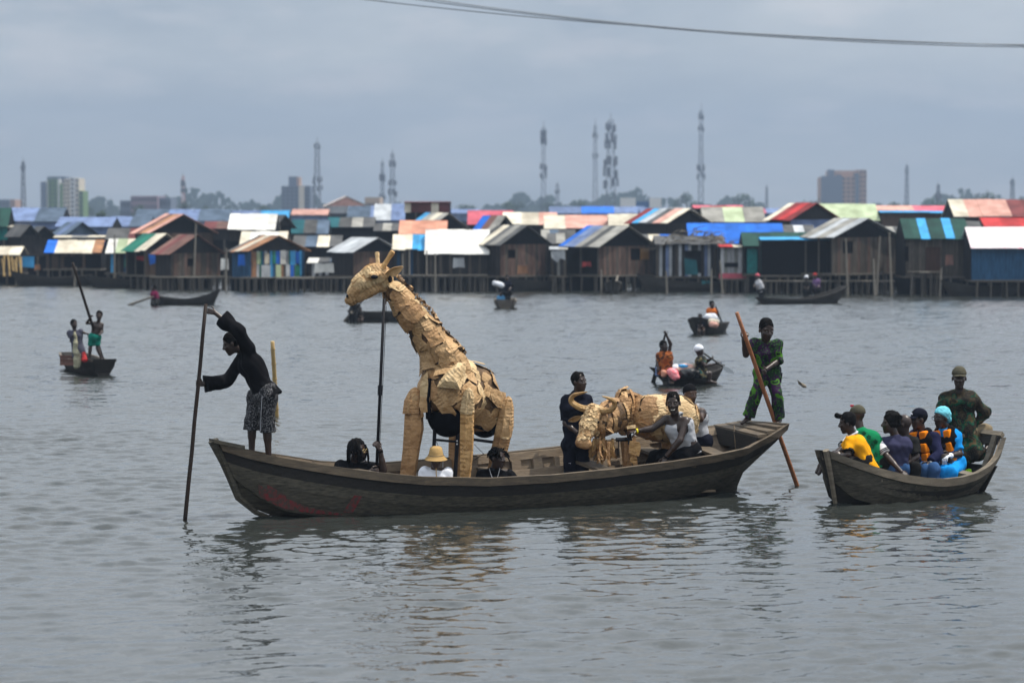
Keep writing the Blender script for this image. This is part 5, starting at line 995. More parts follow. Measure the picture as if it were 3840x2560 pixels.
# ---- the stern poler
PA, PB = at(2763, 1172, 42.75), wat(3010, 1822) + V((.02, 0, -.3))
pole('punting_pole', 'reddish brown punting pole slanting into the water beside the stern', 'pole', PA, PB, .030, .036, POLEW)
ga, gb = on_line(PA, PB, 2791), on_line(PA, PB, 2856)
P = person('barefoot man in green and purple print suit poling from the stern platform', 43.35, dict(head=(2874, 1237, -.22), neck=(2871, 1283, -.12), pel=(2876, 1390), shl=(2915, 1292, -.10), shr=(2827, 1286, -.14), ell=(2919, 1352, -.1), wrl=(2872, 1384, -.36), elr=(2797, 1330, -.2), wrr=(2788, 1274, -.42),
    hil=(2892, 1402), hir=(2858, 1402), knl=(2911, 1474, -.12), anl=(2921, 1572, -.02), tol=(2914, 1590, -.14), knr=(2835, 1472, -.12), anr=(2806, 1566), tor=(2782, 1586, -.12)), f=(.28, -.9, -.28), up=(.05, -.2, 1), s=1.06, head=1.14, grips={'l': (PA - PB, 1), 'r': (PA - PB, 1, (.45, -.3, .85))})
hair(P); shirt(P, WAX, off=.026, sl=1.12, slr=.72, hem=.10, seed=11, folds=.009, flare=.01); trousers(P, WAX, off=.024, t=1.93, flare=.035)
m = MB(); m.slab([P.j['pel'] + V((.10, -.03, -.02)), P.j['pel'] + V((.24, .0, -.03)), P.j['pel'] + V((.22, .02, -.20)), P.j['pel'] + V((.15, 0, -.17))], V((0, .02, 0))); m.build('shirt_flap', WAX, P.t)

# ------------------------------------------------------------------ passengers of the second boat
P = person('child in amber polo shirt with a hair bun sitting in the bow', 41.3, dict(head=(3178, 1586), neck=(3198, 1634), pel=(3242, 1722), shl=(3188, 1655, -.10), shr=(3192, 1648, .14), ell=(3182, 1705, -.22), wrl=(3140, 1716, -.15), elr=(3160, 1690, .25), wrr=(3128, 1706, .15),
    hil=(3228, 1733, -.08), hir=(3222, 1730, .08), knl=(3140, 1706, -.12), knr=(3130, 1704, .1), anl=(3086, 1752, -.2), anr=(3078, 1746, -.02), tol=(3070, 1776, -.22), tor=(3062, 1770, -.04)), f=(-.93, .22, -.16), up=(-.12, 0, 1), s=1.0, head=1.08)
hair(P); shirt(P, YELLOWS, off=.024, sl=.72, hem=.19, seed=12, name='polo_shirt'); trousers(P, CHAR, off=.016, t=1.85)
sdf_obj('hair_bun', [E(P.hp(0, .112, .112), np.array((.036, .036, .036)) * P.hs), C(P.hp(0, .105, .105), P.hp(0, .06, .09), .022, .03)], .009, HAIR, P.t, noise=(.005, 60, 1)); ring_on(P, 'sleeve_cuff', P.j['shl'], P.j['ell'], .72, .088, .028, CHAR)
lathe = [P.j['neck'] + P.lat * .075 * math.cos(a) + P.fw * .075 * math.sin(a) + V((0, 0, .03)) for a in np.linspace(0, 6.283, 13)]; m = MB(); m.tube(lathe, .014, n=5); m.build('collar', WHITEC, P.t)
m = MB(); m.tube([P.hp(-.03, -.085, -.06), P.hp(-.035, -.10, -.11)], .006, n=5); m.box(P.hp(-.03, -.083, -.055), (.014, .014, .016)); m.build('earring', WHITEC, P.t)
P = person('man in green star jersey and olive cap seen from behind', 41.85, dict(head=(3214, 1560, .06), neck=(3226, 1612), pel=(3284, 1735), shl=(3188, 1650, -.06), shr=(3283, 1650, .05), ell=(3155, 1684, -.2), wrl=(3126, 1704, -.3), elr=(3328, 1712, -.1), wrr=(3380, 1768, -.35), knl=(3200, 1750, .1), knr=(3215, 1745, .3), anl=(3200, 1820, .1), anr=(3210, 1820, .3)),
    f=(-.70, .70, -.1), s=1.06, hands={'r': ((.75, -.1, -.5), (0, .5, -.7), .5)})
o = shirt(P, GREENJ, off=.026, sl=.80, hem=.06, seed=13, name='jersey', sleevemat=WHITEST); trousers(P, CHAR)
bv = BVHTree.FromObject(o, bpy.context.evaluated_depsgraph_get()); dg0 = base_of(P.t)
for (px, py, rr) in ((3258, 1638, 9), (3283, 1655, 9), (3270, 1672, 10), (3284, 1704, 9), (3290, 1738, 10), (3262, 1700, 8), (3240, 1624, 8)):
    d = ray(px, py).normalized(); hit = bv.ray_cast(V((0, 0, CAMH)) - dg0, d)
    if hit[0] is None: continue
    def star(q):
        pts = []
        for i in range(11):
            a = math.pi / 2 + i * math.pi / 5; r_ = rr * q * (1 if i % 2 == 0 else .42); h2 = bv.ray_cast(V((0, 0, CAMH)) - dg0, ray(px + r_ * math.cos(a), py - r_ * math.sin(a)).normalized()); pts.append((h2[0] or hit[0]) + dg0 + V((0, -.006, 0)))
        return pts
    m = MB(); m.tube(star(1), .0045, n=4); m.build('star_print', CHAR, P.t)
for sd in 'lr':
    for t_ in (.66, .74): ring_on(P, 'sleeve_stripe', P.j['sh' + sd], P.j['el' + sd], t_, .096, .010, CHAR)
cap_hat(P, OLIVE, bl=.05); m = MB(); m.box(P.hp(-.01, .06, .135), (.05, .05, .03)); m.build('red_badge', pm('red_badge', (.5, .02, .05)), P.t)
P = person('man with a big afro in slate blue tee seen from behind', 41.95, dict(head=(3338, 1588, -.02), neck=(3360, 1634), pel=(3360, 1752), shl=(3315, 1656, -.04), shr=(3391, 1656, .05), ell=(3300, 1716, -.1), wrl=(3285, 1765, -.2), elr=(3408, 1716, .1), wrr=(3385, 1762, .2), knl=(3290, 1760, .3), knr=(3330, 1760, .45)), f=(-.96, -.08, -.02), s=1.06)
hair(P, 'afro'); shirt(P, SLATE, off=.026, sl=.72, hem=.06, seed=14, name='tee_shirt'); trousers(P, DENIM)
P = person('bald man in black tee sitting behind the slate blue tee', 42.3, dict(head=(3388, 1592), neck=(3396, 1636), pel=(3405, 1752), shl=(3426, 1657, -.12), shr=(3368, 1650, .15), ell=(3438, 1712, -.22), wrl=(3400, 1738, -.3), elr=(3360, 1710, .1), wrr=(3370, 1742, -.1), knl=(3432, 1748, -.35), anl=(3428, 1815, -.3), knr=(3390, 1752, -.2), anr=(3390, 1815, -.2)), f=(-.90, .35, -.1), s=1.05)
shirt(P, CHAR, off=.024, sl=.8, hem=.05, seed=15, name='tee_shirt'); trousers(P, CHAR, off=.02)
def life_vest(P, seed=4):
    j, s = P.j, P.s; n, sp, l, fw = j['neck'], P.spine, P.lat, P.fw
    ps = torso(P, .036, -.06, arms=False) + [C(n + l * q * .085 * s + sp * .03 * s, lerp(n, j['pel'], .34) + l * q * .08 * s, (.05) * s + .03, .09 * s + .036, k=.03) for q in (1, -1)]
    ps += [C(j['neck'] - sp * .06, j['neck'] + fw * .20 + sp * .06, .085 * s, .06 * s, op='s', k=.01)]
    for sd, q in (('l', 1), ('r', -1)): ps.append(C(j['sh' + sd] + l * q * .015 * s, lerp(j['sh' + sd], j['el' + sd], .6), .098 * s, .085 * s, op='s', k=.012))
    o = sdf_obj('life_vest', ps, .0115, BLACKC, P.t, noise=(.005, 20, seed))
    Mx = fr(l, fw, -sp)
    for q in (1, -1):
        for a, b, o_ in ((.0, .33, .080), (.355, .635, .122), (.66, 1.0, .130)):
            c = lerp(n, j['pel'], (a + b) / 2) + l * q * (.085 + .03 * a) * s + fw * o_ * s; ln = (j['pel'] - n).length * (b - a) / 2
            sdf_obj('orange_panel', [B(c, (.036 * s, .030 * s, ln - .016), Mx, r=.018, k=.01)], .0115, ORANGEL, P.t, noise=(.006, 26, seed + 1))
    m = MB(); c = lerp(n, j['pel'], .42) + l * .03 * s + fw * .172 * s; x = l; z = -sp
    m.slab([c - x * .05 - z * .022, c + x * .05 - z * .022, c + x * .05 + z * .022, c - x * .05 + z * .022], fw * .006); fixn(m.build('badge', SILVER, P.t))
P = person('woman in navy cap and orange life vest over a navy jacket', 42.6, dict(head=(3445, 1573, -.02), neck=(3458, 1616), pel=(3476, 1735), shl=(3502, 1636, -.10), shr=(3430, 1632, .16), ell=(3522, 1700, -.2), wrl=(3488, 1737, -.35), elr=(3425, 1690, -.1), wrr=(3440, 1740, -.3), hil=(3490, 1748, -.1), hir=(3470, 1748, .1), knl=(3502, 1756, -.42), anl=(3502, 1830, -.38), knr=(3462, 1756, -.36), anr=(3462, 1830, -.3)),
    f=(-.93, -.35, -.08), s=1.08, skin=SKIN2)
hair(P); shirt(P, JACKET, off=.026, sl=1.85, hem=.08, seed=16, name='jacket'); trousers(P, DENIM, off=.026); life_vest(P); cap_hat(P, NAVYC, bl=.09); glasses(P, BLACKM); ring_on(P, 'reflective_band', P.j['ell'], P.j['wrl'], .12, .078, .06, GREYC); band(P, SILVER, 'l', 'watch', .96)
m = MB(); m.slab([P.hp(-.03, .098, .075), P.hp(.03, .098, .085), P.hp(.03, .094, .10), P.hp(-.03, .094, .09)], P.f * .004); fixn(m.build('cap_emblem', WHITEC, P.t))
P = person('woman in cyan hair net and orange life vest over bright blue scrubs', 42.75, dict(head=(3530, 1567, -.04), neck=(3542, 1610), pel=(3570, 1735), shl=(3582, 1633, -.06), shr=(3520, 1630, .12), ell=(3597, 1702, -.14), wrl=(3562, 1708, -.36), elr=(3515, 1690, -.05), wrr=(3545, 1715, -.3), hil=(3585, 1748, -.05), hir=(3560, 1748, .1), knl=(3566, 1768, -.5), anl=(3560, 1826, -.45), knr=(3540, 1768, -.45), anr=(3535, 1826, -.4)),
    f=(-.82, -.56, -.05), s=1.08, fat=1.25)
shirt(P, BLUEC, off=.024, sl=.74, hem=.08, seed=17, name='scrub_top'); trousers(P, BLUEC, off=.035, name='scrub_trousers'); life_vest(P, 7); glasses(P, BLACKM)
sdf_obj('hair_net', [E(P.hp(0, -.025, .046), np.array((.096, .116, .106)) * P.hs, P.HM), E(P.hp(0, -.10, -.02), np.array((.06, .05, .06)) * P.hs, P.HM)], .009, CYAN, P.t, noise=(.005, 70, 9), clips=[(P.hp(0, .05, .05), P.f * .6 - P.u * .78)])
sdf_obj('glove', hand(P.j['wrl'], P.j['wrl'] - P.j['ell'], V((0, 0, -1)), .6, 1.22, -1) + [C(P.j['wrl'], lerp(P.j['wrl'], P.j['ell'], .1), .04, .042)], .008, WHITEC, P.t)
P = person('man in olive cap and long brown and green print gown standing at the stern', 43.1, dict(head=(3597, 1418, -.08), neck=(3598, 1462), pel=(3606, 1615), shl=(3642, 1487), shr=(3548, 1489, .02), ell=(3690, 1546, .02), wrl=(3650, 1590, .06), elr=(3530, 1556, -.05), wrr=(3560, 1610, -.15), hil=(3622, 1628), hir=(3590, 1628), knl=(3690, 1612, .16), anl=(3706, 1668, .12), tol=(3696, 1684, .0), knr=(3598, 1720, -.03), anr=(3600, 1806, .0)), f=(-.08, -1, -.04), s=1.1, head=1.05)
ps = torso(P, .028, 0, k=.06)
for sd, t_ in (('l', 1.02), ('r', 1.35)): ps += limb(P.j['sh' + sd], P.j['el' + sd], P.j['wr' + sd], (.062), .075, .075, .022, t_, flare=.03)
ps += [C(P.j['pel'], P.j['knr'] + V((.05, 0, .02)), .15, .19, k=.08, clip=[(at(3620, 1742, 42.95), V((.1, 0, -1)))]), C(P.j['pel'] + V((.08, 0, 0)), at(3672, 1705, 42.95), .12, .12, k=.1), C(P.j['pel'] + V((-.06, 0, 0)), at(3585, 1730, 42.95), .13, .14, k=.08), C(P.j['ell'] + V((.0, 0, .02)), P.j['ell'] + V((-.06, 0, -.12)), .09, .06, k=.04)]
sdf_obj('gown', ps, .0125, GOWN, P.t, noise=(.016, 17, 21), clips=[(P.j['neck'] + V((0, 0, .03)), V((0, 0, 1)))]); trousers(P, KHAKI, off=.045, t=1.88); cap_hat(P, OLIVE, bl=.06)

# things carried in the second boat
o = thing('cool_box', 'small white and green box held between the two life vests', 'box', at(3541, 1742, 42.4)); c = at(3541, 1735, 42.4)
m = MB(); m.box(c, (.075, .06, .17)); m.build('case', WHITEC, o); m = MB(); m.box(c + V((-.04, -.01, .09)), (.15, .08, .018)); m.build('lid', pm('mint_green', (.12, .5, .36)), o)
o = thing('carrier_bag', 'crumpled lime green bag on the floor beside the blue scrubs', 'bag', at(3612, 1782, 42.9)); sdf_obj('sack', [E(at(3612, 1774, 42.9), (.13, .09, .06)), E(at(3622, 1778, 42.85), (.10, .07, .04))], .012, pm('lime_plastic', (.30, .60, .02), rough=.35), o, noise=(.02, 32, 3))
m = MB(); m.tube([at(3690, 1742, 42.9), at(3698, 1733, 42.9), at(3706, 1742, 42.9), at(3712, 1734, 42.9), at(3702, 1746, 42.9), at(3685, 1748, 42.9)], .010, n=5); m.build('knotted_rope', pm('green_rope', (.02, .22, .05)), rboat)
# ------------------------------------------------------------------ small boats on the lagoon and their people
HB = .018
def far_person(label, Y, J, f=(0, -1, 0), s=1.0, top=None, bottom=None, dress=None, sl=.6, hem=.14, hatf=None, **k):
    P = person(label, Y, J, f=f, s=s, h=HB, **k)
    if hatf: hatf(P)
    else: hair(P)
    if top: shirt(P, top, off=.02, sl=sl, hem=.08)
    if dress: shirt(P, dress, off=.03, sl=sl, hem=hem, flare=.06, name='dress')
    if bottom: trousers(P, bottom[0], off=.025, t=bottom[1], name='shorts' if bottom[1] < 1.5 else 'trousers')
    return P
BROWNP = printed('orange_brown_print', [(.20, .05, .015), (.28, .08, .02), (.06, .02, .01), (.36, .13, .03)], 5); DARKP = printed('dark_patterned_dress', [(.02, .02, .02), (.01, .012, .012), (.12, .10, .05), (.01, .10, .10)], 6)
GREENS = cloth('green_shorts', (.01, .16, .12)); MAUVE = cloth('grey_mauve_tunic', (.075, .075, .105)); MAG = cloth('magenta_shirt', (.14, .012, .05)); ORG = cloth('orange_top', (.48, .12, .02)); NET = pm('cream_net', (.36, .34, .24), (.22, .21, .14), scale=20, rough=.9); LBL = cloth('light_blue_shirt', (.08, .25, .45))
def scarf(mat): return lambda P: sdf_obj('headscarf', [E(P.hp(0, -.012, .05), np.array((.10, .118, .108)) * P.hs, P.HM)], P.h, mat, P.t, clips=[(P.hp(0, .03, .03), P.f * .3 - P.u)])
# two boys, left
small_boat('small dark canoe with two boys standing, left of the big boat', 'boat', wat(386, 1408), wat(272, 1378), 0, .95, .44, .34, .42, DARKW, bw=.3, sw=.32, rail=WOOD, bowrake=.2)
BYY = 73.6
a_, c_ = at(272, 985, 73.0), wat(418, 1405) + V((0, 0, -.3)); pole('punting_pole', 'dark pole of the boy in green shorts', 'pole', a_, c_, .035, .04, POLED)
far_person('boy in green shorts poling with bare chest', BYY, dict(head=(372, 1184, -.05), neck=(369, 1206), pel=(356, 1262), shl=(383, 1216), shr=(345, 1212), elr=(325, 1212, -.1), wrr=(341, 1186, -.25), ell=(383, 1244), wrl=(373, 1254, -.25), knr=(338, 1308), anr=(335, 1346), knl=(366, 1306), anl=(383, 1350)), s=.76, head=1.22, bottom=(GREENS, .72), grips={'r': (a_ - c_, -1), 'l': (a_ - c_, 1)})
far_person('boy in grey tunic gathering a net beside the poling boy', BYY + .3, dict(head=(277, 1216, -.03), neck=(280, 1240), pel=(292, 1300), shl=(302, 1243), shr=(263, 1249), ell=(314, 1247), wrl=(326, 1251), elr=(266, 1280), wrr=(280, 1244, -.2), knl=(300, 1332), anl=(300, 1362), knr=(284, 1332), anr=(282, 1362)), f=(.7, -.7, 0), s=.74, head=1.22, dress=MAUVE, hem=.35)
t = thing('fishing_net', 'pale net hanging from the hands of the boy in grey', 'net', at(290, 1360, BYY - .1)); sdf_obj('mesh_cloth', [C(at(281, 1246, BYY - .05), at(284, 1300, BYY - .05), .03, .06), C(at(284, 1300, BYY - .05), at(290, 1365, BYY - .05), .06, .11)], HB, NET, t, noise=(.02, 30, 2))
t = thing('plastic_bag', 'red bag at the feet of the boy in grey', 'bag', at(316, 1350, BYY)); sdf_obj('sack', [C(at(315, 1326, BYY - .1), at(317, 1345, BYY - .1), .05, .09)], HB, SH['red'], t, noise=(.01, 30, 2))
t = thing('wooden_crate', 'brown crate standing in the stern of the boys canoe', 'crate', at(258, 1368, BYY + .6)); m = MB(); c = at(258, 1350, BYY + .6)
for i in range(3): m = MB(); m.box(c + V((0, -.14, -.09 + i * .09)), (.40, .02, .08)); m.build('slat', SH['brown'], t)
for q in (-1, 1): m = MB(); m.box(c + V((q * .2, 0, 0)), (.02, .28, .26)); m.build('side', SH['brown'], t)
# magenta rower far left
small_boat('long thin canoe with upswept prow at the far left', 'boat', wat(585, 1143), wat(800, 1143), 0, .85, .5, .28, .75, DARKW, bowrake=.2, sternrake=.35)
far_person('rower in magenta shirt at the end of the long canoe', 130, dict(head=(577, 1080, 0), neck=(578, 1092), pel=(582, 1126), shl=(583, 1097), shr=(572, 1097), elr=(566, 1110), wrr=(560, 1116, -.3), ell=(580, 1110), wrl=(566, 1117, -.3)), f=(-.9, -.3, 0), s=1, top=MAG, bottom=(CHAR, 1.9)); pole('oar', 'long pale oar held by the magenta rower', 'oar', at(566, 1114, 129.6), wat(482, 1145), .04, .07, POSTG)
# boat behind the giraffe
small_boat('low dark canoe passing behind the giraffe neck', 'boat', wat(1325, 1205), wat(1498, 1205), 0, .95, .42, .38, .45, DARKW, bowrake=.25)
far_person('rower leaning over an oar behind the giraffe head', 110, dict(head=(1332, 1126, 0), neck=(1331, 1138), pel=(1326, 1165), shl=(1336, 1142), shr=(1325, 1143), elr=(1336, 1150), wrr=(1346, 1146, -.3), ell=(1340, 1150), wrl=(1348, 1150, -.3)), f=(.9, -.3, 0), s=.95, top=CHAR, bottom=(CHAR, 1.9)); far_person('small child seated in the canoe behind the giraffe', 110, dict(head=(1351, 1161, 0), neck=(1352, 1170), pel=(1352, 1190), shl=(1357, 1174), shr=(1346, 1174), elr=(1345, 1182), wrr=(1348, 1186, -.2), ell=(1358, 1182), wrl=(1355, 1186, -.2)), s=.7, top=CHAR)
pole('oar', 'oar slanting up behind the giraffe chin', 'oar', at(1372, 1112, 109.6), at(1338, 1150, 109.6), .03, .04, DARKW); pole('oar', 'oar blade trailing at the stern behind the giraffe', 'oar', at(1318, 1172, 109.6), wat(1297, 1205), .05, .11, POSTG)
# centre, seen end on
small_boat('stubby canoe seen end on near the centre', 'boat', wat(1894, 1159), wat(1896, 1150), 0, 1.0, .42, .36, .4, WOOD, bw=.38, sw=.38, bowrake=.1)
far_person('seated person in light blue in the end on canoe', 127, dict(head=(1878, 1100, 0), neck=(1879, 1110), pel=(1880, 1135), shl=(1887, 1114), shr=(1870, 1114), elr=(1867, 1124), wrr=(1873, 1130, -.3), ell=(1890, 1124), wrl=(1886, 1130, -.3)), s=1, top=LBL)
far_person('dark figure standing in the end on canoe', 127, dict(head=(1902, 1043, 0), neck=(1903, 1056), pel=(1904, 1096), shl=(1912, 1060), shr=(1894, 1060), elr=(1888, 1070), wrr=(1882, 1066, -.2), ell=(1916, 1076), wrl=(1910, 1086, -.2), knl=(1908, 1112), anl=(1908, 1136), knr=(1900, 1112), anr=(1899, 1136)), s=1, top=NAVYC, bottom=(CHAR, 1.9)); t = thing('white_bundle', 'white bundle carried by the dark standing figure', 'bundle', at(1866, 1074, 126.6)); sdf_obj('cloth', [C(at(1856, 1062, 126.6), at(1880, 1068, 126.6), .12, .14)], .03, WHITEC, t, noise=(.02, 12, 1))
# market canoe
small_boat('black canoe piled with bright market goods', 'boat', wat(2494, 1441), wat(2676, 1436), 0, 1.05, .42, .27, .46, DARKW, bowrake=.3, sternrake=.25, sw=.14, bw=.26, thw=(.12, .8))
MY = 69.3
a_, c_ = at(2496, 1246, MY - .1), wat(2446, 1432) + V((0, 0, -.1)); pole('paddle', 'paddle raised overhead by the woman in rust orange', 'paddle', a_, c_, .022, .06, DARKW)
far_person('woman in rust orange dress lifting a paddle above her head', MY, dict(head=(2489, 1298, 0), neck=(2493, 1322), pel=(2494, 1382), shl=(2508, 1330), shr=(2474, 1333), ell=(2515, 1290), wrl=(2500, 1258, -.1), elr=(2465, 1350), wrr=(2466, 1372, -.1), knl=(2520, 1392), knr=(2512, 1394), anl=(2522, 1430), anr=(2514, 1430)), f=(.6, -.7, .1), s=.98, dress=BROWNP, sl=.3)
a_, c_ = at(2640, 1325, MY - .2), at(2752, 1400, MY - .5); t = pole('paddle', 'pale bladed paddle held out to the right', 'paddle', a_, at(2712, 1374, MY - .4), .022, .024, DARKW); m = MB(); bl = [(2712, 1370), (2722, 1374), (2745, 1386), (2754, 1398), (2748, 1402), (2730, 1398), (2714, 1386)]; m.slab([at(x, y, MY - .42) for x, y in bl], V((0, .03, 0))); fixn(m.build('blade', SH['lgrey'], t))
far_person('woman in white headscarf paddling in the market canoe', MY, dict(head=(2622, 1316, 0), neck=(2628, 1337), pel=(2629, 1394), shl=(2632, 1345, .1), shr=(2625, 1347, -.12), elr=(2648, 1372, -.3), wrr=(2684, 1364, -.3), ell=(2650, 1355, .1), wrl=(2668, 1345, -.1), knl=(2660, 1400), knr=(2655, 1402), anl=(2662, 1430), anr=(2656, 1430)), f=(.75, .2, 0), s=.98, dress=DARKP, sl=.35, hatf=scarf(WHITEC))
def goods(name, label, cat, prims, mat, Yb=MY): t = thing(name, label, cat, V(prims[0]['a'])); sdf_obj('body', prims, HB, mat, t, noise=(.012, 28, len(label))); return t
q = lambda x, y, d=0: at(x, y, MY + d)
goods('plastic_tub', 'white plastic tub among the market goods', 'tub', [C(q(2505, 1384), q(2532, 1380), .10, .10), C(q(2515, 1392), q(2525, 1392), .11)], WHITEC); t = thing('basin', 'blue lidded basin on top of the market goods', 'basin', q(2563, 1372)); m = MB(); c = q(2564, 1372); m.tube([c + V((0, 0, -.14)), c + V((0, 0, -.02)), c + V((0, 0, -.02)), c + V((0, 0, .03)), c + V((0, 0, .045))], [.09, .12, .14, .14, .05], n=16); m.build('lid', SH['sky'], t)
goods('shopping_bag', 'shiny red bag hanging over the canoe side', 'bag', [C(q(2520, 1396, -.3), q(2530, 1412, -.35), .12, .09), C(q(2535, 1402, -.35), q(2541, 1412, -.38), .08, .06)], pm('shiny_red', (.75, .02, .07), (.8, .4, .4), rough=.3, scale=8)); goods('sack', 'cream and pink patterned sack behind the red bag', 'sack', [C(q(2540, 1386), q(2562, 1384), .11, .12), C(q(2572, 1378), q(2590, 1380), .10, .1)], pm('cream_print', (.62, .52, .36), (.55, .2, .22), scale=12, rough=.8)); goods('sack', 'pale sack against the paddling woman', 'sack', [C(q(2600, 1376, .1), q(2596, 1392, .1), .10, .12)], SH['cream']); goods('bin_bag', 'black plastic bags in the middle of the market canoe', 'bag', [C(q(2562, 1402, -.25), q(2590, 1398, -.25), .11, .12), C(q(2604, 1394, -.2), q(2612, 1398, -.2), .1, .1)], pm('black_plastic', (.012, .012, .014), rough=.3)); goods('jar', 'clear jar with orange lid at the left of the goods', 'jar', [C(q(2487, 1404, -.2), q(2487, 1396, -.2), .07, .07)], SH['salmon']); goods('drum', 'blue drum by the stern of the market canoe', 'drum', [C(q(2467, 1402), q(2467, 1385), .07, .07)], SH['slate'])
# second canoe with sacks
small_boat('dark canoe loaded with white sacks at the right', 'boat', wat(2620, 1254), wat(2694, 1244), 0, 1.1, .62, .4, .34, DARKW, bowrake=.35, bw=.1)
far_person('man in orange top standing behind the white sacks', 99.6, dict(head=(2670, 1143, 0), neck=(2671, 1158), pel=(2669, 1192), shl=(2683, 1163), shr=(2657, 1163), elr=(2654, 1177), wrr=(2662, 1185, -.2), ell=(2691, 1178), wrl=(2696, 1187, -.2), knl=(2672, 1215), anl=(2672, 1238), knr=(2664, 1215), anr=(2664, 1238)), f=(.3, -.9, 0), s=1, top=ORG, bottom=(CHAR, 1.9)); far_person('dark haired child low in the bow of the sack canoe', 98.6, dict(head=(2625, 1189, 0), neck=(2626, 1200), pel=(2628, 1226), shl=(2633, 1206), shr=(2619, 1206), elr=(2617, 1216), wrr=(2620, 1222, -.2), ell=(2636, 1216), wrl=(2632, 1222, -.2)), f=(-.4, -.9, 0), s=.8, top=NAVYC)
q = lambda x, y, d=0: at(x, y, 98.8 + d)
goods('sack', 'upper white sack in front of the man in orange', 'sack', [C(q(2656, 1190), q(2676, 1190), .14, .14)], WHITEC, 98.8); goods('sack', 'lower white sack above the canoe side', 'sack', [C(q(2664, 1206, -.2), q(2684, 1208, -.2), .11, .12)], SH['cream'], 98.8); goods('sack', 'brownish sack low at the canoe side', 'sack', [C(q(2668, 1216, -.4), q(2684, 1218, -.4), .10, .10)], SH['pink'], 98.8); pole('punting_pole', 'thin pole of the man in orange', 'pole', at(2684, 1150, 98.9), wat(2722, 1246), .025, .03, POLED)
# far right canoe
small_boat('very long thin canoe before the large grey house', 'boat', wat(2850, 1140), wat(3135, 1136), 0, .9, .32, .22, .8, DARKW, bowrake=.25, sternrake=.5, thw=(.3, .6))
far_person('bent figure with pink cap at the left end of the long canoe', 135, dict(head=(2840, 1038, 0), neck=(2842, 1050), pel=(2854, 1088), shl=(2848, 1054), shr=(2838, 1055), elr=(2832, 1066), wrr=(2828, 1074, -.2), ell=(2846, 1070), wrl=(2842, 1078, -.2), knl=(2858, 1106), anl=(2858, 1128), knr=(2852, 1106), anr=(2852, 1128)), f=(-.7, -.7, 0), s=1, top=GREYC, bottom=(CHAR, 1.9), hatf=scarf(SH['rose'])); far_person('standing figure in purple with red headwrap in the long canoe', 135, dict(head=(3056, 1036, 0), neck=(3060, 1046), pel=(3064, 1084), shl=(3070, 1052), shr=(3054, 1052), elr=(3050, 1064), wrr=(3056, 1074, -.2), ell=(3073, 1066), wrl=(3068, 1076, -.2), knl=(3068, 1104), anl=(3068, 1126), knr=(3060, 1104), anr=(3060, 1126)), s=1, top=cloth('purple_top', (.12, .07, .16)), bottom=(CHAR, 1.9), hatf=scarf(SH['red'])); far_person('dark figure in white headscarf near the middle of the long canoe', 135, dict(head=(3024, 1044, 0), neck=(3024, 1056), pel=(3024, 1090), shl=(3032, 1060), shr=(3016, 1060), elr=(3014, 1072), wrr=(3020, 1080, -.2), ell=(3034, 1072), wrl=(3030, 1080, -.2), knl=(3026, 1108), anl=(3026, 1128), knr=(3020, 1108), anr=(3020, 1128)), s=.95, top=CHAR, bottom=(CHAR, 1.9), hatf=scarf(WHITEC))
# bamboo stake, bird
pole('bamboo_stake', 'single bamboo stake standing in the water behind the bow poler', 'stake', at(1022, 1280, 58.4), wat(1040, 1560) + V((0, 0, -.3)), .042, .05, BAMBOO, nodes=6)
bt = thing('bird', 'small brown bird gliding low beside the stern poler', 'bird', at(3004, 1440, 47)); c = at(3004, 1440, 47); Fth = pm('bird_feathers', (.10, .075, .05), (.3, .27, .22), scale=14, rough=.9)
sdf_obj('body', [C(c + V((-.03, 0, .02)), c + V((.05, 0, -.03)), .022, .03), C(c + V((.05, 0, -.03)), c + V((.085, 0, -.05)), .018, .008)], .008, Fth, bt)
for sg in (-1, 1): m = MB(); m.slab([c + V((.02, 0, .0)), c + V((-.05, 0, .04)), c + V((-.08 if sg < 0 else .09, sg * .14, .08 if sg < 0 else -.06)), c + V((0, sg * .06, .02))], V((0, 0, .006))); fixn(m.build('wing', Fth, bt))
m = MB(); m.slab([c + V((-.03, -.01, .02)), c + V((-.03, .01, .02)), c + V((-.1, .02, .06)), c + V((-.1, -.02, .06))], V((0, 0, .005))); fixn(m.build('tail', Fth, bt))
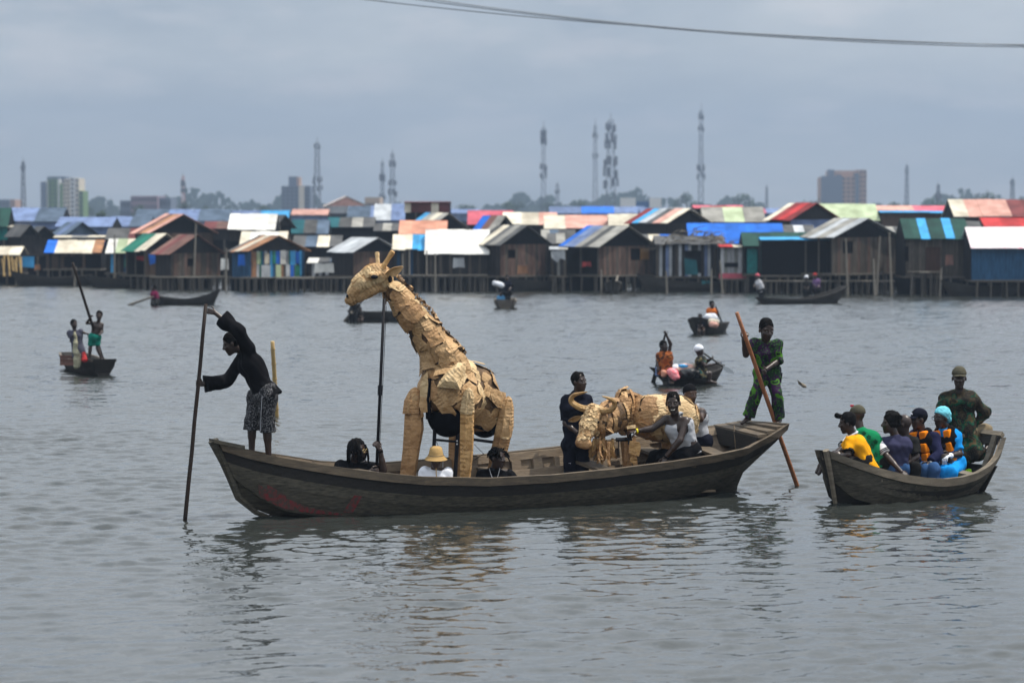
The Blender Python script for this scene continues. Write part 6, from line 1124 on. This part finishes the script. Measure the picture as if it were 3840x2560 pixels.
# ------------------------------------------------------------------ cardboard puppets
def cardboard(name, c1, c2, rnd=.3, corr=0.5, freq=6.5, glossy=.62):
    m = bpy.data.materials.new(name); m.use_nodes = True; nt = m.node_tree; b = nt.nodes['Principled BSDF']; L = nt.links.new
    b.inputs['Roughness'].default_value = glossy; b.inputs['Specular IOR Level'].default_value = 0.25
    tc = nt.nodes.new('ShaderNodeTexCoord'); n = nt.nodes.new('ShaderNodeTexNoise'); n.inputs['Scale'].default_value = 5; n.inputs['Detail'].default_value = 5; L(tc.outputs['Object'], n.inputs['Vector'])
    r = nt.nodes.new('ShaderNodeValToRGB'); r.color_ramp.elements[0].position = .35; r.color_ramp.elements[0].color = (*c2, 1); r.color_ramp.elements[1].position = .62; r.color_ramp.elements[1].color = (*c1, 1); L(n.outputs[0], r.inputs[0])
    oi = nt.nodes.new('ShaderNodeObjectInfo'); mr = nt.nodes.new('ShaderNodeMapRange'); mr.inputs[3].default_value = 1 - rnd; mr.inputs[4].default_value = 1 + rnd * .7; L(oi.outputs['Random'], mr.inputs[0])
    mm = nt.nodes.new('ShaderNodeMixRGB'); mm.blend_type = 'MULTIPLY'; mm.inputs[0].default_value = 1; L(r.outputs[0], mm.inputs[1]); L(mr.outputs[0], mm.inputs[2]); L(mm.outputs[0], b.inputs['Base Color'])
    wv = nt.nodes.new('ShaderNodeTexWave'); wv.inputs['Scale'].default_value = freq; wv.inputs['Distortion'].default_value = 1.2; wv.inputs['Detail'].default_value = 2; L(tc.outputs['UV'], wv.inputs['Vector'])
    n3 = nt.nodes.new('ShaderNodeTexNoise'); n3.inputs['Scale'].default_value = 4.5; L(tc.outputs['Object'], n3.inputs['Vector'])
    th = nt.nodes.new('ShaderNodeMapRange'); th.inputs[1].default_value = .48; th.inputs[2].default_value = .62; L(n3.outputs[0], th.inputs[0])
    mu = nt.nodes.new('ShaderNodeMath'); mu.operation = 'MULTIPLY'; L(wv.outputs[0], mu.inputs[0]); L(th.outputs[0], mu.inputs[1])
    b1 = nt.nodes.new('ShaderNodeBump'); b1.inputs['Strength'].default_value = corr; b1.inputs['Distance'].default_value = .016; L(mu.outputs[0], b1.inputs['Height'])
    n2 = nt.nodes.new('ShaderNodeTexNoise'); n2.inputs['Scale'].default_value = 13; n2.inputs['Detail'].default_value = 6; L(tc.outputs['Object'], n2.inputs['Vector'])
    b2 = nt.nodes.new('ShaderNodeBump'); b2.inputs['Strength'].default_value = .9; b2.inputs['Distance'].default_value = .045; L(n2.outputs[0], b2.inputs['Height']); L(b1.outputs[0], b2.inputs['Normal']); L(b2.outputs[0], b.inputs['Normal'])
    return m
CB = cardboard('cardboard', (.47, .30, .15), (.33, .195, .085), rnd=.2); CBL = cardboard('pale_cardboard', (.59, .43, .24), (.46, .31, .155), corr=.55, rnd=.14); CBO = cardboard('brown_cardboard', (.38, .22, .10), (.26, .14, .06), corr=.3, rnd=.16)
CBD = cardboard('gap_shade_cardboard', (.13, .075, .035), (.06, .035, .018), rnd=0, corr=0); MANE = cardboard('mane_cardboard', (.20, .12, .06), (.10, .06, .03)); HORN = cardboard('horn_card', (.40, .25, .10), (.27, .155, .06), rnd=.1, corr=0, glossy=.35); LINES = cardboard('lined_cardboard', (.48, .29, .12), (.34, .19, .07), corr=.85, freq=5)  # base card under the panels darkened so their gaps look shaded
def panel_on(bv, org, c, n, wd, ht, ang, mat, par, lift=.012, stiff=.35, tilt=0.0, thick=.006, nu=5, nv=4, name='cardboard_panel', rr=R, jag=.16):
    n = V(n).normalized(); a = V((0, 0, 1)) if abs(n.z) < .9 else V((1, 0, 0)); t1 = n.cross(a).normalized(); t2 = n.cross(t1)
    x = t1 * math.cos(ang) + t2 * math.sin(ang); y = n.cross(x); top = []; nor = []; uv = []
    for i in range(nu):
        for k in range(nv):
            u, v = i / (nu - 1) - .5, k / (nv - 1) - .5
            ju = rr.uniform(-jag, jag * .6) * wd * .5 if i in (0, nu - 1) else 0; jv = rr.uniform(-jag, jag * .6) * ht * .5 if k in (0, nv - 1) else 0
            q = .96 if (i in (0, nu - 1) and k in (0, nv - 1)) else 1
            pu, pv = (u * wd + (ju if u > 0 else -ju)) * q, (v * ht + (jv if v > 0 else -jv)) * q
            p = c + x * pu + y * pv; h = bv.find_nearest(p - org)
            hp, hn = (h[0] + org, h[1]) if h[0] is not None else (p, n)
            if hn.dot(n) < 0.1: hn = n; hp = p - n * .02
            z = lerp(hp, p, stiff) + hn * (lift + tilt * (u + .5) * wd + rr.uniform(0, .007)); top.append(z); nor.append(hn); uv.append((pu, pv))
    m = MB(); N_ = len(top); f = [(i * nv + k, (i + 1) * nv + k, (i + 1) * nv + k + 1, i * nv + k + 1) for i in range(nu - 1) for k in range(nv - 1)]
    ed = [i * nv for i in range(nu)] + [(nu - 1) * nv + k for k in range(1, nv)] + [i * nv + nv - 1 for i in range(nu - 2, -1, -1)] + [k for k in range(nv - 2, 0, -1)]
    m.add(top + [p - q * thick for p, q in zip(top, nor)], f + [tuple(i + N_ for i in reversed(q)) for q in f] + [(ed[i], ed[i] + N_, ed[(i + 1) % len(ed)] + N_, ed[(i + 1) % len(ed)]) for i in range(len(ed))])
    m.uv = uv + uv; return m.build(name, mat, par)
def cover(base, par, n, rad, size, mats, angf=None, keep=None, lift=(.006, .03), stiff=(.15, .5), seed=1, name='cardboard_panel', tilt=.08, jag=.16, mat_rule=None):
    """dress a base shape with separate torn panels, spread evenly over it"""
    rr = random.Random(seed); org = base_of(par); me = base.data; bv = BVHTree.FromPolygons([v.co for v in me.vertices], [p.vertices for p in me.polygons])
    fs = list(me.polygons); rr.shuffle(fs); pts = []
    for p in fs:
        if len(pts) >= n: break
        c = p.center
        if any((c - q).length < rad for q in pts): continue
        if keep and not keep(c + org, p.normal): continue
        pts.append(c.copy()); nn = p.normal.copy(); a = angf(c + org, nn) if angf else rr.uniform(0, 3.14)
        mt = mat_rule(c + org, nn, rr) if mat_rule else rr.choice(mats)
        panel_on(bv, org, c + org, nn, size[0] * rr.uniform(.75, 1.25), size[1] * rr.uniform(.75, 1.25), a + rr.uniform(-.25, .25), mt, par, rr.uniform(*lift), rr.uniform(*stiff), rr.uniform(-.3, 1) * tilt, name=name, rr=rr, jag=jag)
    return bv
def axis_ang(ax):
    def f(c, n):
        n = V(n).normalized(); a = V((0, 0, 1)) if abs(n.z) < .9 else V((1, 0, 0)); t1 = n.cross(a).normalized(); t2 = n.cross(t1); d = ax - n * ax.dot(n); return math.atan2(d.dot(t2), d.dot(t1))
    return f
def leafear(par, base, tip, wd, nrm, mat, cup=.4, name='ear'):
    d = tip - base; y = d.normalized().cross(V(nrm).normalized()).normalized(); m = MB(); rings = []
    for u in np.linspace(0, 1, 8):
        wv = wd * (math.sin(math.pi * (u * .88 + .09)) ** .8); c = base + d * u; row = []
        for q in (-1, -.5, 0, .5, 1): row.append(c + y * wv * q + V(nrm).normalized() * (cup * wv * (q * q) - .0))
        rings.append(row + [p - V(nrm).normalized() * .008 for p in reversed(row)])
    m.loft(rings); return fixn(m.build(name, mat, par))

GY = 40.75
g = lambda x, y, d=0.0: at(x, y, GY + d)
gir = thing('giraffe_puppet', 'giant giraffe puppet of torn cardboard standing in the long boat', 'puppet', V((g(1690, 1790).x, 41.1, .1)))
neckp = [C(g(1483, 1100, -.05), g(1546, 1184), .145, .176, k=.05), C(g(1546, 1184), g(1607, 1266, .05), .176, .212, k=.05), C(g(1607, 1266, .05), g(1660, 1334, .12), .212, .255, k=.05), C(g(1660, 1334, .12), g(1690, 1390, .18), .27, .27, k=.05), C(g(1620, 1330, .0), g(1633, 1410, -.02), .10, .15, k=.05)]
nk = sdf_obj('neck', neckp, .03, CBD, gir, noise=(.012, 14, 2), smooth=False)
headp = [C(g(1309, 1124, -.12), g(1328, 1095, -.11), .062, .086, k=.04), C(g(1328, 1095, -.11), g(1356, 1062, -.1), .086, .122, k=.05), C(g(1356, 1062, -.1), g(1396, 1034, -.06), .122, .150, k=.05), C(g(1396, 1034, -.06), g(1434, 1036, -.02), .150, .145, k=.05), C(g(1434, 1040, -.02), g(1444, 1066, 0), .14, .12, k=.04), C(g(1322, 1128, -.11), g(1405, 1078, -.05), .05, .09, k=.05), C(g(1375, 1012, -.1), g(1430, 1003, -.05), .06, .06, k=.06), C(g(1388, 1030, -.24), g(1412, 1032, -.22), .035, .03, k=.03)]
hd = sdf_obj('head', headp, .026, CB, gir, noise=(.010, 16, 4), smooth=False)
bodyp = [C(g(1668, 1430, .05), g(1790, 1505, .6), .30, .34, k=.1), C(g(1650, 1480, -.05), g(1730, 1500, .1), .24, .30, k=.1), C(g(1715, 1385, .2), g(1790, 1440, .55), .16, .26, k=.1), C(g(1605, 1450, .1), g(1600, 1520, .12), .10, .10, k=.06), C(g(1800, 1540, .6), g(1835, 1545, .75), .26, .22, k=.08)]
bd = sdf_obj('torso', bodyp, .03, CBD, gir, noise=(.012, 10, 3), smooth=False)
sdf_obj('belly_shell', [E(g(1680, 1548, .25), (.31, .50, .35)), E(g(1818, 1590, .75), (.22, .3, .2))], .035, INSIDE, gir)
NAX = (g(1640, 1335) - g(1490, 1110)).normalized(); BAX = (g(1840, 1530, .6) - g(1700, 1400, .1)).normalized(); HAX = (g(1434, 1036) - g(1309, 1124)).normalized()
def sunward_pale(c, n, rr): return rr.choice([CBL, CB, CB]) if n.x > .25 or n.z > .55 else rr.choice([CB, CB, CBO])  # panels facing sun and sky get paler card: light put into colour
cover(nk, gir, 52, .158, (.30, .24), None, angf=axis_ang(NAX), seed=5, tilt=.16, lift=(.002, .022), jag=.3, mat_rule=sunward_pale)
cover(bd, gir, 66, .168, (.33, .23), None, angf=axis_ang(BAX), seed=8, tilt=.18, lift=(.002, .028), jag=.3, mat_rule=sunward_pale)
cover(hd, gir, 46, .085, (.20, .12), [CB, CBL, CB], angf=axis_ang(HAX), seed=12, tilt=.03, lift=(.001, .006), stiff=(.02, .12), jag=.12)
# legs: boxy tubes with panels
def boxleg(pts, rad, mat, sides=6, top=True, name='leg', rot=0.3, fl=.85):
    m = MB(); uv = []; rings = []; acc = 0
    for i, p in enumerate(pts):
        if i: acc += (pts[i] - pts[i - 1]).length
        rings.append([p + V((math.cos(a + rot) * rad[i], math.sin(a + rot) * rad[i] * fl, R.uniform(-.008, .008))) for a in np.linspace(0, 2 * math.pi, sides, endpoint=False)])
        uv += [(acc, k * .1) for k in range(sides)]
    m.loft(rings); m.uv = uv; return m.build(name, mat, gir)
lg = []
lg.append(boxleg([g(1556, 1452, -.15), g(1556, 1466, -.15), g(1548, 1500, -.15), g(1545, 1549, -.15)], [.03, .09, .128, .142], CBO))
lg.append(boxleg([g(1552, 1540, -.13), g(1552, 1610, -.13), g(1543, 1680, -.13), g(1527, 1800, -.12)], [.135, .148, .130, .118], CBO, name='shank'))
lg.append(boxleg([g(1758, 1455, -.28), g(1758, 1462, -.28), g(1756, 1490, -.28), g(1752, 1545, -.28), g(1752, 1552, -.28)], [.02, .055, .092, .108, .105], CBL))
lg.append(boxleg([g(1752, 1548, -.28), g(1751, 1620, -.28), g(1750, 1700, -.27), g(1744, 1800, -.26)], [.102, .104, .096, .078], LINES, name='shank'))
lg.append(boxleg([g(1907, 1486, .5), g(1906, 1498, .5), g(1901, 1530, .5), g(1893, 1600, .5), g(1884, 1640, .5)], [.02, .06, .105, .135, .135], CB))
lg.append(boxleg([g(1886, 1632, .5), g(1872, 1690, .5), g(1856, 1740, .5), g(1845, 1800, .5)], [.13, .13, .10, .085], CBO, name='shank'))
lg.append(boxleg([g(1712, 1590, .8), g(1710, 1680, .8), g(1706, 1790, .8)], [.115, .115, .10], CBO, name='shank'))
for o_, ax, n_, mts in ((lg[0], 0, 9, [CBO, CB]), (lg[1], 1, 14, [CBO]), (lg[2], 2, 9, [CBL, CB]), (lg[3], 3, 12, [LINES, CB, LINES]), (lg[4], 4, 11, [CB, CBL, CBO]), (lg[5], 5, 8, [CBO, CB])):
    me = o_.data; org = base_of(o_); bv = BVHTree.FromPolygons([v.co for v in me.vertices], [p.vertices for p in me.polygons]); rr = random.Random(30 + ax)
    zs = [v.co.z for v in me.vertices]; cx = sum((v.co for v in me.vertices), V((0, 0, 0))) / len(me.vertices)
    for i in range(n_):
        z = lerp(min(zs) + .05, max(zs) - .04, (i + .5) / n_); th = rr.uniform(-2.7, -.4); 
        r_ = bv.ray_cast(V((cx.x + math.cos(th) * .6, cx.y + math.sin(th) * .6, z)), V((-math.cos(th), -math.sin(th), 0)))
        if r_[0] is None: continue
        panel_on(bv, org, r_[0] + org, r_[1], rr.uniform(.12, .2), rr.uniform(.10, .17), rr.uniform(-.15, .15) + (1.57 if ax == 3 else 0), rr.choice(mts), gir, rr.uniform(.003, .012), rr.uniform(.05, .3), rr.uniform(0, .06), rr=rr, name='cardboard_panel')
# the pale shoulder flap
cp = [(1190, 120), (1198, 235), (1150, 470), (1098, 582), (960, 562), (830, 552), (708, 545), (745, 450), (860, 300), (1060, 130)]
rim = [g(1480 + x / 4.479, 1330 + y / 4.479, -.22 - .16 * (y - 120) / 460 + .10 * (x > 1100)) for x, y in cp]; cen = g(1480 + 980 / 4.479, 1330 + 360 / 4.479, -.40)
m = MB(); n_ = len(rim); mid = [lerp(cen, p, .55) + V((0, -.035, .02)) for p in rim]; back = [p + V((0, .012, 0)) for p in rim]
m.add([cen] + mid + rim + back, [(0, 1 + i, 1 + (i + 1) % n_) for i in range(n_)] + [(1 + i, 1 + n_ + i, 1 + n_ + (i + 1) % n_, 1 + (i + 1) % n_) for i in range(n_)] + [(1 + n_ + i, 1 + 2 * n_ + i, 1 + 2 * n_ + (i + 1) % n_, 1 + n_ + (i + 1) % n_) for i in range(n_)] + [tuple(1 + 2 * n_ + i for i in range(n_ - 1, -1, -1))])
m.uv = [((p[0] + p[2]) * .7, (p[2] - p[0]) * .7) for p in m.v]; m.build('shoulder_flap', CBL, gir)
# black inner frame, dark of the chest gap drawn as a bar, strings
def rod(par, name, pts, r, mat, n=7): m = MB(); m.tube(pts, r, n=n); return m.build(name, mat, par)
rod(gir, 'frame_or_gap_bar', [g(1634, 1540, .05), g(1621, 1800, .0)], .028, BLACKM); rod(gir, 'frame_or_gap_bar', [g(1722, 1540, .15), g(1706, 1800, .1)], .03, BLACKM); rod(gir, 'frame_or_gap_bar', [g(1630, 1648, .04), g(1716, 1656, .13)], .018, BLACKM); rod(gir, 'frame_or_gap_bar', [g(1772, 1647, .3), g(1850, 1657, .5)], .022, BLACKM); rod(gir, 'frame_or_gap_bar', [g(1607, 1418, -.22), g(1606, 1500, -.24), g(1607, 1570, -.2)], .042, INSIDE)
for q_, mt in (([(1602, 1394), (1606, 1440), (1601, 1490), (1574, 1486), (1576, 1442), (1590, 1408)], CBL), ([(1601, 1484), (1603, 1544), (1580, 1550), (1571, 1520), (1575, 1482)], CB), ([(1584, 1540), (1590, 1562), (1578, 1566), (1576, 1545)], CBO)):
    m = MB(); m.slab([g(x, y, -.27) for x, y in q_], V((0, .10, 0))); m.uv = [(v[0], v[2]) for v in m.v]; fixn(m.build('chest_panel', mt, gir))
for y in (1652, 1664): m = MB(); p = g(1714, y, .09); m.tube([p, p + V((0, -.02, 0))], .012, n=8); m.build('bolt', SILVER, gir)
rod(gir, 'string', [g(1778, 1665, .3), g(1815, 1702, .3)], .004, BLACKM, 4); rod(gir, 'string', [g(1776, 1725, .3), g(1815, 1700, .3)], .004, BLACKM, 4); rod(gir, 'string', [g(1634, 1652, .02), g(1646, 1676, .0)], .004, BLACKM, 4)
# ears, ossicones, eye, nostril
leafear(gir, g(1447, 1032, -.16), g(1511, 1000, -.20), .066, (-.1, -.8, -.45), CB); leafear(gir, g(1420, 1010, .14), g(1446, 1002, .42), .045, (-.6, -.3, .5), CB)
for a, b, c_ in (((1418, 1000, .06), (1414, 945, .1), .030), ((1432, 1008, -.10), (1474, 941, -.12), .036)):
    p, q = g(*a), g(*b); m = MB(); pts = [lerp(p, q, u) for u in (0, .3, .6, .85, .97, 1)]; m.tube(pts, [c_ * 1.25, c_, c_ * .95, c_ * 1.15, c_ * 1.1, c_ * .7], n=7); m.uv = [((V(v) - p).length, 0) for v in m.v]; m.build('ossicone', CBL if c_ < .035 else LINES, gir)
sdf_obj('eye', [E(g(1404, 1038, -.27), (.055, .03, .03))], .01, BLACKM, gir); sdf_obj('nostril', [E(g(1302, 1110, -.205), (.016, .02, .03))], .008, BLACKM, gir)
sdf_obj('dark_gap', [E(g(1463, 1046, -.15), (.030, .03, .055))], .012, BLACKM, gir)
rr = random.Random(5)
for i in range(58):
    u = i / 57; px = 1487 + 250 * u; py = 1032 + (50 * u if u < .25 else 12.5 + (u - .25) / .75 * 262)
    py = np.interp(px, [1487, 1530, 1555, 1610, 1655, 1690, 1737], [1030, 1078, 1108, 1160, 1228, 1276, 1318]); b0 = g(px - 5 + 6 * u, py + 5 - 2 * u, rr.uniform(-.04, .06) + .08 * u)
    d = V((rr.uniform(.15, .9), rr.uniform(-.5, .5), rr.uniform(.5, 1))).normalized(); sidev = V((rr.uniform(-1, 1), rr.uniform(-1, 1), rr.uniform(-.3, .3))).normalized(); ln = rr.uniform(.06, .13); wv = d.cross(sidev).normalized() * rr.uniform(.012, .028)
    pts = []; cdir = d.copy(); p = b0.copy(); ax = wv.normalized()
    for k in range(7): pts.append(p.copy()); p = p + cdir * ln / 4.5; cdir = Matrix.Rotation(rr.uniform(.35, .75), 3, ax) @ cdir
    m = MB(); m.loft([[p - wv, p + wv, p + wv + V((0, 0, .005)), p - wv + V((0, 0, .005))] for p in pts]); m.build('mane_curl', MANE if rr.random() < .7 else CB, gir)
t = thing('control_rod', 'thin black rod reaching from the dreadlocked man up to the giraffe throat', 'rod', GB)
m = MB(); m.tube([GA, lerp(GA, GB, .5), GB], .022, n=8); m.build('shaft', BLACKM, t, smooth=True); m = MB(); c = lerp(GA, GB, .535); d = (GA - GB).normalized(); m.tube([c - d * .07, c + d * .07], .035, n=8); m.build('clamp', BLACKM, t)
m = MB(); m.tube([GA + V((.03, -.02, -.1)), lerp(GA, GB, .45) + V((.035, -.02, 0)), lerp(GA, GB, .9) + V((.03, -.02, 0))], .004, n=4); m.build('cable', BLACKM, t)

# the buffalo ---------------------------------------------------------
BY = 41.75
b = lambda x, y, d=0.0: at(x, y, BY + d)
buf = thing('buffalo_puppet', 'horned buffalo puppet of cardboard scales with a ragged beard', 'puppet', V((b(2400, 1700).x, 42.1, .1)))
hd = sdf_obj('head', [C(b(2224, 1548, -.05), b(2208, 1600, -.16), .125, .115, k=.05), C(b(2208, 1600, -.16), b(2188, 1652, -.27), .115, .088, k=.05), C(b(2178, 1660, -.28), b(2196, 1664, -.26), .075, .075, k=.04), C(b(2240, 1552, .05), b(2226, 1610, -.02), .12, .09, k=.05)], .022, CB, buf, smooth=False, noise=(.006, 18, 3))
cover(hd, buf, 130, .040, (.068, .056), [CBL, CBL, CB], seed=3, name='cardboard_scale', lift=(.004, .014), stiff=(.1, .3), tilt=.25, keep=lambda c, n: n.y < .25 and c.z > b(2190, 1648, -.3).z and n.x < .65, jag=.25)
sdf_obj('muzzle', [C(b(2177, 1659, -.30), b(2199, 1664, -.28), .080, .078, k=.04)], .018, CBO, buf, smooth=True)
for pts, rd in (([(2218, 1530, -.06), (2190, 1532, -.04), (2162, 1521, 0), (2144, 1506, .02), (2144, 1490, .0), (2159, 1478, -.06), (2202, 1469, -.16)], [.05, .052, .048, .044, .038, .030, .008]), ([(2230, 1531, -.06), (2261, 1541, -.08), (2288, 1537, -.1), (2303, 1523, -.12), (2303, 1507, -.14), (2287, 1495, -.18), (2258, 1485, -.26)], [.05, .050, .046, .042, .036, .026, .007])):
    P3 = [b(*p) for p in pts]; fine = []; rf = []
    for u in np.linspace(0, len(P3) - 1, 31):
        i = min(int(u), len(P3) - 2); q = u - i; p0, p1, p2, p3 = P3[max(i - 1, 0)], P3[i], P3[i + 1], P3[min(i + 2, len(P3) - 1)]
        fine.append(.5 * ((2 * p1) + (p2 - p0) * q + (2 * p0 - 5 * p1 + 4 * p2 - p3) * q * q + (3 * p1 - p0 - 3 * p2 + p3) * q ** 3)); rf.append(lerp(rd[i], rd[i + 1], q))
    m = MB(); m.tube(fine, rf, n=7, ref=(0, 1, .2)); m.build('horn', HORN, buf)
leafear(buf, b(2178, 1561, -.05), b(2131, 1578, -.02), .045, (.1, -.8, -.35), HORN); leafear(buf, b(2252, 1580, -.05), b(2302, 1624, -.12), .036, (.35, -.7, .45), CB)
sdf_obj('eye', [E(b(2240, 1582, -.16), (.035, .03, .02))], .009, BLACKM, buf)
nk = sdf_obj('neck', [C(b(2255, 1585, .1), b(2300, 1558, .28), .20, .24, k=.06)], .03, CBD, buf, smooth=False)
VAX = V((0, 0, 1))
cover(nk, buf, 30, .11, (.26, .10), [CB, CBO, CBO], angf=axis_ang(VAX), seed=21, tilt=.05, stiff=(.05, .2))  # mostly brown panels: brown card, partly shade put into the colour
hp_ = sdf_obj('hump', [E(b(2342, 1532, .5), (.13, .26, .27)), C(b(2340, 1560, .45), b(2335, 1600, .42), .12, .10)], .028, CBD, buf, smooth=False, noise=(.01, 12, 3))
cover(hp_, buf, 40, .095, (.24, .09), [CB, CBO, CBO], angf=axis_ang(VAX), seed=22, tilt=.10, lift=(.004, .035))  # browner mix again, card tone and painted shade together
br = sdf_obj('barrel', [C(b(2440, 1565, .55), b(2535, 1572, .65), .31, .33, k=.08)], .035, CBD, buf, smooth=False, noise=(.012, 9, 3))
cover(br, buf, 58, .150, (.34, .24), None, angf=axis_ang(VAX), seed=23, tilt=.16, lift=(.002, .03), stiff=(.1, .4), jag=.3, mat_rule=lambda c, n, rr: (rr.choice([CBL, CBL, CB]) if c.x > b(2450, 1500, .5).x or n.z > .75 else CBO))  # left panels browner, partly shade put into the colour; top ones pale
rod(buf, 'spine_bar', [b(2345, 1488, .5), b(2372, 1492, .5), b(2440, 1503, .55)], .028, CBO); rod(buf, 'spine_flap', [b(2350, 1472, .5), b(2375, 1478, .5), b(2410, 1490, .5)], [.05, .04, .03], CBO, 5); rod(buf, 'torn_tip', [b(2350, 1472, .45), b(2353, 1458, .45)], [.02, .012], CBL, 5)
rod(buf, 'frame_or_gap_bar', [b(2310, 1648, .1), b(2365, 1646, .15)], .03, BLACKM); rod(buf, 'frame_or_gap_bar', [b(2358, 1622, .1), b(2364, 1665, .05)], .035, BLACKM); rod(buf, 'frame_or_gap_bar', [b(2322, 1600, .3), b(2400, 1602, .3)], .03, CBO); rod(buf, 'frame_or_gap_bar', [b(2320, 1650, .3), b(2318, 1706, .3)], .008, BLACKM)
m = MB(); m.slab([b(2350, 1598, .0), b(2383, 1592, .0), b(2384, 1604, -.02), b(2352, 1608, -.02)], V((0, .02, 0))); m.build('cardboard_panel', CBL, buf)
def fpanel(pts, mat, dy, par, name='cardboard_panel', hor=True):
    q = [b(x, y, dy) for x, y in pts]; m = MB(); m.slab(q, V((0, .03, 0))); m.uv = [(v[2], v[0]) if hor else (v[0], v[2]) for v in m.v]; return fixn(m.build(name, mat, par))
fpanel([(2362, 1652), (2398, 1658), (2403, 1672), (2402, 1690), (2396, 1711), (2372, 1704), (2358, 1696), (2359, 1668)], LINES, -.02, buf, 'leg_panel'); fpanel([(2366, 1700), (2386, 1706), (2390, 1726), (2380, 1742), (2362, 1728)], LINES, .03, buf, 'leg_panel'); fpanel([(2374, 1628), (2384, 1636), (2386, 1654), (2372, 1652)], CBO, .02, buf, 'leg_panel'); fpanel([(2340, 1658), (2358, 1652), (2358, 1722), (2342, 1735)], CBO, .1, buf, 'leg_panel'); fpanel([(2372, 1722), (2390, 1722), (2392, 1760), (2374, 1760)], CBO, .12, buf, 'leg_panel')
for p0, p1, dy in (((2520, 1640), (2532, 1690), .55), ((2500, 1640), (2500, 1700), .9), ((2345, 1640), (2352, 1750), .5)): rod(buf, 'leg', [b(*p0, dy), b(*p1, dy), b(p1[0] + 4, p1[1] + 60, dy)], [.09, .075, .06], CBO, 6)
rr = random.Random(17)
for i in range(40):
    x0 = rr.uniform(2205, 2300); y0 = np.interp(x0, [2205, 2230, 2300], [1655, 1635, 1640]) + rr.uniform(0, 22); d0 = rr.uniform(-.24, .14); p = b(x0, y0, d0); ln = rr.uniform(.16, .38) * (1 if x0 > 2215 else .6); wv = V((rr.uniform(.5, 1), rr.uniform(-.7, .7), 0)).normalized() * rr.uniform(.012, .030); pts = []; dr = V((rr.uniform(-.15, .15), rr.uniform(-.15, .05), -1)).normalized()
    for k in range(6): pts.append((p.copy(), wv * (1 if k < 3 else 1.3 - .22 * (k - 3)))); p = p + dr * ln / 5; dr = (dr + V((rr.uniform(-.35, .35), rr.uniform(-.35, .35), 0)) * (.4 + .25 * k)).normalized(); wv = Matrix.Rotation(rr.uniform(-.4, .5), 3, 'Z') @ wv
    m = MB(); m.loft([[p - w_, p + w_, p + w_ + V((0, .006, 0)), p - w_ + V((0, .006, 0))] for p, w_ in pts]); m.build('beard_strip', rr.choice([CBO, CBO, HORN, CB]), buf)
